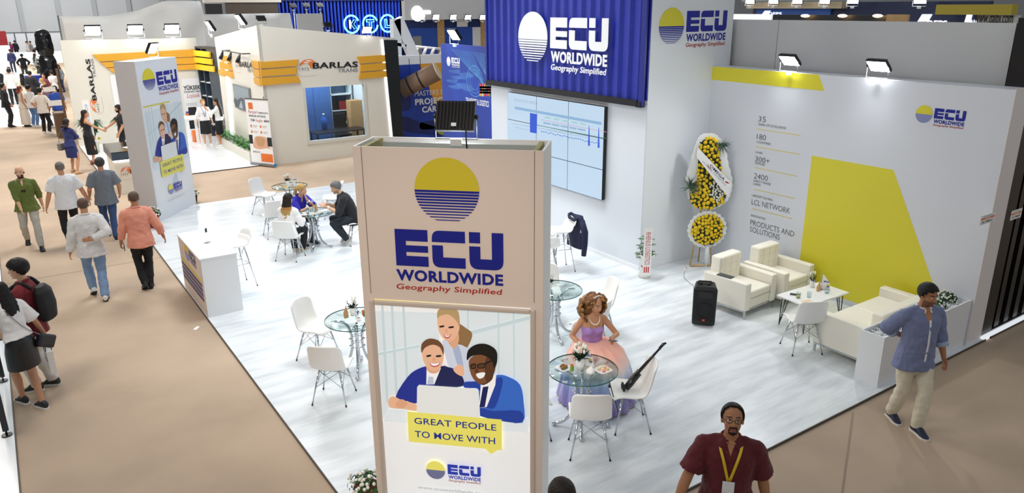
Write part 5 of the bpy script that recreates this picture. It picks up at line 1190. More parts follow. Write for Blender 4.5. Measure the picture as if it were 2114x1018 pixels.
# dark shelf tower with amber planks
FSH = Face(6.5, 30.75, radians(-82)); 
stw = thing('shelf_tower', 'tall dark slate display shelf under amber planks beside the office', 'shelf', FSH.o, FSH.a)
LT = 2.3
MB().use(DKNAVY).rect(0, LT, 0, 3.25, 0.30, 0.03).build('back_panel', parent=stw)
for x, w_ in ((0.0, 0.07), (0.55, 0.07), (1.1, 0.9)): MB().use(NAVY).box(x, x+w_, 0, 0.3, 0, 3.25).build('upright', parent=stw)
for k in range(5): MB().use(mat('lit_shelf_edge', '#eef2f4', 0.4)).box(0.07, 1.1, 0.02, 0.29, 0.45+0.52*k, 0.48+0.52*k).build('shelf_board', parent=stw)
MB().use(DKNAVY).box(0, 2.3, 0.0, 0.4, 3.25, 3.32).build('top_panel', parent=stw)
for k in range(3): tag(MB().use(mat('amber_lit_panel', '#f2c42c', 0.4)).flat([(-0.02-0.0*k, 2.98-0.25*k), (1.55+0.12*k, 2.98-0.25*k), (1.6+0.12*k, 3.18-0.25*k), (-0.02, 3.18-0.25*k)], -0.09, 0.06).build('plank', parent=stw), 'amber plank')
# lamps along the top of that stand
SB = 'bright floodlight on the cream stand'
for q, lb in (((195, 74), ', first from the corner with upright lettering'), ((282, 70), ', second along the rear wall'), ((357, 68), ', third along the rear wall')):
    p = onY(q[0], q[1]+12, 30.75); floodlight((p.x, 30.70, 3.68), 0.0, 0.55, SB+lb, 1.5, True, energy=60)
p = onX(458, 72, 6.7); floodlight((6.62, 28.5, 3.80), -pi/2, 0.5, SB+', above the shelf tower', 1.5, True, energy=50)
floodlight((6.64, 24.6, 4.07), -pi/2, 0.55, SB+', nearest the office corner', 1.4, True, energy=50)
p = onY(757, 66, 23.3); floodlight((p.x, 23.28, topz(p.x-6.75)), 0.0, 0.5, SB+', on the sloping top beside the black panel', 0.9, True, energy=40)
for q, lb in (((541, 62), 'dark unlit floodlight at the highest corner of the cream stand'), ((677, 60), 'dark unlit floodlight halfway along the sloping top of the cream stand')):
    p = onY(q[0], q[1], 23.5); floodlight((p.x, 23.5, topz(p.x-6.75)+0.06), pi, 0.9, lb, 0.8, False)
# welcome desk
wdk = thing('welcome_desk', 'cream welcome desk with a black top and company emblem, partly behind the far tower', 'counter', (2.2, 21.8, 0), 0)
MB().use(WALLC).box(0.05, 1.3, 0.05, 1.6, AZ, 0.86).build('body', parent=wdk); tag(MB().use(LEDS).box(0.03, 1.32, 0.03, 1.62, 0.86, 0.90).build('light_strip', parent=wdk), 'glowing white strip under the top')
MB().use(mat('slate_desk_side', '#3f4f60', 0.3)).box(0.0, 1.35, 0.0, 1.65, 0.90, 1.10).build('desk_edge', parent=wdk); MB().use(mat('gloss_black_top', '#17191c', 0.08)).box(0.0, 1.35, 0.0, 1.65, 1.10, 1.12).build('desktop', parent=wdk)
FD = Face(2.2, 21.85, 0); lm = MB(); 
q = lambda fx, fz: (0.12+1.05*fx, 0.35+0.36*fz)
lm = lion_logo(FD, wdk, q, 0.045); lion_text(lm, FD, q, 0.043); lm.build('company_emblem', parent=wdk)
MB().use(SIGNW).rect(0.75, 1.0, 0.90, 1.06, -0.012, 0.01).build('sign_plate', parent=wdk); MB().use(RED).rect(0.77, 0.98, 0.99, 1.02, -0.014).use(INK).text('A195/C', 0.79, 0.925, 0.17, 0.035, -0.014, bold=0.02).build('sign_print', parent=wdk)
bx('leaflet', 'white leaflet on the black desk top', 'leaflet', 2.7, 22.4, 1.121, 0.3, 0.2, 0.28, 0.004, PAPER); bx('leaflet', 'second leaflet close to the handshake on the black desk', 'leaflet', 2.85, 22.9, 1.121, 0.1, 0.2, 0.28, 0.004, PAPER)
# flower gifts with upright ribbons
def gift(x, y, txt, label, h=1.75, s=1.0, seed=3):
    random.seed(seed); t = thing('ribboned_plant', label, 'plant', (x, y, 0), radians(-10))
    MB().use(mat('gift_pot', '#d8d3c4', 0.5)).lathe([(0, 0), (0.14, 0), (0.18, 0.35), (0, 0.35)], n=16, caps=False).build('pot', parent=t)
    lf = MB()
    for k in range(60):
        a = random.random()*6.28; L = 0.5+0.5*random.random(); p0 = Vector((0, 0, 0.3)); p1 = Vector((cos(a)*L*0.35, sin(a)*L*0.35, 0.4+L*0.75)); p2 = Vector((cos(a)*L*0.62, sin(a)*L*0.62, 0.35+L*0.62)); sd = Vector((-sin(a), cos(a), 0))*0.045
        lf.use(LEAF if k % 2 else DLEAF).add([p0, p1+sd, p2, p1-sd], [(0, 1, 2, 3)])
    for k in range(14): a = random.random()*6.28; lf.use(YPET).ell((0.2*cos(a), 0.2*sin(a), 0.45+0.25*random.random()), 0.05, nu=7, nv=5)
    lf.build('foliage', parent=t)
    MB().use(mat('ribbon_white', '#f3f0ee', 0.5)).rect(-0.10, 0.10, 0.15, h, -0.24, 0.004).build('ribbon', parent=t)
    r_ = MB().use(mat('ribbon_blue', '#6aa4d8', 0.5)); vs, fs = text_mesh(txt, 0.0); xa, xb = min(v[0] for v in vs), max(v[0] for v in vs); k = (h-0.5)/(xb-xa); kz = 0.085/text_cap()
    r_.add([(-0.04+v[1]*kz, -0.244, h-0.15-(v[0]-xa)*k) for v in vs], fs); r_.build('ribbon_print', parent=t); return t
gift(2.45, 29.0, 'KOÇ EXPRESS AVY', 'plant with a white ribbon in pale blue letters beside the upright lettering', 1.8)
gift(3.55, 29.3, 'EXPRESS TIME LOJ', 'plant with a white ribbon behind the handshake', 2.05, seed=5)
daisy_plant(4.15, 28.8, 0.0, 'big white bouquet on the floor behind the man shaking hands', 2.6, 14, mat('gift_pot', '#d8d3c4', 0.5))
# roll-up banner
ru = Face(6.19, 23.90, radians(-60)); a = ru.uv(505, 203); b = ru.uv(552, 205)
rb = thing('rollup_banner', 'roll-up banner with orange block standing at the corner of the office', 'banner', ru.o, ru.a)
X0, X1, ZT = a[0], b[0], a[1]
pr_ = MB().use(PWHITE).rect(X0, X1, 0.06, ZT, 0.0, 0.004); W_ = X1-X0; fz = lambda t: 0.06+(ZT-0.06)*t; fx = lambda t: X0+W_*t
pr_.use(ORANGE).rect(fx(0.12), fx(0.32), fz(0.84), fz(0.94), -0.002).rect(fx(0.45), fx(0.97), fz(0.03), fz(0.16), -0.002)
pr_.use(RED).text('Parsiyel', fx(0.08), fz(0.775), 0.40*W_, 0.10, -0.002, shear=0.3).use(INK).text('TASIMACILIKTA', fx(0.5), fz(0.78), 0.47*W_, 0.05, -0.002, bold=0.02).text('SINIRLARI ASIYORUZ,', fx(0.1), fz(0.725), 0.75*W_, 0.055, -0.002, bold=0.03).text('TÜM', fx(0.15), fz(0.655), 0.18*W_, 0.07, -0.002, bold=0.03).use(RED).text('Vergiler', fx(0.38), fz(0.65), 0.32*W_, 0.09, -0.002, shear=0.3).use(INK).text('dahil', fx(0.74), fz(0.655), 0.23*W_, 0.075, -0.002, bold=0.03)
for i in range(2):
    for j in range(2): pr_.use(ORANGE).rect(fx(0.12+0.42*i), fx(0.19+0.42*i), fz(0.56-0.09*j), fz(0.60-0.09*j), -0.002).use(GREYINK).rect(fx(0.24+0.42*i), fx(0.44+0.42*i), fz(0.585-0.09*j), fz(0.592-0.09*j), -0.002).rect(fx(0.24+0.42*i), fx(0.40+0.42*i), fz(0.565-0.09*j), fz(0.57-0.09*j), -0.002)
pr_.use(mat('print_skin_tone', '#e0b093', 0.5)).flat(smooth_closed([(fx(0.15), fz(0.25)), (fx(0.4), fz(0.22)), (fx(0.75), fz(0.25)), (fx(0.95), fz(0.24)), (fx(0.8), fz(0.30)), (fx(0.75), fz(0.42)), (fx(0.3), fz(0.42)), (fx(0.2), fz(0.33))], 3), -0.002).use(INK).rect(fx(0.0), fx(0.16), fz(0.30), fz(0.44), -0.0025).rect(fx(0.80), fx(1.0), fz(0.28), fz(0.42), -0.0025).use(mat('print_carton', '#c89b74', 0.5)).flat(smooth_closed([(fx(0.3), fz(0.40)), (fx(0.5), fz(0.42)), (fx(0.7), fz(0.38)), (fx(0.6), fz(0.28)), (fx(0.35), fz(0.28))], 3), -0.003)
pr_.use(INK).text('BARLAS', fx(0.12), fz(0.165), 0.3*W_, 0.05, -0.002, bold=0.02); pr_.build('print', parent=rb)
MB().use(STEEL).box(X0-0.02, X1+0.02, -0.06, 0.06, 0.0, 0.07).build('base_case', parent=rb, bevel=0.01); MB().use(STEEL).box(X0, X1, -0.012, 0.012, ZT-0.02, ZT+0.015).build('top_bar', parent=rb); MB().use(mat('blue_cap', '#2f86c4', 0.4)).box(X1+0.02, X1+0.04, -0.06, 0.06, 0, 0.08).build('end_cap', parent=rb)
# small white table by the two hostesses
wt = thing('side_table', 'small white high table where the two hostesses stand', 'table', (5.55, 28.3, 0)); MB().use(WHITE).box(-0.25, 0.25, -0.4, 0.4, 0.98, 1.03).build('top', parent=wt)
for x, y in ((-0.2, -0.32), (0.2, -0.32), (-0.2, 0.32), (0.2, 0.32)): MB().use(WHITE).box(x-0.045, x+0.045, y-0.045, y+0.045, 0, 0.98).build('leg', parent=wt)
bx('paper_bag', 'orange paper bag on the floor behind the hostesses', 'bag', 5.9, 29.2, 0, 0.2, 0.4, 0.2, 0.42, ORANGE)

# ------------------------------------------------------------------ hall behind
HALL = mat('hall_grey_wall', '#b9bcbe', 0.7, var=0.03, scale=0.2)
hb = struct(MB().use(HALL).box(-30, 60, 112, 112.3, AZ, 16).build('wall_back'))
rb_ = MB().use(mat('hall_wall_rib', '#a3a7aa', 0.7))
for x in range(-28, 60, 4): rb_.box(x, x+0.5, 111.7, 112, AZ, 16)
rb_.build('wall_rib', parent=hb)
struct(MB().use(HALL).box(-22, -21.7, -8, 112, AZ, 16).build('wall_left'))
struct(MB().use(mat('hall_dark_wall', '#8f9499', 0.7)).box(58, 58.3, -8, 112, AZ, 16).build('wall_far_side'))
# draped cloth over the stand behind the cream one
DR = mat('draped_cloth', '#e3e3e0', 0.7, var=0.02, scale=1.0)
FDp = Face(2.0, 32.6, 0.0)
def drape(name, label, F, toppts, x0, x1, zb, wav, amp=0.10):
    tp2 = [F.uv(*p) for p in toppts]; NX, NZ = 90, 16; g = []
    for j in range(NZ+1):
        row = []
        for i in range(NX+1):
            x = x0+(x1-x0)*i/NX; k = 0
            while k < len(tp2)-2 and tp2[k+1][0] < x: k += 1
            t = (x-tp2[k][0])/(tp2[k+1][0]-tp2[k][0]+1e-9); zt_ = tp2[k][1]+(tp2[k+1][1]-tp2[k][1])*min(max(t, 0), 1); v = j/NZ
            z = zb+(zt_-zb)*v; d = amp*(sin(wav*x+2.2*z)*0.6+sin(2.3*wav*x-1.7*z+1)*0.3+0.7*noise.noise(Vector((x*0.8, z*1.2, 0))))
            row.append((x, d, z))
        g.append(row)
    o = panel(name, F, MB().use(DR).ring(g, caps=False, closed=False), None); o.modifiers.new('cloth_thickness', 'SOLIDIFY').thickness = 0.01; return tag(o, label, 'cloth')
tops = ((119, 34), (225, 33), (285, 22), (335, 3), (350, 2), (413, 2), (420, 30))
x_ = [FDp.uv(*p)[0] for p in tops]
drape('draped_sheet', 'big pale cloth sheet draped to a peak behind the cream stand', FDp, tops, x_[0], x_[-1], 0.0, 1.6, 0.2)
FD3 = Face(2.0, 33.4, 0.0); tops = ((415, 30), (520, 28), (600, 27), (607, 62))
x_ = [FD3.uv(*p)[0] for p in tops]; drape('draped_sheet', 'lower grey cloth sheet hanging beside the peaked one', FD3, tops, x_[0], x_[-1], 0.0, 1.3, 0.2)
pl_ = MB().use(STEEL).cyl((FDp.uv(119, 34)[0]+2.0, 32.5, 0), (FDp.uv(119, 34)[0]+2.0, 32.5, FDp.uv(119, 32)[1]), 0.03, n=8).build('support_pole'); tag(pl_, 'thin steel pole holding the edge of the peaked cloth', 'pole')
# dark booth frames above the cloth
bk = thing('booth_frame', 'dark booth front with a pale frame above the grey cloth', 'booth', (0, 40, 0)); 
for qa, qb, m_ in (((423, 8), (460, 27), mat('booth_black', '#1a1a1d', 0.5)), ((465, 2), (575, 27), mat('booth_brown', '#4a4038', 0.5))):
    a, b = onY(qa[0], qa[1], 40), onY(qb[0], qb[1], 40); MB().use(m_).box(a.x, b.x, 0, 0.2, b.z-1.2, a.z).build('dark_panel', parent=bk)
a, b = onY(420, 0, 40), onY(580, 4, 40); MB().use(mat('booth_pale', '#c9c4ba', 0.5)).box(a.x, b.x, -0.05, 0.2, a.z-0.12, a.z+0.25).build('fascia', parent=bk)
# blue ribbed booth with neon letters
FKT = Face(12.8, 40.0, 0.0)
NB = mat('ribbed_royal_blue', '#2742b4', 0.3)
kt = thing('ribbed_booth', 'royal blue ribbed booth wall with neon ring letters behind the cream office', 'booth', FKT.o, FKT.a)
corr(7.0, 5.0, 0.2, 0.07, NB).build('ribbed_wall', parent=kt); MB().use(NB).box(0, 7.0, 0.07, 0.4, 0, 5.0).build('booth_body', parent=kt); MB().use(mat('dark_blue_rim', '#15225e', 0.5)).box(-0.1, 7.1, -0.04, 0.4, 5.0, 5.1).build('top_rim', parent=kt)
NEON = mat('neon_cyan', '#7fdcff', 0.3, emit='#4fc8ff', strength=4.0); NEONW = mat('neon_pale', '#dff4ff', 0.3, emit='#bfe8ff', strength=2.0)
K5 = 2114/460; c5 = lambda x, y: FKT.uv(560+x/K5, y/K5)
for cxy, rx_, ch in (((755, 230), 74, 'K'), ((932, 228), 72, 'T'), ((1096, 222), 70, 'L')):
    u, z = c5(*cxy); r = abs(c5(cxy[0]+rx_, cxy[1])[0]-u); nb = MB().use(NEON)
    for rr in (1.0, 0.9): nb.tube([(u+r*rr*cos(2*pi*i/36+0.4), -0.12, z+r*rr*1.05*sin(2*pi*i/36+0.4)) for i in range(34)], 0.022, 5)
    if ch == 'K':
        nb.use(NEONW).flat([(u-0.32*r, z-0.5*r), (u-0.1*r, z-0.5*r), (u-0.1*r, z+0.5*r), (u-0.32*r, z+0.5*r)], -0.13, 0.02); nb.use(mat('neon_letter_blue', '#12196a', 0.4)).flat([(u-0.1*r, z), (u+0.3*r, z+0.5*r), (u+0.6*r, z+0.5*r), (u+0.25*r, z), (u+0.6*r, z-0.5*r), (u+0.3*r, z-0.5*r)], -0.14, 0.02); P_ = [(-.1, 0), (.3, .5), (.6, .5), (.25, 0), (.6, -.5), (.3, -.5), (-.1, 0)]; nb.use(NEON).tube([(u+a*r, -0.12, z+b*r) for a, b in P_], 0.022, 5)
    elif ch == 'T':
        P_ = [(-.5, .5), (.5, .5), (.5, .25), (.15, .25), (.15, -.5), (-.15, -.5), (-.15, .25), (-.5, .25), (-.5, .5)]; nb.tube([(u+a*r, -0.12, z+b*r) for a, b in P_], 0.022, 5)
    else:
        P_ = [(-.35, .5), (-.1, .5), (-.1, -.25), (.4, -.25), (.4, -.5), (-.35, -.5), (-.35, .5)]; nb.tube([(u+a*r, -0.12, z+b*r) for a, b in P_], 0.022, 5)
    nb.build('neon_letter', parent=kt)
for k, q in enumerate(((605, 13), (632, 12), (660, 12))):
    p = onY(q[0], q[1], 36.0); floodlight((p.x, 36.0, p.z-0.15), pi, 0.8, ('dark lamp on a thin post in front of the ribbed booth, nearest the cloth', 'middle dark lamp on a thin post in front of the ribbed booth', 'dark lamp on a thin post in front of the ribbed booth, nearest the neon letters')[k], 0.9, False); MB().use(STEEL).cyl((0, 0, -p.z+0.15), (0, 0, 0), 0.03, n=6).build('post', parent=bpy.data.objects[[o.name for o in COL.objects if o.name.startswith('floodlight') and o.type == 'EMPTY'][-1]])
gp_ = MB().use(mat('grey_board', '#b9bdbd', 0.6)); a, b = onY(612, 26, 35), onY(668, 60, 35); o = gp_.box(a.x, b.x, 35, 35.1, 0, a.z-0.05).build('grey_board'); tag(o, 'plain grey board under the dark lamps', 'board')
# white A-frame
af = thing('letter_frame', 'huge white letter-A shaped frame rising over the cargo wall', 'frame', (0, 0, 0)); 
P6 = lambda x, y: onY(800+x/8.482, 20+y/8.482, 27.5)
WAF = mat('frame_white', '#e6eaee', 0.4)
def bar3(name, qa, qb, w_, parent):
    a, b = P6(*qa), P6(*qb); d = (b-a).normalized(); s2 = Vector((d.z, 0, -d.x))*w_/2; y = Vector((0, 0.3, 0))
    vs = [a-s2, a+s2, b+s2, b-s2]; vs += [v+y for v in vs]; return MB().use(WAF).add(vs, [(0, 1, 2, 3), (7, 6, 5, 4), (0, 4, 5, 1), (1, 5, 6, 2), (2, 6, 7, 3), (3, 7, 4, 0)]).build(name, parent=parent)
bar3('slanted_leg', (190, 160), (500, 850), 0.95/2.3, af); bar3('upright_leg', (165, 160), (190, 1010), 0.75/2.3, af); MB().use(WAF).box(P6(190, 1010).x-0.16, P6(190, 1010).x+0.16, 27.5, 27.8, 0, P6(190, 1010).z+0.1).build('foot_post', parent=af); bar3('cross_bar', (150, 600), (330, 640), 0.12, af)
# cargo wall with printed panel
FCG = Face(11.4, 24.4, 0.0)
cg = struct(panel('wall_cargo', FCG, MB().use(mat('cargo_wall_white', '#eef2f6', 0.4)).box(0, 5.5, 0, 0.15, 0, 3.05)))
K7 = 4.848; c7 = lambda x, y: FCG.uv(780+x/K7, 90+y/K7)
ztop = c7(300, 210)[1]
pp = MB().use(mat('print_royal_blue', '#1e44b0', 0.45, var=0.3, scale=1.2)).rect(0.02, 5.48, 0.05, ztop, -0.006)
o1 = [c7(*p) for p in ((415, 205), (660, 190), (660, 640), (595, 640), (540, 520), (500, 400), (440, 280))]
pp.use(mat('print_amber', '#e3a032', 0.45)).flat(o1, -0.008)
dkb = mat('print_dark_blue', '#14286e', 0.45, var=0.3, scale=2.0)
for pts in (((240, 730), (440, 790), (640, 860), (640, 920), (400, 900), (240, 860)), ((430, 790), (560, 770), (640, 800), (640, 840), (440, 860)), ((230, 420), (300, 440), (330, 640), (230, 660))): pp.use(dkb).flat(smooth_closed([c7(*p) for p in pts], 3), -0.007)
for pts in (((560, 750), (600, 745), (620, 800), (600, 840), (570, 800)), ((600, 860), (680, 850), (690, 920), (610, 900))): pp.use(mat('print_yellow_green', '#a8b84a', 0.45)).flat(smooth_closed([c7(*p) for p in pts], 3), -0.0085)
def ptext(t, xa, ya, xb, h, bold):
    a, b, c_ = c7(xa, ya), c7(xb, ya), c7(xa, ya-h); pp.use(PWHITE).text(t, a[0], a[1], b[0]-a[0], c_[1]-a[1], -0.0095, bold=bold)
ptext('MASTERS OF', 368, 528, 700, 50, -0.005); ptext('PROJECT', 373, 614, 700, 58, 0.035); ptext('CARGO', 443, 690, 700, 58, 0.035)
pp.build('printed_panel', parent=cg)
lg_ = thing('cargo_roll', 'brown cylinder model with dark straps hung across the cargo print', 'model', (0, 0, 0)); BR_ = mat('roll_brown', '#8a6f5a', 0.55); a = onY(780+235/K7, 90+462/K7, 24.2); b = onY(780+595/K7, 90+278/K7, 23.4)
MB().use(BR_).cyl(a, b, 0.31, n=28).build('roll_body', parent=lg_); d = (b-a).normalized(); MB().use(mat('roll_end_cream', '#e6d6b4', 0.6)).cyl(b, b+d*0.03, 0.315, n=28).build('end_disc', parent=lg_)
for t in (0.25, 0.55): c_ = a+(b-a)*t; MB().use(BLACK).cyl(c_-d*0.03, c_+d*0.03, 0.32, n=24).build('strap', parent=lg_); MB().use(BLACK).cyl(c_+Vector((0, 0, 0.3)), c_+Vector((0, 0, 0.9)), 0.012, n=6).build('hanger', parent=lg_)
# blue booth far behind with white fascia and lamps
FB2 = Face(22.0, 57.0, 0.0); K6 = 8.482; c6 = lambda x, y: FB2.uv(800+x/K6, 20+y/K6)
RB = mat('booth_cobalt', '#2a54b4', 0.5); NB2 = mat('booth_deep_blue', '#1f3670', 0.5)
bb = thing('blue_booth', 'cobalt blue booth with a white lit fascia behind the cargo wall', 'booth', FB2.o, FB2.a)
X0, X1 = c6(240, 300)[0], c6(1850, 300)[0]; zf = c6(900, 170)[1]
MB().use(NB2).rect(X0, X1+1, 0, zf, 0.0, 0.2).build('rear_panel', parent=bb); MB().use(RB).rect(c6(360, 0)[0], c6(1750, 0)[0], 0, c6(600, 320)[1], -0.06, 0.05).build('blue_panel', parent=bb)
MB().use(mat('fascia_white', '#eceff2', 0.4)).rect(X0, X1+1, zf, 5.6, -0.8, 0.8).build('fascia', parent=bb)
MB().use(mat('lit_fascia_letters', '#ffffff', 0.4, emit='#ffffff', strength=1.5)).flat([(c6(440, 70)[0]+0.55*cos(i*pi/8), c6(440, 70)[1]+0.6*sin(i*pi/8)) for i in range(16)], -0.83).rect(c6(520, 0)[0], c6(670, 0)[0], c6(0, 80)[1], c6(0, 20)[1], -0.83).build('fascia_sign', parent=bb)
MB().use(WOOD).rect(c6(850, 0)[0], c6(970, 0)[0], 0, zf, -0.15, 0.1).build('wood_column', parent=bb); MB().use(WOOD).flat([(c6(1615, 0)[0], 0), (c6(1750, 0)[0], 0), (c6(1750, 0)[0], c6(0, 370)[1]), (c6(1720, 0)[0], c6(0, 270)[1]), (c6(1660, 0)[0], c6(0, 205)[1]), (c6(1615, 0)[0], c6(0, 200)[1])], -0.15, 0.1).build('wood_column', parent=bb)
MB().use(WHITE).rect(c6(1190, 0)[0], c6(1375, 0)[0], c6(0, 330)[1], c6(0, 195)[1], -0.2, 0.05).build('hanging_sign', parent=bb); MB().use(mat('booth_grey_door', '#8f9696', 0.5)).rect(c6(415, 0)[0], c6(560, 0)[0], 0, c6(0, 480)[1], -0.12, 0.05).build('door_panel', parent=bb); MB().use(WHITE).rect(c6(1470, 0)[0], c6(1610, 0)[0], 0, c6(0, 345)[1], -0.12, 0.05).build('white_panel', parent=bb)
for k, x in enumerate((500, 745, 1045, 1300, 1560)):
    u, z = c6(x, 165); o_2 = FB2.o; floodlight((o_2.x+u, 56.0, z-0.15), 0, 0.4, 'glaring lamp under the white fascia of the cobalt booth, number %s from the neon letters' % ('one', 'two', 'three', 'four', 'five')[k], 1.6, True)
tr2 = thing('spot_rail', 'white rail of spotlights over the people behind the cargo wall', 'spotlight', (0, 0, 0)); a = onY(800+440/K6, 20+640/K6, 36); b = onY(800+975/K6, 20+690/K6, 36); MB().use(WHITE).cyl(a, b, 0.06, n=6).build('rail', parent=tr2); MB().use(WHITE).cyl((b.x, b.y, 0), b, 0.05, n=6).build('post', parent=tr2)
for x in (500, 650, 790, 950): p = onY(800+x/K6, 20+690/K6, 36); MB().use(WHITE).cyl(p+Vector((0.08, 0, 0.05)), p+Vector((-0.08, 0, -0.28)), 0.09, n=10).build('lamp_head', parent=tr2)
# signs over the tall grey wall
FQ = Face(26.0, 24.0, -pi/2); K8 = 2114/614; c8 = lambda x, y: FQ.uv(1500+x/K8, y/K8)
nb_ = thing('navy_booth', 'navy booth with white sign letters seen above the tall grey wall', 'booth', FQ.o, FQ.a)
X0, X1 = c8(190, 50)[0], c8(1870, 50)[0]; z0 = 2.5
MB().use(mat('booth_navy', '#1e2c55', 0.5)).rect(X0, X1, z0, c8(900, 15)[1], 0, 0.2).build('rear_panel', parent=nb_)
MB().use(mat('booth_cream_fascia', '#d9c9a8', 0.5)).rect(c8(190, 0)[0], c8(868, 0)[0], c8(500, 60)[1], c8(500, 14)[1], -0.4, 0.4).build('fascia', parent=nb_); MB().use(mat('booth_bright_blue', '#2f62c0', 0.5)).rect(c8(232, 0)[0], c8(760, 0)[0], z0, c8(500, 62)[1], -0.1, 0.1).build('blue_panel', parent=nb_)
SGN = mat('lit_sign_white', '#eef2fa', 0.4, emit='#eef2fa', strength=0.9); sg = MB().use(SGN)
a = c8(1360, 153); sg.flat([c8(1362, 153), c8(1395, 101), c8(1470, 101), c8(1440, 153)], -0.05); sg.text('DEPS', c8(1455, 0)[0], c8(0, 153)[1], c8(1600, 0)[0]-c8(1455, 0)[0], c8(0, 128)[1]-c8(0, 153)[1], -0.05, bold=0.05)
sg.build('sign_letters', parent=nb_); sg = MB().use(SGN)
sg.flat([c8(265, 101), c8(285, 76), c8(328, 76), c8(310, 101)], -0.12); sg.text('DEPS', c8(320, 0)[0], c8(0, 103)[1], c8(415, 0)[0]-c8(320, 0)[0], 0.1, -0.12, bold=0.03)
sg.build('sign_letters', parent=nb_); sg = MB().use(SGN)
sg.flat([c8(1695, 158), c8(1712, 101), c8(1755, 101), c8(1740, 158)], -0.05); sg.text('LINK', c8(1745, 0)[0], c8(0, 157)[1], c8(1820, 0)[0]-c8(1745, 0)[0], c8(0, 122)[1]-c8(0, 157)[1], -0.05, bold=0.05); sg.build('sign_letters', parent=nb_)
MB().use(mat('booth_mustard', '#b3a32e', 0.5)).rect(c8(1600, 0)[0], c8(2140, 0)[0], c8(0, 93)[1], c8(0, 40)[1], -0.9, 0.4).build('mustard_band', parent=nb_)
MB().use(mat('booth_pale_board', '#c4c8c4', 0.5)).rect(c8(1870, 0)[0], c8(2160, 0)[0], z0, c8(0, 95)[1], -0.6, 0.2).build('pale_board', parent=nb_); MB().use(INK).text('www.qalpi.com', c8(1856, 0)[0], c8(0, 135)[1], c8(2130, 0)[0]-c8(1856, 0)[0], 0.32, -0.62, bold=0.01).build('web_address', parent=nb_)
MB().use(mat('hall_roof_edge', '#a9b3b0', 0.5)).rect(c8(40, 0)[0], c8(2200, 0)[0], c8(0, 13)[1], c8(0, 13)[1]+2.5, 0.6, 0.2).build('upper_panel', parent=nb_)
for k, x in enumerate((270, 437, 606, 800, 1000, 1475)):
    u, z = c8(x, 22); p = FQ.o+FQ.r*u-FQ.n*0.9; floodlight((p.x, p.y, z-0.1), -pi/2, 0.3, 'small lamp along the top of the navy booth, %s from the column' % ('first', 'second', 'third', 'fourth', 'fifth', 'last')[k], 1.2, True)
WL = mat('warm_lamp_glow', '#ffd9a0', 0.3, emit='#ffcf8c', strength=8.0); blk = MB().use(mat('black_truss', '#17171c', 0.5))
pb_ = Face(14.0, 12.0, -pi/2); cb_ = lambda x, y: pb_.uv(1500+x/K8, y/K8)
tr3 = thing('lamp_truss', 'black truss with warm lamps just above the tall grey wall', 'truss', pb_.o, pb_.a); a, b = cb_(330, 100), cb_(1140, 110); MB().use(mat('black_truss', '#17171c', 0.5)).rect(a[0], b[0], 4.2, a[1]-0.01, 0, 0.15).build('truss_beam', parent=tr3); MB().use(BLACK).box(a[0], a[0]+0.08, 0, 0.1, 0, 4.2).build('post', parent=tr3); MB().use(BLACK).box(b[0]-0.08, b[0], 0, 0.1, 0, 4.2).build('post', parent=tr3)
for x in (580, 845, 1095): u, z = cb_(x, 112); MB().use(WL).ell((u, -0.1, z), (0.10, 0.05, 0.03)).build('warm_lamp', parent=tr3)
a, b = cb_(1160, 102), cb_(1312, 135); MB().use(WOOD).rect(a[0], b[0], 4.1, a[1], -0.1, 0.05).build('wooden_board', parent=tr3)
a, b = cb_(52, 100), cb_(325, 122); MB().use(mat('white_light_box', '#f2f4f4', 0.4, emit='#f4f6f6', strength=0.6)).rect(a[0], b[0], 4.2, a[1], -0.05, 0.1).build('light_box', parent=tr3)
# barrier at the stand across the aisle
BP = mat('black_post', '#17181a', 0.4)
br_ = thing('glass_barrier', 'glass barrier with black posts at the edge of the aisle', 'barrier', (-0.60, 0, 0)); 
ys_ = (9.55, 11.15, 12.75, 14.35, 15.95)
for k, y in enumerate(ys_):
    po_ = MB().use(BP).box(-0.03, 0.03, y-0.03, y+0.03, 0.07, 1.0).build('post', parent=br_); MB().use(BP).cyl((0, y, 0.0), (0, y, 0.015), 0.055, n=14).cyl((0, y, 0.015), (0, y, 0.07), 0.012, n=8).build('foot', parent=po_)
    if k: MB().use(CLEAR).box(-0.006, 0.006, ys_[k-1]+0.04, y-0.04, 0.10, 0.95).build('glass_panel', parent=br_)
MB().use(BP).box(-0.02, 0.02, ys_[0], ys_[-1], 0.95, 0.99).build('top_rail', parent=br_)
bx('paper_scrap', 'small white paper scrap lying on the beige carpet', 'paper', 1.92, 11.55, AZ, 0.9, 0.12, 0.05, 0.003, PAPER)
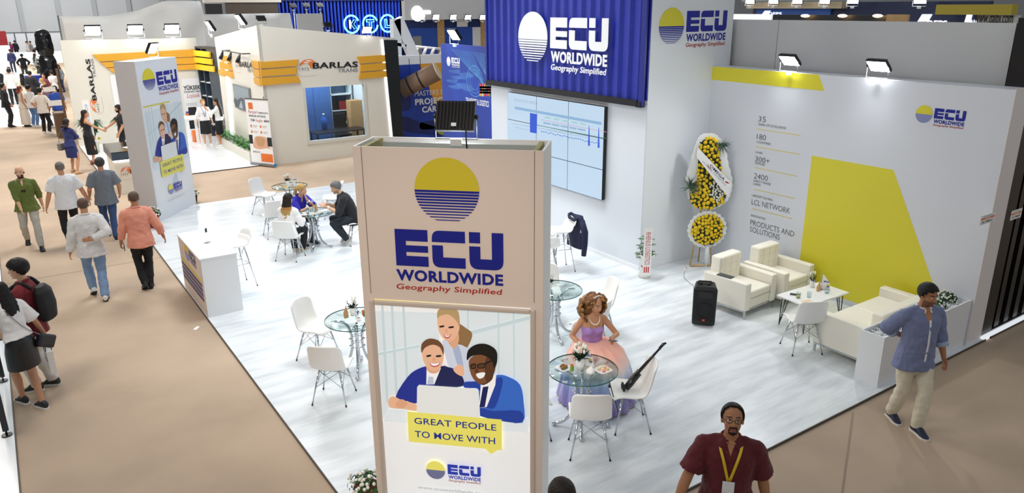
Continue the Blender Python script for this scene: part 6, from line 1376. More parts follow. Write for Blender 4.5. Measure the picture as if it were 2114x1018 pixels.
# ------------------------------------------------------------------ people
def remesh(mb, name, mats, voxel, parent=None, smooth=3, wrinkle=0.0, matfn=None, wscale=0.12):
    me = mb.mesh('tmp'); o = bpy.data.objects.new('tmp', me); COL.objects.link(o)
    r = o.modifiers.new('r', 'REMESH'); r.mode = 'VOXEL'; r.voxel_size = voxel; r.use_smooth_shade = True
    if smooth: s = o.modifiers.new('s', 'SMOOTH'); s.factor = 0.5; s.iterations = smooth
    if wrinkle:
        tx = bpy.data.textures.get('cloth_folds_%g' % wscale)
        if not tx: tx = bpy.data.textures.new('cloth_folds_%g' % wscale, 'CLOUDS'); tx.noise_scale = wscale; tx.noise_depth = 2
        d = o.modifiers.new('d', 'DISPLACE'); d.texture = tx; d.texture_coords = 'LOCAL'; d.strength = wrinkle; d.mid_level = 0.5
    dg = bpy.context.evaluated_depsgraph_get(); nm = bpy.data.meshes.new_from_object(o.evaluated_get(dg)); nm.name = name
    bpy.data.objects.remove(o); bpy.data.meshes.remove(me)
    nm.materials.clear()
    for m_ in mats: nm.materials.append(m_)
    n = len(nm.polygons); nm.polygons.foreach_set('use_smooth', [True]*n)
    if matfn: nm.polygons.foreach_set('material_index', [matfn(p.center) for p in nm.polygons])
    else: nm.polygons.foreach_set('material_index', [0]*n)
    q = bpy.data.objects.new(name, nm); COL.objects.link(q)
    if parent: q.parent = parent
    return q
def ik(a, t, l1, l2, pole):
    d = t-a; D = min(d.length, l1+l2-0.002); D = max(D, abs(l1-l2)+0.01); u = d.normalized(); t = a+u*D
    c = (l1*l1+D*D-l2*l2)/(2*l1*D); c = max(-1, min(1, c)); p = pole-u*pole.dot(u)
    if p.length < 1e-6: p = u.orthogonal()
    return a+u*l1*c+p.normalized()*l1*sqrt(1-c*c), t
V3 = lambda p: Vector(p)
def hand(mb, w_, d, th, n, s, curl, lod):
    d = d.normalized(); th = (th-d*th.dot(d)).normalized(); n = (n-d*n.dot(d)-th*n.dot(th)).normalized()
    M = Matrix((th, n, d)).transposed()
    fr = (0.0082, 0.0105, 0.012)[lod]*s
    mb.ell(w_+d*0.052*s, (0.040*s, 0.016*s, 0.052*s), M, 12, 8); mb.tube([w_-d*0.03*s, w_+d*0.03*s], [0.026*s, 0.028*s], 10)
    for k, (off, L) in enumerate(((0.029, 0.068), (0.0098, 0.078), (-0.0098, 0.072), (-0.028, 0.056))):
        b = w_+d*0.088*s+th*off*s*1.05; c = curl*(1+0.12*k); L *= s
        p1 = b+(d*cos(c*0.5)+n*sin(c*0.5))*L*0.48; p2 = p1+(d*cos(c*1.25)+n*sin(c*1.25))*L*0.32; p3 = p2+(d*cos(c*1.9)+n*sin(c*1.9))*L*0.24
        mb.tube([b-d*0.02*s, p1, p2, p3], [fr*1.1, fr, fr*0.95, fr*0.8], 8)
    t0 = w_+d*0.02*s+th*0.026*s; t1 = t0+(th*0.7+d*0.6+n*0.25).normalized()*0.042*s; t2 = t1+(d*0.9+th*0.2+n*(0.25+curl*0.3)).normalized()*0.032*s
    mb.tube([t0, t1, t2], [fr*1.35, fr*1.2, fr*0.95], 8)
SKIN = {k: mat('skin_'+k, c, 0.5, spec=0.4) for k, c in dict(fair='#d9ab8a', warm='#c48f6c', tan='#b07a56', deep='#8f5e40').items()}
LIPM = {k: mat('lips_'+k, c, 0.4) for k, c in dict(fair='#b8645a', warm='#a3584a', tan='#8f4a3e', deep='#6e3a30').items()}
EYEW = mat('eye_white', '#e6e2dc', 0.3); EYED = mat('eye_dark', '#1c120c', 0.2)
def hm(name, c): return mat('hair_'+name, c, 0.5, var=0.35, scale=45.0, spec=0.3, bump=0.9, bscale=55.0)
HAIRM = dict(black=hm('black', '#120e0d'), brown=hm('brown', '#3a261a'), dark=hm('dark_brown', '#20160f'), grey=hm('grey', '#6c6a68'), pepper=hm('pepper', '#3c3836'), shaved=hm('shaved', '#5d473a'), greysh=hm('grey_shaved', '#6f6862'), blond=hm('blond', '#b8965a'), honey=hm('honey', '#a9783c'), red=hm('auburn', '#7a2c1a'), curl=hm('golden_brown', '#7a5230'))
def person(loc, face, label, H=1.75, lod=1, sex='m', skin='warm', hair='short', hc='black', top=None, bot=None, shoes=('#16171a', None), wide=1.0, pose=None, feet=None, beard=None, belly=0.0, group=None, bald=False, glasses=False, extras=None):
    """a figure in metres, facing local +y; every length is scaled by H/1.75"""
    pose = pose or {}; top = top or {}; bot = bot or {}
    s = H/1.75; vox = (0.0075, 0.011, 0.018)[lod]
    fz = loc[2] if len(loc) > 2 else AZ
    rz = radians(face-90); Rw = Matrix.Rotation(-rz, 3, 'Z')
    if feet:
        fw_ = [G(q[0], q[1], fz) for q in feet]; base = (fw_[0]+fw_[1])/2; loc = (base.x, base.y)
        fl_ = [Rw @ (f-base) for f in fw_]
    else: fl_ = [V3((-0.10*s, 0.0, 0)), V3((0.10*s, 0.0, 0))]
    f_ = sex == 'f'
    P = V3(pose.get('hip', (0, 0, 0.93)))*s
    if feet and 'hip' not in pose:
        sp_ = max((fl_[0]-fl_[1]).length, 0.0); P.z -= min(0.10, 0.09*sp_*sp_)
        P.x, P.y = 0.0, pose.get('hipy', 0.0)
    lean, side = radians(pose.get('lean', 0)), radians(pose.get('side', 0))
    Rt = Matrix.Rotation(radians(pose.get('twist', 0)), 3, 'Z') @ Matrix.Rotation(side, 3, 'Y') @ Matrix.Rotation(-lean, 3, 'X')
    S, R, F = Rt @ V3((0, 0, 1)), Rt @ V3((1, 0, 0)), Rt @ V3((0, 1, 0))
    bend = pose.get('bend', 0.0)                       # upper back curving forward
    T = lambda h, fo=0.0, x=0.0: P+S*h*s+F*(fo+bend*max(0, h-0.15)**1.5*1.4)*s+R*x*s
    sw = (0.15 if f_ else 0.174)*(0.5+0.5*wide)
    sh = [T(0.462, -0.005, -sw), T(0.462, -0.005, sw)]
    hipw = 0.09
    hp = [P+R*(-hipw*s)+V3((0, 0, -0.01)), P+R*(hipw*s)+V3((0, 0, -0.01))]
    # ankles, knees
    ank = []; ft = []
    for i, k in enumerate(('l', 'r')):
        a = pose.get(k+'f'); lift = radians(pose.get(k+'p', 0)); yw = radians(pose.get(k+'y', 8)*(1 if i == 0 else -1))
        toe = V3((-sin(yw), cos(yw), 0))
        if a is not None: g0 = V3(a)*s
        else: g0 = V3((fl_[i].x, fl_[i].y, 0.0))
        # the foot: from heel to toe; raised heel turns about the ball of the foot
        ball = g0+toe*0.12*s; d = toe*cos(lift)-V3((0, 0, 1))*sin(lift); up = toe*sin(lift)+V3((0, 0, 1))*cos(lift)
        if lift < 0: ball = g0-toe*0.05*s; an = ball+d*0.05*s*0+up*0.085*s+d*0.05*s
        an = (ball-d*0.12*s+up*0.085*s) if lift >= 0 else (g0-toe*0.06*s+d*0.06*s+up*0.085*s)
        ank.append(an); ft.append((an, d, up))
    kn = []
    for i, k in enumerate(('l', 'r')):
        K, A = ik(hp[i], ank[i], 0.435*s, 0.425*s, V3(pose.get(k+'k', ((-0.12 if i == 0 else 0.12), 1, 0)))); kn.append(K); ank[i] = A
    el = []; wr = []
    for i, k in enumerate(('l', 'r')):
        sx = -1 if i == 0 else 1
        t = V3(pose[k+'h'])*s if k+'h' in pose else sh[i]+V3((sx*0.07, 0.06, -0.50))*s
        E_, W_ = ik(sh[i], t, 0.285*s, 0.25*s, V3(pose.get(k+'e', (sx*0.35, -1, -0.1)))); el.append(E_); wr.append(W_)
    # head frame
    hy, hpi, hr = (radians(a) for a in pose.get('head', (0, 0, 0)))
    nk0 = T(0.535, 0.0); Rh = Matrix.Rotation(radians(pose.get('twist', 0)), 3, 'Z') @ Matrix.Rotation(hy, 3, 'Z') @ Matrix.Rotation(-(lean*0.45+hpi), 3, 'X') @ Matrix.Rotation(hr, 3, 'Y')
    hcen = nk0+S*0.105*s+Rh @ V3((0, 0.022, 0.055))*s
    hs = s*1.0
    def hd(x, y, z): return hcen+Rh @ V3((x, y, z))*hs
    Hi = Rh.transposed()
    # ---------------- body, one continuous surface
    mb = MB(); mb.smooth = True
    def ring_at(h, rx, ry, fo=0.0, infl=0.0):
        c = T(h, fo); w2 = 0.5+0.5*wide
        return [c+R*((rx*w2+infl)*s*cos(2*pi*j/20))+F*(((ry*w2+infl)+(belly*max(0, 1-abs(h-0.16)/0.24) if sin(2*pi*j/20) > 0 else 0))*s*sin(2*pi*j/20)) for j in range(20)]
    if f_: TR = [(-0.10, .09, .08, 0), (-0.05, .15, .105, -.008), (0.0, .165, .11, -.012), (0.08, .15, .10, -.004), (0.17, .122, .088, .004), (0.25, .125, .09, .004), (0.34, .14, .10, .008), (0.42, .148, .09, .0), (0.49, .135, .068, -.008), (0.535, .062, .052, -.004)]
    else: TR = [(-0.10, .09, .08, 0), (-0.05, .155, .105, -.006), (0.0, .163, .112, -.008), (0.08, .158, .108, 0), (0.17, .15, .104, .004), (0.27, .158, .11, .004), (0.36, .17, .117, .004), (0.43, .176, .112, .0), (0.495, .155, .08, -.008), (0.54, .07, .06, -.004)]
    mb.ring([ring_at(h, a, b, fo) for h, a, b, fo in TR])
    if f_:
        for sx in (-1, 1): mb.ell(T(0.34, 0.075, sx*0.062), (0.055*s, 0.05*s, 0.055*s))
    mb.tube([T(0.50), nk0+S*0.03*s, hcen-Rh @ V3((0, 0.012, 0.03))*s], [0.062*s*(0.85 if f_ else 1), 0.054*s*(0.86 if f_ else 1), 0.053*s*(0.88 if f_ else 1)], 14)
    mb.ell(hd(0, -0.014, 0.035), (0.077*hs, 0.096*hs, 0.086*hs), Rh, 18, 12); mb.ell(hd(0, 0.018, -0.028), (0.063*hs, 0.075*hs, 0.083*hs), Rh, 16, 12)
    mb.ell(hd(0, 0.034, -0.082), ((0.040 if f_ else 0.047)*hs, 0.046*hs, 0.030*hs), Rh); mb.tube([hd(0, 0.086, 0.012), hd(0, 0.103, -0.012), hd(0, 0.108, -0.028), hd(0, 0.088, -0.034)], [0.008*hs, 0.010*hs, 0.013*hs, 0.010*hs], 8)
    for sx in (-1, 1):
        mb.ell(hd(sx*0.014, 0.093, -0.031), 0.009*hs, None, 8, 6); mb.ell(hd(sx*0.078, -0.010, -0.008), (0.010*hs, 0.020*hs, 0.031*hs), Rh); mb.tube([hd(sx*0.012, 0.086, 0.026), hd(sx*0.048, 0.068, 0.024)], 0.0085*hs, 6)
        mb.ell(hd(sx*0.031, 0.074, 0.004), (0.015*hs, 0.011*hs, 0.010*hs), Rh, 10, 8); mb.ell(hd(sx*0.042, 0.055, -0.030), (0.020*hs, 0.018*hs, 0.018*hs), Rh, 8, 6)
    mb.ell(hd(0, 0.089, -0.060), (0.023*hs, 0.010*hs, 0.006*hs), Rh); mb.ell(hd(0, 0.087, -0.070), (0.019*hs, 0.011*hs, 0.007*hs), Rh); mb.ell(hd(0, 0.078, -0.098), (0.018*hs, 0.016*hs, 0.013*hs), Rh)
    aw = (0.86 if f_ else 1.0)*(0.45+0.55*wide)
    for i in range(2):
        mb.ell(sh[i], 0.052*s*aw, None, 12, 8); mb.tube([T(0.53), sh[i]+S*0.006*s], [0.05*s, 0.048*s*aw], 10)
        mb.tube([sh[i], sh[i]*0.6+el[i]*0.4, el[i]], [0.052*s*aw, 0.048*s*aw, 0.039*s*aw], 12); mb.ell(el[i], 0.039*s*aw, None, 10, 8)
        mb.tube([el[i], el[i]*0.65+wr[i]*0.35, wr[i]], [0.040*s*aw, 0.040*s*aw, 0.026*s*aw], 12)
        k = 'lr'[i]; d = wr[i]-el[i]; hdv = V3(pose.get(k+'d', d)); th = V3(pose.get(k+'t', (0, 1, 0.15))); sx = -1 if i == 0 else 1
        if abs(hdv.normalized().dot(th.normalized())) > 0.95: th = V3((-sx, 0, 0.3))
        n = hdv.cross(th)*(-sx) if k+'n' not in pose else V3(pose[k+'n'])
        hand(mb, wr[i], hdv, th, n, s*(0.92 if f_ else 1), pose.get(k+'c', 0.45), lod)
        lw = 0.95 if f_ else 1.0
        mb.tube([hp[i]+V3((0, 0, 0.03)), hp[i]*0.5+kn[i]*0.5, kn[i]], [0.088*s*lw, 0.073*s*lw, 0.054*s*lw], 14); mb.ell(kn[i], 0.054*s*lw, None, 10, 8)
        cf = (kn[i]*0.68+ank[i]*0.32); back = (kn[i]-(hp[i]+ank[i])/2); back = back.normalized() if back.length > 0.02 else V3((0, 1, 0))
        mb.tube([kn[i], cf-back*0.012*s, ank[i]*0.75+kn[i]*0.25, ank[i]], [0.051*s*lw, 0.056*s*lw, 0.040*s*lw, 0.035*s*lw], 12)
        an, fd, up = ft[i]; mb.tube([ank[i]-fd*0.04*s-up*0.03*s, ank[i]+fd*0.05*s-up*0.045*s, ank[i]+fd*0.14*s-up*0.06*s], [0.030*s, 0.024*s, 0.018*s], 10)
    sk, lp = SKIN[skin], LIPM[skin]; hmat = HAIRM[hc]; bm = HAIRM[beard[1]] if beard else hmat
    shade = mat('stubble_'+skin, {'fair': '#a98b76', 'warm': '#8d6a54', 'tan': '#7a5742', 'deep': '#5f4232'}[skin], 0.6)
    mats_ = [sk, lp, EYEW, EYED, hmat, bm, shade]
    bk = beard[0] if beard else None
    def mf(c):
        q = Hi @ (V3(c)-hcen)/hs; x, y, z = q
        if abs(x) > 0.09 or y < -0.02 or z < -0.13 or z > 0.12: return 0
        ax = abs(x)
        if y > 0.045:
            if abs(ax-0.031) < 0.0125 and abs(z-0.004) < 0.0058: return 3 if abs(ax-0.031) < 0.0065 else 2
            if 0.014 < ax < 0.052 and abs(z-0.0305+0.25*max(0, ax-0.040)) < 0.0042: return 4
            if ax < 0.023 and -0.075 < z < -0.0555 and y > 0.07: return 1
        if bk == 'full' and z < -0.038-0.0*(ax) and y > -0.012 and not (ax < 0.020 and z > -0.05): return 5
        if bk == 'full' and z < 0.0 and ax > 0.06 and -0.012 < y < 0.02: return 5
        if bk == 'goatee' and ax < 0.032 and y > 0.05 and (-0.056 < z < -0.043 or (z < -0.055 and ax > 0.024) or z < -0.082): return 5
        if bk == 'stubble' and z < -0.040 and y > 0.0: return 6
        return 0
    root = remesh(mb, 'person', mats_, vox, None, 2 if lod else 3, matfn=mf if lod < 2 else None)
    root.location = (loc[0], loc[1], fz); root.rotation_euler[2] = rz; tag(root, label, 'person', group)
    # ---------------- clothing
    fit = top.get('fit', 0.014)
    def torso_cloth(h0, h1, infl, flare=0.0):
        rs = []
        hs_ = [h0]+[h for h, *_ in TR if h0+0.02 < h < h1-0.02]+[h1]
        for h in hs_:
            for k in range(len(TR)-1):
                if TR[k][0] <= h <= TR[k+1][0] or k == len(TR)-2:
                    t = min(1, max(0, (h-TR[k][0])/(TR[k+1][0]-TR[k][0]))); a, b, fo = (TR[k][j]*(1-t)+TR[k+1][j]*t for j in (1, 2, 3)); break
            if h < 0.0: a, b = max(a, 0.165), max(b, 0.115)
            g = infl+flare*max(0, 0.12-h)
            rs.append(ring_at(h, a, b, fo, g))
        return rs
    def mkm(c, nm, **k): return mat('cloth_'+nm+'_'+c.strip('#'), c, k.pop('rough', 0.8), bump=k.pop('bump', 0.55), bscale=11.0, **k)
    if top:
        tm = top['m'] if not isinstance(top['m'], str) else mkm(top['m'], 'top', sheen=0.1)
        c = MB(); c.smooth = True; h1 = top.get('neck', 0.545)
        c.ring(torso_cloth(top.get('hem', -0.10), h1, fit, top.get('flare', 0.13)))
        if f_ and h1 > 0.3:
            for sx in (-1, 1): c.ell(T(0.34, 0.078, sx*0.062), (0.066*s, 0.058*s, 0.064*s))
        sl = top.get('sleeve', 0.4)
        if sl > 0:
            loose = top.get('loose', 0.010)
            for i in range(2):
                c.ell(sh[i], (0.050*aw+fit)*s, None, 12, 8); c.tube([T(0.52), sh[i]+S*0.004*s], [(0.045+fit*.7)*s, (0.046*aw+fit)*s], 10)
                L1, L2 = 0.285, 0.25; cut = sl*(L1+L2)
                if cut <= L1: e = sh[i]+(el[i]-sh[i])*(cut/L1); c.tube([sh[i], e], [(0.050*aw+fit)*s, (0.046*aw+fit+loose)*s], 14)
                else:
                    e = el[i]+(wr[i]-el[i])*min(1, (cut-L1)/L2); c.tube([sh[i], el[i]], [(0.054*aw+fit)*s, (0.042*aw+fit+loose*.6)*s], 14); c.ell(el[i], (0.042*aw+fit+loose*.5)*s, None, 12, 8); c.tube([el[i], e], [(0.042*aw+fit+loose*.5)*s, (0.033*aw+fit+loose*.4)*s], 14)
        vm = None; ms = [tm, sk]
        vn = top.get('v')
        if vn:
            def vm(p):
                q = V3(p)-T(0.0); h = q.dot(S)/s; x = q.dot(R)/s; y = q.dot(F)/s
                return 1 if y > 0.0 and h > 0.545-vn and abs(x) < (h-(0.545-vn))*top.get('vw', 0.42) else 0
        o = remesh(c, top.get('name', 'shirt'), ms, max(vox, 0.010), root, 3, 0.030 if lod < 2 else 0.0, None, 0.09)
        if vm:
            bm_ = bmesh.new(); bm_.from_mesh(o.data); vw = top.get('vw', 0.42); ap = T(0.545-vn)
            for sx in (-1, 1): e_ = (R*vw*sx+S).normalized(); bmesh.ops.bisect_plane(bm_, geom=bm_.verts[:]+bm_.edges[:]+bm_.faces[:], plane_co=ap, plane_no=e_.cross(F))
            for f_2 in bm_.faces: f_2.material_index = vm(f_2.calc_center_median())
            bm_.to_mesh(o.data); bm_.free()
        if top.get('collar'):
            cm = mkm(top['collar'], 'collar') if isinstance(top['collar'], str) else tm
            k_ = MB().use(cm); pts = []
            for j in range(17):
                a = pi/2+0.34+(2*pi-0.68)*j/16; pts.append(T(0.548+0.015*(-sin(a)), 0.002, 0)+R*(0.070*s*cos(a))+F*(0.066*s*sin(a)))
            k_.tube(pts, [0.016*s]*17, 8)
            for sx in (-1, 1): q0 = pts[0] if sx < 0 else pts[-1]; k_.tube([q0, T(0.505, 0.095, sx*0.045)], [0.016*s, 0.007*s], 6)
            k_.build('collar', parent=root)
        if top.get('placket'):
            pk = MB().use(mkm(top['placket'], 'placket')); pts = []
            pts = []
            for j in range(9):
                h = 0.44-0.52*j/8; a_, b_ = 0.12, 0.118
                for k in range(len(TR)-1):
                    if TR[k][0] <= h <= TR[k+1][0]: t = (h-TR[k][0])/(TR[k+1][0]-TR[k][0]); b_ = TR[k][2]*(1-t)+TR[k+1][2]*t
                b_ = max(b_, 0.115) if h < 0 else b_
                pts.append(T(h, (b_*(0.5+0.5*wide)+fit+belly*max(0, 1-abs(h-0.16)/0.24)+0.006+0.05*max(0, 0.12-h)*0.6), 0))
            pk.ring([[p+R*(-0.011*s), p+R*(0.011*s)] for p in pts], caps=False, closed=False); pk.build('placket', parent=root, solid=0.006)
        for cf_ in top.get('cuffs', ()):
            i = 'lr'.index(cf_[0]); cut = sl*0.535; e = el[i]+(wr[i]-el[i])*min(1, max(0, (cut-0.285)/0.25)) if cut > 0.285 else sh[i]+(el[i]-sh[i])*(cut/0.285)
            dv = (wr[i]-el[i]).normalized(); MB().use(mkm(cf_[1], 'cuff')).tube([e-dv*0.05*s, e+dv*0.005*s], [(0.037*aw+fit+loose*.5)*s+0.006, (0.036*aw+fit+loose*.4)*s+0.006], 14).build('cuff', parent=root)
    if bot:
        bmn = bot['m'] if not isinstance(bot['m'], str) else mkm(bot['m'], 'bottom')
        c = MB(); c.smooth = True; kind = bot.get('kind', 'trousers')
        if kind in ('trousers', 'shorts'):
            c.ring(torso_cloth(-0.10, bot.get('waist', 0.10), 0.008)); ln_ = bot.get('len', 1.0); g = bot.get('fit', 0.014)
            for i in range(2):
                c.tube([hp[i]+V3((0, 0, 0.02)), hp[i]*0.5+kn[i]*0.5, kn[i]], [(0.088+g)*s, (0.074+g)*s, (0.056+g)*s], 14); c.ell(kn[i], (0.056+g)*s, None, 12, 8)
                e = kn[i]+(ank[i]-kn[i])*(1.03 if ln_ >= 1 else ln_); c.tube([kn[i], kn[i]*0.6+ank[i]*0.4, e], [(0.056+g)*s, (0.057+g)*s, (0.046+g*0.9)*s], 14)
            remesh(c, kind, [bmn], max(vox, 0.010), root, 3, 0.028 if lod < 2 else 0.0, None, 0.10)
        else:
            ln_ = bot.get('len', 0.45); fl2 = bot.get('flare', 0.03); w0 = bot.get('waist', 0.12); rs = []
            cz = [w0, 0.06, 0.0, -0.06]; rs = [ring_at(h, .165-h*0.25 if h > 0 else .182, .115-h*.15 if h > 0 else .128, -.006, 0.012) for h in cz]
            seat = pose.get('sit'); mid = (kn[0]+kn[1])/2
            for t in (0.35, 0.7, 1.0):
                cen = T(-0.06)+(V3((0, 0, -1)) if not seat else (mid-T(-0.06)).normalized())*(ln_-0.06)*t*s+F*0.03*t*s
                rs.append([cen+R*((0.194+fl2*t)*s*cos(2*pi*j/20))+(F if not seat else V3((0, 0.2, 1)))*((0.165+fl2*t)*s*sin(2*pi*j/20)) for j in range(20)])
            c.ring(rs); remesh(c, kind, [bmn], max(vox, 0.010), root, 2, 0.010 if lod < 2 else 0.0)
    # ---------------- shoes
    sc_, sole = shoes[0], shoes[1] if len(shoes) > 1 else None
    if sc_:
        sm_ = mat('shoe_'+sc_.strip('#'), sc_, 0.5); so_ = mat('sole_'+(sole or '#0c0c0c').strip('#'), sole or '#0c0c0c', 0.6)
        high = len(shoes) > 2 and shoes[2] == 'heel'
        for i in range(2):
            an, fd, up = ft[i]; an = ank[i]; lat = fd.cross(up)
            def rr(t, w_, lo, hi): c_ = an+fd*t*s; return [c_+lat*(w_*s*cos(2*pi*j/14))+up*((lo+hi)/2*s+(hi-lo)/2*s*sin(2*pi*j/14)) for j in range(14)]
            zb = -0.085
            sb = MB().use(sm_); sb.ring([rr(-0.075, .018, zb+.012, -.01), rr(-0.06, .034, zb+.01, .022), rr(-0.01, .042, zb+.01, .034), rr(0.045, .043, zb+.01, .022), rr(0.08, .045, zb+.01, .004), rr(0.11, .046, zb+.01, -.026), rr(0.15, .042, zb+.01, -.048), rr(0.185, .022, zb+.012, -.060)])
            so = sb.build('shoe', parent=root)
            q = MB().use(so_); q.ring([[an+fd*t*s+up*z*s+lat*(w_*x)*s for (x, z) in ((-1, zb), (1, zb), (1, zb+0.022), (-1, zb+0.022))] for t, w_ in ((-0.08, .02), (-0.065, .036), (0.03, .036), (0.10, .050), (0.15, .046), (0.192, .022))], smooth=False)
            q.build('sole', parent=so)
    # ---------------- hair
    def cap_hair(thick, line_f=0.088, bald_=False, back=-0.07, lowside=0.0, name='hair', m_=None):
        cb = MB().use(m_ or hmat); nu, nv = 28, 18; g = []
        for i in range(nv+1):
            t = pi*i/nv; row = []
            for j in range(nu):
                a = 2*pi*j/nu; d = V3((sin(t)*cos(a), sin(t)*sin(a), cos(t))); r = 1+0.0
                n_ = noise.noise(d*5.0+V3((H*7, 0, 0)))*thick*0.22
                row.append(V3((d.x*(0.079+thick+n_), -0.014+d.y*(0.098+thick+n_), 0.033+d.z*(0.088+thick+n_))))
            g.append(row)
        for i in range(nv):
            for j in range(nu):
                q = [g[i][j], g[i+1][j], g[i+1][(j+1) % nu], g[i][(j+1) % nu]]; c_ = sum(q, V3((0, 0, 0)))/4
                y, z, ax = c_.y, c_.z, abs(c_.x)
                if y > 0.035: lim = line_f-(0.02*(ax/0.06)**2 if ax < 0.06 else 0.02)+0.0
                elif y > -0.01: lim = -0.0+lowside+(line_f-0.02)*max(0, (y+0.005)/0.04)*0.9
                elif y > -0.045: lim = lowside+(back-lowside)*((-0.01-y)/0.035)
                else: lim = back
                if z < lim: continue
                if bald_ and (y > 0.012 or (z > 0.07 and y > -0.07 and ax < 0.066)): continue
                cb.add([hd(*p) for p in q], [(0, 1, 2, 3)], True)
        o = cb.build(name, parent=root, solid=0.012 if thick > 0.004 else 0.006)
        bm_ = bmesh.new(); bm_.from_mesh(o.data); bmesh.ops.remove_doubles(bm_, verts=bm_.verts, dist=1e-5); bmesh.ops.recalc_face_normals(bm_, faces=bm_.faces); bm_.to_mesh(o.data); bm_.free(); return o
    if hair == 'short': cap_hair(0.011, 0.082, bald)
    elif hair == 'buzz': cap_hair(0.003, 0.078, bald, -0.045, 0.015)
    elif hair == 'recede': cap_hair(0.006, 0.108, False)
    elif hair == 'thick': cap_hair(0.024, 0.080, False)
    elif hair in ('long', 'pony', 'bob', 'ombre'):
        hb_ = MB().use(hmat); hb_.smooth = True; random.seed(int(H*1000)+len(label))
        hb_.ell(hd(0, -0.018, 0.042), (0.090*hs, 0.106*hs, 0.092*hs), Rh, 18, 12)
        L = {'long': 0.46, 'ombre': 0.40, 'bob': 0.20, 'pony': 0.05}[hair]*top.get('hairlen', 1.0)
        dn = V3((0, 0, -1)); bo = -F
        for k in range(46 if lod < 2 else 16):
            a = pi+(-1.25+2.5*(k+0.5)/(46 if lod < 2 else 16)); a2 = a+pi/2*0; x = sin(a-pi)*0.082; y = -0.02-0.078*cos(a-pi)
            p0 = hd(x, y, 0.05); l_ = L*(0.85+0.25*random.random()); p1 = hd(x*1.08, y-0.012, -0.07)
            p2 = p1+dn*l_*0.45*s+bo*(0.045+0.02*random.random())*s+R*x*0.35*s; p3 = p1+dn*l_*0.95*s+bo*(0.055+0.03*random.random())*s+R*(x*0.25+0.01*(random.random()-.5))*s
            if hair == 'pony': p2, p3 = hd(x*0.6, y*0.9-0.03, 0.0), hd(0, -0.115, 0.01)
            hb_.tube([p0, p1, p2, p3] if hair != 'pony' else [p0, p2, p3], [0.020*s, 0.020*s, 0.017*s, 0.006*s] if hair != 'pony' else [0.02*s, 0.02*s, 0.012*s], 6)
        if hair == 'pony':
            q = hd(0, -0.125, 0.03)
            for k in range(8): hb_.tube([q, q+bo*0.04*s+dn*0.05*s+R*(0.02*sin(k))*s, q+bo*(0.05+0.01*cos(k))*s+dn*0.17*s+R*0.025*cos(k*2)*s, q+bo*0.03*s+dn*(0.24+0.02*sin(k))*s+R*0.015*sin(k)*s], [0.018*s, 0.018*s, 0.013*s, 0.005*s], 6)
        def keep(c):
            q = Hi @ (V3(c)-hcen)/hs; return not (q.y > 0.028 and q.z < 0.078-6.0*max(0, abs(q.x)-0.045)**1.0*0.25 and q.z > -0.16 and abs(q.x) < 0.082)
        ms = [hmat]; fn = None
        if hair == 'ombre':
            ms = [hmat, HAIRM['honey'], HAIRM['blond']]; zc = hcen.z
            fn = lambda c: 0 if c[2] > zc-0.13*s else (1 if c[2] > zc-0.19*s else 2)
        o = remesh(hb_, 'hair', ms, max(vox, 0.009), root, 1, 0.010, fn, 0.03)
        bm_ = bmesh.new(); bm_.from_mesh(o.data); bmesh.ops.delete(bm_, geom=[f for f in bm_.faces if not keep(f.calc_center_median())], context='FACES'); bm_.to_mesh(o.data); bm_.free()
        q = o.modifiers.new('hair_depth', 'SOLIDIFY'); q.thickness = 0.008; q.offset = -1
    elif hair == 'curly':
        hb_ = MB().use(hmat); hb_.smooth = True; random.seed(77)
        for k in range(420):
            a = random.random()*2*pi; u = random.random(); z = 0.10-0.34*u; rad = 0.085+0.085*sin(pi*min(1, u*1.05))**0.8+0.02*random.random()
            x, y = rad*cos(a)*1.1, -0.03+rad*sin(a)*0.95
            if y > 0.005 and z < 0.07: continue
            hb_.ell(hd(x, y, z), (0.016+0.014*random.random())*s, None, 7, 5)
        hb_.ell(hd(0, -0.03, 0.03), (0.10*s, 0.105*s, 0.10*s), Rh); hb_.ell(hd(0, -0.07, -0.08), (0.12*s, 0.08*s, 0.12*s), Rh)
        ms = [hmat, HAIRM['honey']]
        def keep(c):
            q = Hi @ (V3(c)-hcen)/hs; return not (q.y > 0.035 and q.z < 0.076)
        o = remesh(hb_, 'hair', ms, 0.010, root, 1, 0.012, lambda c: 1 if noise.noise(V3(c)*18) > 0.12 else 0, 0.025)
        bm_ = bmesh.new(); bm_.from_mesh(o.data); bmesh.ops.delete(bm_, geom=[f for f in bm_.faces if not keep(f.calc_center_median())], context='FACES'); bm_.to_mesh(o.data); bm_.free()
        o.modifiers.new('hair_depth', 'SOLIDIFY').thickness = 0.008
    if glasses:
        g_ = MB().use(BLACK)
        for sx in (-1, 1): g_.tube([hd(sx*0.033+0.022*cos(2*pi*j/14), 0.098, 0.002+0.016*sin(2*pi*j/14)) for j in range(15)], 0.0022*s, 5); g_.tube([hd(sx*0.055, 0.097, 0.006), hd(sx*0.083, 0.0, 0.008)], 0.0022*s, 5)
        g_.tube([hd(-0.011, 0.1, 0.006), hd(0.011, 0.1, 0.006)], 0.0022*s, 5); g_.build('glasses', parent=root)
    root_info = dict(root=root, T=T, R=R, F=F, S=S, wr=wr, el=el, sh=sh, hd=hd, s=s, ft=ft, kn=kn, hp=hp, M=lambda p: Matrix.Translation(V3((loc[0], loc[1], fz))) @ (Matrix.Rotation(rz, 4, 'Z') @ V3(p)), rz=rz)
    return root_info
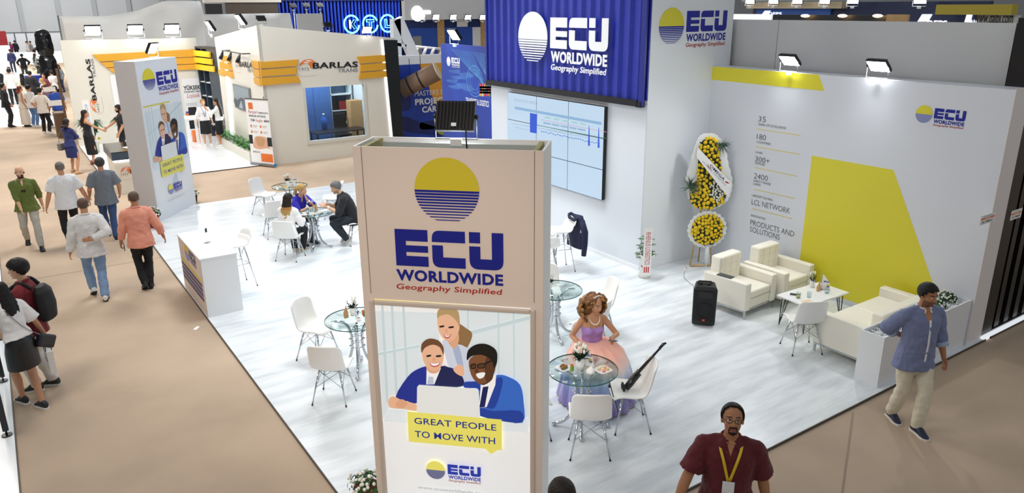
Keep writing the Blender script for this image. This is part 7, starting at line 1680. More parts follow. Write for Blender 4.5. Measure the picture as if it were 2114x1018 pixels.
def lanyard(f, col, badge=True, drop=0.22, wide=0.016, front=0.135, card='#f1f1f4'):
    T, R, F, s = f['T'], f['R'], f['F'], f['s']; m_ = mat('lanyard_'+col.strip('#'), col, 0.5); l = MB().use(m_)
    for sx in (-1, 1):
        pts = [T(0.555, -0.06, sx*0.03), T(0.555, -0.005, sx*0.082), T(0.50, 0.085, sx*0.078), T(0.43, front-0.005, sx*0.05), T(0.535-drop, front+0.012, sx*0.006)]
        pts = [V3(p) for p in smooth_open(pts, 4)]
        l.ring([[p-R*wide/2*s*(1 if 1 else 0)+F*0.004, p+R*wide/2*s+F*0.004] for p in pts], caps=False, closed=False)
    o = l.build('lanyard', parent=f['root'], solid=0.003)
    if badge:
        c = T(0.535-drop, front+0.02, 0); S = f['S']; b = MB().use(mat('badge_card_'+card.strip('#'), card, 0.35))
        b.add([c-R*0.045*s-S*0.13*s, c+R*0.045*s-S*0.13*s, c+R*0.045*s, c-R*0.045*s]+[p+F*0.004 for p in (c-R*0.045*s-S*0.13*s, c+R*0.045*s-S*0.13*s, c+R*0.045*s, c-R*0.045*s)], [(3, 2, 1, 0), (4, 5, 6, 7), (0, 1, 5, 4), (1, 2, 6, 5), (2, 3, 7, 6), (3, 0, 4, 7)]); b.build('badge', parent=f['root'])
# ------------------------------------------------------------------ who stands and sits where
def heading(a, b): p, q = G(*a), G(*b); return math.degrees(atan2(q.y-p.y, q.x-p.x))
def to_cam(x, y): return math.degrees(atan2(-y, -x))
def held(name, label, cat, f, build):
    """a thing held by a figure, built in the figure's own frame"""
    t = thing(name, label, cat, f['root'].location, f['rz']); build(t); return t
WHITE_SHOE = ('#e4e4e2', '#f2f2f0'); BLK_SHOE = ('#121316', '#0c0c0d')
# 1 man in the olive shirt, coming towards us
f = person((0, 0), 268, 'bald bearded man in an olive green shirt and pale trousers walking towards us', 1.76, 0, 'm', 'fair', 'none', 'brown', dict(m='#5f6e2c', sleeve=0.72, hem=-0.10, flare=0.25, v=0.12, vw=0.3, collar=True, fit=0.018),
    dict(m='#b3afa4', fit=0.012), BLK_SHOE, 1.02, dict(lh=(-0.27, -0.10, 0.84), rh=(0.10, 0.26, 0.86), head=(-8, 4, 0), rp=28, ly=6, ry=6), ((87, 516), (60, 503)), ('full', 'brown'), bald=True)
g = MB().use(BLACK)
for sx in (-1, 1): g.ell(f['T'](0.33, 0.145, sx*0.02), (0.018, 0.008, 0.03))
g.build('hung_sunglasses', parent=f['root'])
# 2 man in the white T-shirt
person((0, 0), 96, 'broad grey-haired man in a white T-shirt and black trousers walking away', 1.78, 0, 'm', 'warm', 'buzz', 'greysh', dict(m='#e2e3e4', sleeve=0.42, hem=-0.13, fit=0.022, loose=0.022, collar=False), dict(m='#17181b'), BLK_SHOE, 1.18,
    dict(lh=(-0.36, 0.02, 0.86), rh=(0.40, 0.04, 0.87), head=(0, 6, 0), lp=10), ((147, 510), (163, 500)), belly=0.03)
# 3 man in the grey T-shirt
person((0, 0), 92, 'grey-haired man in a grey T-shirt and blue jeans walking away behind the white-shirted man', 1.78, 0, 'm', 'warm', 'short', 'pepper', dict(m='#6f767e', sleeve=0.42, hem=-0.15, fit=0.022, loose=0.022), dict(m='#34507e'), ('#14161a', '#e6e6e4'), 1.1,
    dict(lh=(-0.27, 0.18, 0.93), rh=(0.29, 0.12, 0.92), head=(-6, 4, 0)), ((226, 488), (241, 496)))
# 4 man in the white shirt, hand behind his back
person((0, 0), 88, 'man in a white shirt and light jeans with one hand behind his back', 1.78, 0, 'm', 'warm', 'buzz', 'shaved', dict(m='#dcdad8', sleeve=0.97, hem=-0.15, fit=0.022, collar=True, loose=0.014), dict(m='#7f9cc0', fit=0.018), ('#e8e8e6', '#1a1a1a'), 1.08,
    dict(lh=(-0.31, 0.05, 0.84), rh=(0.03, -0.185, 1.08), re=(1, -0.55, -0.4), rd=(-1, -0.1, 0.12), rt=(0, -0.1, 1), rc=0.5, head=(0, 8, 0), lp=24), ((197, 611), (219, 620)))
# 5 man in the salmon shirt
f5 = person((0, 0), 86, 'man in a salmon pink shirt and black trousers walking away with a phone', 1.78, 0, 'm', 'tan', 'buzz', 'shaved', dict(m='#e4977f', sleeve=0.86, hem=-0.13, fit=0.02, collar=True, loose=0.014), dict(m='#121214'), BLK_SHOE, 1.08,
    dict(lh=(-0.30, 0.10, 0.86), rh=(0.36, 0.06, 0.90), lc=1.1, head=(0, 14, 0), lp=30), ((303, 601), (312, 594)))
w_ = f5['wr'][0]
held('mobile_phone', 'black phone in the hand of the man in the salmon shirt', 'phone', f5, lambda t: MB().use(BLACK).box(-0.006, 0.006, -0.036, 0.036, -0.07, 0.07, Matrix.Translation(w_+V3((0.035, 0.02, -0.09))) @ Matrix.Rotation(0.4, 4, 'X')).build('phone_body', parent=t))
# 6 man in the blue shirt at the planter
h6 = heading((1826, 852), (1856, 882))
person((0, 0), h6+6, 'man in a grey blue shirt and cream trousers striding past the white planter', 1.80, 0, 'm', 'tan', 'short', 'black', dict(m='#737c9e', sleeve=0.74, hem=-0.17, v=0.17, vw=0.36, collar='#e9e9ee', placket='#e4e4ea', fit=0.022, loose=0.016, cuffs=(('l', '#a9b6cc'), ('r', '#a9b6cc'))), dict(m='#d8cfb8', fit=0.020), ('#1b2340', '#e6e2d8'), 1.12,
    dict(rh=(0.06, -0.20, 1.04), re=(1, -0.4, -0.3), rd=(-1, -0.1, -0.1), rt=(0, -0.2, 1), lh=(-0.31, 0.06, 0.86), head=(16, 10, 0), ly=4, ry=4), ((1890, 893), (1838, 862)), ('stubble', 'black'), belly=0.035)
# 7 man in the dark red polo
f7 = person((4.29, 3.27), 222, 'man with goatee and glasses in a dark red polo shirt with a yellow lanyard', 1.77, 0, 'm', 'tan', 'recede', 'black', dict(m='#5c1019', sleeve=0.46, hem=-0.16, v=0.09, vw=0.4, collar=True, fit=0.022, loose=0.022), dict(m='#20242c'), BLK_SHOE, 1.2,
    dict(rh=(0.40, 0.22, 0.90), lh=(-0.33, -0.04, 0.86), head=(2, -20, 0), lf=(-0.1, -0.15, 0), rf=(0.1, 0.22, 0), lp=20), None, ('goatee', 'black'), belly=0.05, glasses=True)
lanyard(f7, '#e0bd1e', True, 0.27, 0.022, 0.165)
# 8 woman with long black hair, 9 young man with the backpack
f8 = person((0, 0), 128, 'long-haired woman in a white top and black sequinned skirt at the glass barrier', 1.66, 0, 'f', 'warm', 'long', 'black', dict(m='#e9e6e4', sleeve=0.50, hem=0.06, fit=0.024, loose=0.03), None, ('#22262a', '#f0f0ee'), 1.06,
    dict(lean=11, lh=(-0.26, 0.40, 1.0), rh=(0.38, 0.02, 0.86), rc=1.0, head=(14, 10, 0), ly=-10, ry=10), ((51, 832), (91, 842)))
SEQ = mat('black_sequins', '#0c0c0e', 0.4); 
_b = SEQ.node_tree.nodes['Principled BSDF']; _v = SEQ.node_tree.nodes.new('ShaderNodeTexVoronoi'); _v.inputs['Scale'].default_value = 110; _t = SEQ.node_tree.nodes.new('ShaderNodeTexCoord'); SEQ.node_tree.links.new(_t.outputs['Object'], _v.inputs['Vector'])
_r = SEQ.node_tree.nodes.new('ShaderNodeValToRGB'); _r.color_ramp.elements[0].position = 0.0; _r.color_ramp.elements[0].color = (0.75, 0.74, 0.7, 1); _r.color_ramp.elements[1].position = 0.09; _r.color_ramp.elements[1].color = (0.006, 0.006, 0.007, 1)
SEQ.node_tree.links.new(_v.outputs['Distance'], _r.inputs[0]); SEQ.node_tree.links.new(_r.outputs[0], _b.inputs['Base Color'])
c = MB(); c.smooth = True; T_, R_8, F_8 = f8['T'], f8['R'], f8['F']; rs = []
for h, a, b in ((0.15, .135, .10), (0.06, .158, .118), (0.0, .178, .13)): rs.append([T_(h)+R_8*a*cos(2*pi*j/22)+F_8*b*sin(2*pi*j/22) for j in range(22)])
cen = T_(0.0)
for k, (dz, a, b) in enumerate(((0.10, .186, .145), (0.20, .19, .15), (0.33, .192, .155))): rs.append([cen+V3((0, 0.01, -dz))+V3((a*cos(2*pi*j/22), b*sin(2*pi*j/22), 0)) for j in range(22)])
c.ring(rs); tag(remesh(c, 'skirt', [SEQ], 0.011, f8['root'], 2), 'black sequinned mini skirt')
def bag8(t):
    w = f8['wr'][1]; M = Matrix.Translation(w+V3((-0.10, -0.14, -0.03))) @ Matrix.Rotation(0.5, 4, 'Y')
    MB().use(mat('quilted_black', '#14161f', 0.35, bump=0.3, bscale=30.0)).box(-0.12, 0.12, -0.045, 0.045, -0.10, 0.07, M).build('bag_body', parent=t, bevel=0.03, seg=3)
    sh_ = f8['sh'][0]; MB().use(STEEL).tube(smooth_open([w+V3((-0.14, -0.16, 0.04)), f8['T'](0.15, -0.12, 0.06), f8['T'](0.38, -0.12, -0.08), sh_+V3((0.04, -0.02, 0.07))]), 0.005, 6).build('chain_strap', parent=t)
held('handbag', 'black quilted handbag on a chain at the hip of the woman in the sequinned skirt', 'handbag', f8, bag8)
def bag82(t):
    w = f8['wr'][1]+V3((0.01, 0.01, -0.10)); M = Matrix.Translation(w+V3((0, 0, -0.14))) @ Matrix.Rotation(radians(60), 4, 'Z')
    MB().use(PAPER).ring([[M @ V3(p) for p in ((-0.11, -0.035, -0.30), (0.11, -0.035, -0.30), (0.11, 0.035, -0.30), (-0.11, 0.035, -0.30))], [M @ V3(p) for p in ((-0.105, -0.035, 0.0), (0.105, -0.035, 0.0), (0.105, 0.035, 0.0), (-0.105, 0.035, 0.0))]], smooth=False).build('paper_body', parent=t)
    h_ = MB().use(BLACK)
    for sy in (-0.036, 0.036): h_.tube([M @ V3((-0.05, sy, -0.005)), M @ V3((-0.03, sy*0.3, 0.15)), M @ V3((0.03, sy*0.3, 0.15)), M @ V3((0.05, sy, -0.005))], 0.006, 6)
    h_.build('handles', parent=t); p = MB().use(INK).text('BARLAS', -0.09, -0.14, 0.18, 0.035, -0.037, bold=0.03); p.xf(M).build('print', parent=t)
    p = MB().use(INK).text('BARLAS', -0.09, -0.14, 0.18, 0.035, -0.037, bold=0.03); p.xf(M @ Matrix.Rotation(pi, 4, 'Z')).build('print', parent=t)
held('paper_bag', 'white paper carrier bag with black handles held by the woman in the sequinned skirt', 'bag', f8, bag82)
f9 = person((0, 0), 156, 'young man in a maroon shirt with a black backpack behind the long-haired woman', 1.78, 0, 'm', 'fair', 'thick', 'black', dict(m='#7a1c26', sleeve=1.0, hem=-0.14, v=0.12, collar=True, fit=0.018), dict(m='#cfcbc4', fit=0.018), ('#2b3028', '#d8d8d2'), 0.98,
    dict(lh=(-0.22, 0.22, 0.92), rh=(0.2, 0.24, 0.96), head=(6, 6, 0)), ((78, 806), (113, 794)))
lanyard(f9, '#e9e6ea', False, 0.34, 0.02, 0.14)
def pack(t):
    T, R, F, S = f9['T'], f9['R'], f9['F'], f9['S']; BK = mat('backpack_black', '#0a0a0c', 0.7, bump=0.2, bscale=200.0); b = MB(); b.smooth = True
    b.ring([[T(h, -0.20+dy)+R*a*cos(2*pi*j/20)*(1.15 if abs(cos(2*pi*j/20)) > 0.7 else 1)+F*d*sin(2*pi*j/20) for j in range(20)] for h, a, d, dy in ((0.02, .10, .06, 0), (0.05, .14, .09, -.01), (0.22, .15, .10, -.015), (0.40, .14, .085, 0), (0.47, .09, .05, .02))])
    remesh(b, 'bag_body', [BK], 0.011, t, 2)
    for sx in (-1, 1): q = [T(0.46, -0.13, sx*0.10), T(0.545, -0.02, sx*0.115), T(0.46, 0.125, sx*0.115), T(0.30, 0.125, sx*0.14), T(0.14, -0.08, sx*0.18)]; MB().use(BK).tube(smooth_open(q), 0.022, 8).build('shoulder_strap', parent=t)
held('backpack', 'black backpack on the young man in the maroon shirt', 'backpack', f9, pack)
# 10 woman in the tulle skirt
CW.rotation_euler[2] = radians(246-90)
f10 = person((5.64, 6.53, 0.0), 248, 'seated woman with big curly hair, lilac bodice and pastel tulle skirt', 1.68, 0, 'f', 'warm', 'curly', 'curl', dict(m='#a883c6', sleeve=0, hem=0.02, neck=0.385, fit=0.012, name='bodice'), None, (None,), 1.0,
    dict(hip=(0, -0.02, 0.56), lf=(-0.1, 0.46, 0), rf=(0.1, 0.44, 0), lean=6, lh=(-0.17, 0.27, 0.84), rh=(0.19, 0.16, 0.72), le=(-0.8, -0.6, -0.5), ld=(0.1, 1, 0.05), lt=(0.4, 0, 1), lc=0.7, head=(22, 8, 0)))
T, R, F, S = f10['T'], f10['R'], f10['F'], f10['S']
q = MB().use(mat('bodice_strap', '#c9b06a', 0.4))
for sx in (-1, 1): q.tube(smooth_open([T(0.37, 0.115, sx*0.07), T(0.46, 0.085, sx*0.085), T(0.535, 0.0, sx*0.088), T(0.45, -0.095, sx*0.08), T(0.37, -0.10, sx*0.07)]), 0.0045, 6)
q.build('shoulder_strap', parent=f10['root'])
pl = MB().use(PETAL)
for j in range(26): a = pi+pi*j/25; pl.ell(T(0.535-0.085*sin(pi*j/25), 0.01+0.105*sin(pi*j/25)**0.7, 0.075*cos(a)), 0.007, None, 7, 5)
pl.build('pearl_necklace', parent=f10['root'])
MB().use(PETAL).tube([f10['hd'](0.093*cos(a), 0.02, 0.045+0.093*sin(a)) for a in [pi*j/14 for j in range(15)]], 0.007, 6).build('headband', parent=f10['root'])
TU = bpy.data.materials.new('pastel_tulle'); TU.use_nodes = True; nt = TU.node_tree; b = nt.nodes['Principled BSDF']; b.inputs['Roughness'].default_value = 0.9; b.inputs['Sheen Weight'].default_value = 0.4
tc = nt.nodes.new('ShaderNodeTexCoord'); sx_ = nt.nodes.new('ShaderNodeSeparateXYZ'); rp = nt.nodes.new('ShaderNodeValToRGB'); nt.links.new(tc.outputs['Object'], sx_.inputs[0]); nt.links.new(sx_.outputs['Z'], rp.inputs[0]); nt.links.new(rp.outputs[0], b.inputs['Base Color'])
cr = rp.color_ramp; cr.elements[0].position = 0.0; cr.elements[0].color = rgb('#8a78b4'); cr.elements[1].position = 0.66; cr.elements[1].color = rgb('#f0b09c')
for p_, c_ in ((0.22, '#8f8fcb'), (0.38, '#9db4dc'), (0.47, '#d9dbe6'), (0.54, '#efd2cb')): e = cr.elements.new(p_); e.color = rgb(c_)
sk = MB().use(TU); sk.smooth = True
for layer in range(3):
    rs = []; NJ = 90
    for (h, r, fwd) in ((0.70, 0.13, 0.0), (0.715, 0.20, 0.06), (0.70, 0.30, 0.14), (0.62, 0.40, 0.20), (0.48, 0.46, 0.22), (0.30, 0.50, 0.23), (0.13, 0.53, 0.23), (0.02, 0.55, 0.23)):
        row = []
        for j in range(NJ):
            a = 2*pi*j/NJ; k = (r-0.13)/0.42; rr = r*(1-0.06*layer)*(1+k*(0.05*sin((13+3*layer)*a+layer)+0.04*sin(29*a+2*layer+h*9))); row.append((rr*cos(a)*0.86, fwd-0.02+rr*sin(a)*(1.0 if sin(a) > 0 else 0.72), h-0.015*layer+0.01*sin(17*a)*k))
        rs.append(row)
    sk.ring(rs, caps=False)
sk.build('tulle_skirt', parent=f10['root'])
w_ = f10['wr'][0]; held('mobile_phone', 'phone in the hand of the woman in the tulle skirt', 'phone', f10, lambda t: MB().use(mat('phone_grey', '#4a4c52', 0.3)).box(-0.037, 0.037, -0.075, 0.075, -0.004, 0.004, Matrix.Translation(w_+V3((0.02, 0.11, 0.025))) @ Matrix.Rotation(0.3, 4, 'X')).build('phone_body', parent=t))
# 11 seated man in black
f11 = person((5.66, 14.12, 0.0), 160, 'grey-haired man in a black shirt with a blue lanyard sitting at the far glass table', 1.80, 0, 'm', 'fair', 'short', 'grey', dict(m='#111217', sleeve=0.62, hem=-0.12, collar=True, fit=0.022, loose=0.02), dict(m='#20262f'), ('#b9b7b2', '#e2e0da'), 1.1,
    dict(hip=(0, 0.0, 0.55), lf=(-0.13, 0.06, 0), rf=(0.12, 0.14, 0), lp=55, rp=35, lk=(-0.2, 1, 0.3), rk=(0.2, 1, 0.3), lean=20, bend=0.16, lh=(-0.16, 0.50, 0.83), rh=(0.12, 0.52, 0.83), ld=(0.4, 1, -0.15), rd=(-0.4, 1, -0.15), head=(4, 16, 0)), None, ('stubble', 'grey'), belly=0.03)
lanyard(f11, '#2f4fc0', False, 0.30, 0.022, 0.14)
w_ = f11['wr'][0]; e_ = f11['el'][0]; d_ = (w_-e_).normalized(); MB().use(PORC).tube([w_-d_*0.045, w_-d_*0.015], 0.037, 14).build('wrist_watch', parent=f11['root'])
# 12 woman in blue
f12 = person((4.76, 15.03, 0.0), 282, 'blond woman with a ponytail in a royal blue blouse sitting at the far glass table', 1.68, 0, 'f', 'fair', 'pony', 'blond', dict(m='#2420a8', sleeve=0.52, hem=-0.06, v=0.11, collar=True, fit=0.022, loose=0.026), dict(m='#1c1e2a'), ('#22222a', '#111111'), 1.04,
    dict(hip=(0, 0.0, 0.54), lf=(-0.1, 0.36, 0), rf=(0.1, 0.38, 0), lean=24, lh=(-0.02, 0.44, 1.0), le=(-0.6, 0.5, -1), ld=(0.3, -0.2, 1), lt=(0.6, 0.6, 0), rh=(-0.02, 0.50, 0.82), re=(0.8, -0.2, -1), rd=(-1, 0.4, 0), head=(36, -4, 0)))
# 13 woman with two-tone hair
person((4.22, 13.96, 0.0), 44, 'woman with dark to blond two-tone hair in a white shirt seen from behind, seated', 1.66, 0, 'f', 'fair', 'ombre', 'dark', dict(m='#eeecea', sleeve=0.95, hem=-0.10, fit=0.026, loose=0.02), dict(m='#15161b'), ('#cdb9a0', '#ece6de'), 1.03,
    dict(hip=(0, 0.0, 0.54), lf=(-0.1, 0.40, 0), rf=(0.06, 0.46, 0), lean=10, lh=(-0.14, 0.42, 0.80), rh=(0.18, 0.34, 0.74), head=(-4, 6, 0)))
# 14, 15 the handshake, 16 woman in navy
p14 = G(193, 338, 0.0); p15 = (p14.x+0.98, p14.y-0.10)
a14 = math.degrees(atan2(p15[1]-p14.y, p15[0]-p14.x))
f14 = person((p14.x, p14.y, 0.0), a14, 'woman in a black strap dress shaking hands at the welcome desk', 1.70, 1, 'f', 'warm', 'long', 'dark', dict(m='#0f0f12', sleeve=0, hem=-0.02, neck=0.40, fit=0.012, name='dress_top', hairlen=0.7), dict(kind='skirt', m='#0f0f12', len=0.62, flare=-0.005), ('#8a4a2c', '#5a2c18'), 1.14,
    dict(rh=(0.10, 0.46, 1.06), rt=(0, 0.2, 1), lh=(-0.24, 0.12, 0.86), head=(0, -2, 0)))
q = MB().use(BLACK)
for sx in (-1, 1): q.tube([f14['T'](0.38, -0.10, sx*0.06), f14['T'](0.53, 0.0, sx*0.085), f14['T'](0.39, 0.11, sx*0.06)], 0.006, 5)
q.build('shoulder_strap', parent=f14['root'])
f15 = person((p15[0], p15[1], 0.0), a14+180, 'bearded man in a black T-shirt shaking hands behind the welcome desk', 1.80, 1, 'm', 'warm', 'short', 'black', dict(m='#0f1013', sleeve=0.42, hem=-0.13, fit=0.018, loose=0.018), dict(m='#131418'), BLK_SHOE, 1.08,
    dict(rh=(0.10, 0.46, 1.02), rt=(0, 0.2, 1), lh=(-0.26, 0.12, 0.90), head=(0, 8, 0)), None, ('full', 'black'))
lanyard(f15, '#d98a1e', False, 0.3, 0.02, 0.13)
f16 = person((0, 0), 40, 'woman in a short navy dress with folded arms at the welcome stand', 1.66, 1, 'f', 'warm', 'bob', 'dark', dict(m='#1f2a63', sleeve=0.95, hem=-0.05, fit=0.018, name='dress_top', hairlen=0.4), dict(kind='skirt', m='#1f2a63', len=0.40, flare=0.0), ('#c9a582', '#b08c68'), 1.05,
    dict(lh=(0.08, 0.24, 1.08), rh=(-0.06, 0.26, 1.12), le=(-1, 0.0, -0.6), re=(1, 0.0, -0.6), head=(8, 4, 0)), ((151, 356), (161, 360)))
held('handbag', 'grey handbag hanging beside the woman in the navy dress', 'handbag', f16, lambda t: (MB().use(mat('bag_grey', '#6e6c6a', 0.5)).box(-0.34, -0.22, -0.16, 0.14, 0.70, 0.92).build('bag_body', parent=t, bevel=0.03), MB().use(mat('bag_grey', '#6e6c6a', 0.5)).tube([V3((-0.28, 0.1, 0.9)), V3((-0.25, 0.04, 1.2)), V3((-0.17, 0.0, 1.40)), V3((-0.26, -0.1, 1.15)), V3((-0.28, -0.12, 0.9))], 0.008, 6).build('strap', parent=t)))
# 17, 18 the hostesses
p = G(430, 302, 0.0); f17 = person((p.x, p.y, 0.0), to_cam(p.x, p.y)+8, 'fair-haired hostess in white shirt and black skirt with blue lanyard', 1.66, 1, 'f', 'fair', 'pony', 'honey', dict(m='#eceae8', sleeve=0.6, hem=0.04, fit=0.022, loose=0.022), dict(kind='skirt', m='#131316', len=0.44, flare=0.02), WHITE_SHOE, 1.0, dict(rh=(0.30, 0.10, 0.92), lh=(-0.26, 0.05, 0.86), head=(0, 2, 0)))
lanyard(f17, '#5f6fb8', True, 0.34, 0.016, 0.14)
p = G(459, 303, 0.0); person((p.x, p.y, 0.0), 150, 'dark long-haired hostess in white top and black skirt, one hand raised', 1.70, 1, 'f', 'warm', 'long', 'dark', dict(m='#f0eeec', sleeve=0.8, hem=0.04, fit=0.018, loose=0.012), dict(kind='skirt', m='#111114', len=0.46, flare=-0.01), WHITE_SHOE, 1.0, dict(lh=(-0.20, 0.32, 1.40), le=(-0.5, -0.2, -1), rh=(0.24, -0.06, 0.86), head=(0, 0, 0)))
# someone whose hair just enters the picture
person((2.63, 3.30), 60, 'dark-haired person in a grey top whose hair alone shows beside the nearest tower', 1.735, 2, 'm', 'warm', 'short', 'dark', dict(m='#8a8f96', sleeve=0.42, hem=-0.12), dict(m='#22252c'), BLK_SHOE, 1.0)
# ---------------- the crowd up the aisle
def crowd(px, _, face, label, H=1.75, **k):
    """px: picture position of the feet"""
    p = G(px[0], px[1], AZ); k.setdefault('lod', 2); return person((p.x, p.y), face, label, H, **k)
tr = lambda c: dict(m=c); tp_ = lambda c, s=0.42, **k: dict(m=c, sleeve=s, hem=-0.13, fit=0.018, loose=0.014, **k)
crowd((22, 262), 0, 10, 'man in a dark suit facing the crowd with his hands in his pockets', 1.80, lod=1, hc='black', top=tp_('#15161a', 1.0), bot=tr('#1b1c20'), pose=dict(lh=(-0.24, 0.10, 0.92), rh=(0.24, 0.10, 0.92)))
crowd((32, 216), 0, 92, 'man in a white shirt and black trousers walking away through the crowd', 1.82, lod=1, hc='black', top=tp_('#dcd8d2', 0.97), bot=tr('#141518'), pose=dict(rp=20))
crowd((56, 261), 0, 15, 'red-haired woman in a long cream dress in the crowd', 1.68, lod=1, sex='f', skin='warm', hair='bob', hc='red', top=tp_('#e6ddcf', 0.0, name='dress_top', hairlen=0.6), bot=dict(kind='skirt', m='#e6ddcf', len=0.84, flare=0.06))
crowd((98, 276), 0, 60, 'man in a white T-shirt and black trousers with hands on his hips in the crowd', 1.80, lod=1, hc='black', top=tp_('#e9e2d8'), bot=tr('#15161a'), shoes=WHITE_SHOE, pose=dict(lh=(-0.20, 0.06, 0.98), rh=(0.22, 0.06, 0.98), le=(-1, -0.6, 0), re=(1, -0.6, 0)))
crowd((107, 262), 0, 190, 'man in a mauve polo shirt facing the man with hands on his hips', 1.76, lod=1, hc='dark', skin='tan', hair='buzz', bald=True, top=tp_('#8d6d78'), bot=tr('#3a3630'), shoes=WHITE_SHOE)
crowd((74, 262), 0, 40, 'person in a white top and blue jeans partly hidden behind the red-haired woman', 1.74, top=tp_('#e6e4e2'), bot=tr('#5c7fae'), shoes=WHITE_SHOE)
crowd((100, 238), 0, 160, 'blond woman in a white blouse and dark trousers in the crowd', 1.70, sex='f', skin='fair', hair='bob', hc='blond', top=tp_('#e8e2d6', 0.9, hairlen=0.7), bot=tr('#1c1d22'))
crowd((129, 268), 0, 80, 'man in a bright blue polo shirt and black trousers beside the cream wall', 1.78, lod=1, hc='black', top=tp_('#2c53b4'), bot=tr('#14151a'), shoes=WHITE_SHOE, wide=1.1, pose=dict(lh=(-0.2, 0.2, 0.95), rh=(0.26, 0.05, 0.86)))
crowd((75, 222), 0, 92, 'man in a black shirt seen from behind in the middle of the crowd', 1.80, hc='black', top=tp_('#121216', 1.0), bot=tr('#15161a'))
crowd((58, 222), 0, 90, 'woman with full black hair in a pale beige dress seen from behind', 1.68, sex='f', skin='warm', hair='long', hc='black', top=tp_('#d2c3ab', 0.95, name='dress_top'), bot=dict(kind='skirt', m='#d2c3ab', len=0.5, flare=0.03))
crowd((55, 166), 0, 95, 'man in a black shirt and grey trousers with hands on hips near the blue counter', 1.80, hc='black', skin='tan', top=tp_('#16161a', 0.9), bot=tr('#3f4148'), pose=dict(lh=(-0.24, 0.0, 0.98), rh=(0.24, 0.0, 0.98), le=(-1, -0.6, 0), re=(1, -0.6, 0)))
crowd((30, 200), 0, 260, 'dark-haired woman in a light cardigan behind the man in the white shirt', 1.66, sex='f', skin='warm', hair='long', hc='dark', top=tp_('#cfc8c0', 0.95), bot=tr('#22242a'))
crowd((8, 205), 0, 280, 'woman in a black dress with long hair at the picture edge of the crowd', 1.66, sex='f', skin='warm', hair='long', hc='black', top=tp_('#141417', 0.9), bot=dict(kind='skirt', m='#141417', len=0.6, flare=0.02))
crowd((30, 150), 0, 100, 'man in a navy suit walking away between the white counters', 1.78, hc='black', top=tp_('#1d2450', 1.0), bot=tr('#181b2c'))
crowd((27, 122), 0, 250, 'woman in a purple top beside a white counter at the end of the aisle', 1.66, sex='f', skin='warm', hair='bob', hc='black', top=tp_('#8a2a66', 0.5), bot=tr('#16161a'))
crowd((37, 121), 0, 80, 'person in black next to the woman in purple', 1.76, top=tp_('#131317', 1.0), bot=tr('#151519'))
crowd((62, 124), 0, 330, 'man in a white shirt and dark jeans behind the white counter', 1.78, hc='dark', top=tp_('#e6e3df', 0.9), bot=tr('#1c2238'))
crowd((69, 123), 0, 200, 'man standing close to the white-shirted man behind the counter', 1.76, hc='black', top=tp_('#8d8f95', 0.9), bot=tr('#17181c'))
crowd((92, 130), 0, 260, 'woman in black leaning at the counter by the dark display machine', 1.68, sex='f', skin='warm', hair='long', hc='black', top=tp_('#141417', 0.9), bot=tr('#a03446'))
crowd((88, 128), 0, 300, 'second person in black leaning at the counter by the dark display machine', 1.74, hc='black', top=tp_('#17181c', 1.0), bot=tr('#17181c'))
crowd((80, 158), 0, 20, 'woman with long dark hair in a grey top by the blue fronted counter', 1.66, sex='f', skin='warm', hair='long', hc='dark', top=tp_('#a6a9ae', 0.9), bot=tr('#1c1d22'))
crowd((112, 172), 0, 190, 'man in a yellow shirt beside the dark plants', 1.72, hc='dark', skin='tan', top=tp_('#c4b25c', 0.5), bot=tr('#5c4a2e'))
crowd((103, 222), 0, 230, 'woman in a maroon top under a black jacket in the crowd', 1.68, sex='f', skin='warm', hair='bob', hc='black', top=tp_('#6a2634', 0.5), bot=tr('#141418'))
crowd((119, 216), 0, 120, 'person in a white shirt with a red lanyard near the cream wall', 1.74, hc='dark', top=tp_('#e2dfda', 0.5), bot=tr('#1a1b20'))
crowd((130, 190), 0, 240, 'person in a grey top sitting out by the wooden stall', 1.60, sex='f', skin='warm', hair='bob', hc='dark', top=tp_('#8f989e', 0.9), bot=tr('#3b4a6a'))
crowd((10, 125), 0, 40, 'person in a patterned green dress beside the red banner', 1.66, sex='f', skin='warm', hair='bob', hc='black', top=tp_('#6f8a3a', 0.5), bot=dict(kind='skirt', m='#5f7a34', len=0.7, flare=0.05))
# guests behind the cargo wall
K6 = 8.482
for k, (x, y, c_, sx, hr, hcc, lb) in enumerate(((345, 745, '#d8dade', 'm', 'short', 'dark', 'man in a pale shirt seated behind the cargo wall under the white frame'), (610, 785, '#b99d94', 'm', 'short', 'dark', 'man in a pinkish shirt seated behind the cargo wall'), (845, 775, '#c9b48c', 'f', 'ombre', 'dark', 'woman with fair hair ends seated behind the cargo wall'), (890, 765, '#3a2a30', 'f', 'long', 'black', 'dark-haired woman seated behind the cargo wall'))):
    q = G(800+x/K6, 20+y/K6, 1.36+0.02*k); s_ = 1.72
    chair(q.x, q.y, 215 if k != 2 else 40, 'white shell chair under the '+lb.split(' seated')[0], AZ)
    person((q.x, q.y, AZ), 215 if k != 2 else 40, lb, s_, 2, sx, 'warm', hr, hcc, tp_(c_, 0.6), tr('#22242a'), BLK_SHOE, 1.0, dict(hip=(0, 0, 0.58), lf=(-0.1, 0.4, 0), rf=(0.1, 0.4, 0)))
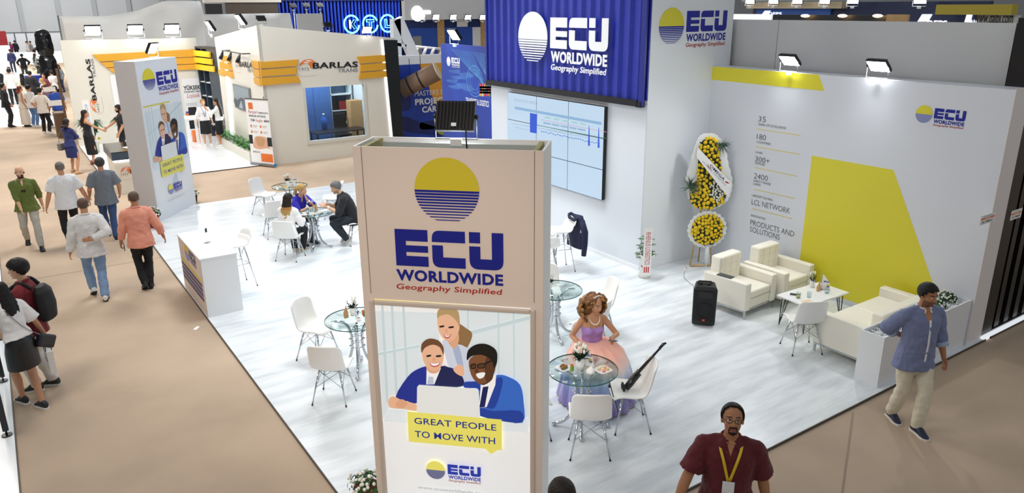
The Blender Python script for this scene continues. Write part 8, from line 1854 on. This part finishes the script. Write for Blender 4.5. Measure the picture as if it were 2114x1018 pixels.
# ---------------- stands at the end of the aisle
bx('white_counter', 'white counter with the couple behind it at the end of the aisle', 'counter', G(62, 131).x, G(62, 131).y-0.4, AZ, 0.0, 5.2, 0.7, 1.05, WHITE, 0.01)
p = G(8, 131); bx('white_counter', 'white block at the far picture edge by the red banner', 'counter', p.x-0.4, p.y, AZ, 0, 2.2, 1.5, 1.6, WHITE, 0.01)
p = G(74, 190); c_ = thing('blue_counter', 'small white counter with a royal blue front cloth', 'counter', (p.x, p.y, AZ), radians(-8)); MB().use(WHITE).box(-0.62, 0.62, 0, 0.6, 0, 1.0).box(-0.66, 0.66, -0.03, 0.63, 1.0, 1.04).build('body', parent=c_); MB().use(mat('royal_blue_cloth', '#1a2aa6', 0.6)).box(-0.42, 0.42, -0.015, 0, 0.05, 0.97).build('front_cloth', parent=c_)
y_ = 95.0
a, b = onY(2, 67, y_), onY(118, 67, y_)
pt_ = struct(MB().use(mat('far_partition', '#c3c7cc', 0.6)).box(a.x-6, b.x+4, y_, y_+0.1, AZ, a.z).build('wall_partition')); jn = MB().use(mat('partition_joint', '#4c5054', 0.6))
for x in (6, 29, 53, 75, 98): q = onY(x, 68, y_); jn.box(q.x-0.05, q.x+0.05, y_-0.03, y_, AZ, q.z)
jn.box(a.x-6, b.x+4, y_-0.03, y_, a.z-0.08, a.z); jn.build('joint', parent=pt_)
struct(MB().use(mat('white_stand_floor', '#eef1f3', 0.25)).box(-9, 2.0, 38, 94, AZ, AZ+0.004).build('floor'))
q = onY(0, 60, 88); bx('red_banner', 'red banner at the far picture edge', 'banner', q.x-0.55, 88, AZ, 0, 1.9, 0.08, 2.75, mat('banner_red', '#a8232c', 0.6))
# tall black glossy machine
GB = mat('gloss_black_foil', '#0a0a0c', 0.18, bump=0.5, bscale=5.0); mt = thing('display_machine', 'tall glossy black machine standing at the corner of the cream stand', 'machine', (G(111, 191).x, G(111, 191).y, AZ)); 
for nm, zc, rr, hh in (('lower_body', 1.15, 0.50, 1.15), ('upper_body', 2.9, 0.44, 0.70)):
    c = MB(); c.smooth = True; c.ring([[(rr*w2*cos(2*pi*j/18)*(1+0.08*sin(5*j)), rr*w2*0.8*sin(2*pi*j/18), zc+hh*t) for j in range(18)] for t, w2 in ((-1, .85), (-0.6, 1.0), (0.0, 0.95), (0.6, 0.9), (0.9, 0.65), (1.0, 0.3))]); remesh(c, nm, [GB], 0.05, mt, 1, 0.06, None, 0.3)
MB().use(GB).tube([(-0.3, 0, 2.7), (-0.55, -0.05, 2.5), (-0.6, -0.05, 2.35)], [0.08, 0.07, 0.09], 8).build('side_arm', parent=mt); MB().use(GB).cyl((0, 0, 2.1), (0, 0, 2.5), 0.3, n=14).build('neck', parent=mt)
# stall at the cream wall's outer side and dark plants
stl = thing('wooden_stall', 'narrow brown stall with small white sign cards beside the cream wall', 'stall', (1.80, 33.2, AZ)); MB().use(mat('stall_brown', '#6a4e38', 0.6)).box(0.2, 0.28, 0, 0.08, 0, 2.6).build('post', parent=stl); MB().use(mat('stall_brown', '#6a4e38', 0.6)).box(-0.12, 0.28, 0.12, 0.9, 0, 0.95).build('counter', parent=stl); MB().use(SIGNW).box(-0.25, 0.2, -0.02, 0, 1.25, 1.45).build('sign_card', parent=stl); MB().use(SIGNW).box(-0.3, 0.1, 0.3, 0.32, 1.75, 1.92).build('sign_card', parent=stl)
def bushy(x, y, lb, h, seed, pale=False):
    random.seed(seed); t = thing('potted_shrub', lb, 'shrub', (x, y, AZ)); MB().use(BLACK).lathe([(0, 0), (0.22, 0), (0.28, 0.4), (0, 0.4)], n=16, caps=False).build('pot', parent=t); lf = MB()
    for k in range(260):
        a = random.random()*6.28; r = 0.15+0.45*random.random(); z = 0.35+h*random.random(); c_ = V3((r*cos(a), r*sin(a), z)); d = V3((cos(a), sin(a), random.random()-0.2))*0.16; s2 = V3((-sin(a), cos(a), 0.1))*0.05
        lf.use((mat('pale_leaf', '#a9c0a4', 0.5) if pale and k % 2 else LEAF) if k % 3 == 0 else DLEAF).add([c_-d*0.5, c_+s2, c_+d, c_-s2], [(0, 1, 2, 3)])
    lf.build('foliage', parent=t)
p = G(92, 178); bushy(p.x, p.y, 'dark leafy shrub behind the small blue counter', 1.5, 3); p = G(104, 186); bushy(p.x, p.y, 'dark and pale shrub beside the man in the yellow shirt', 0.9, 4, True)
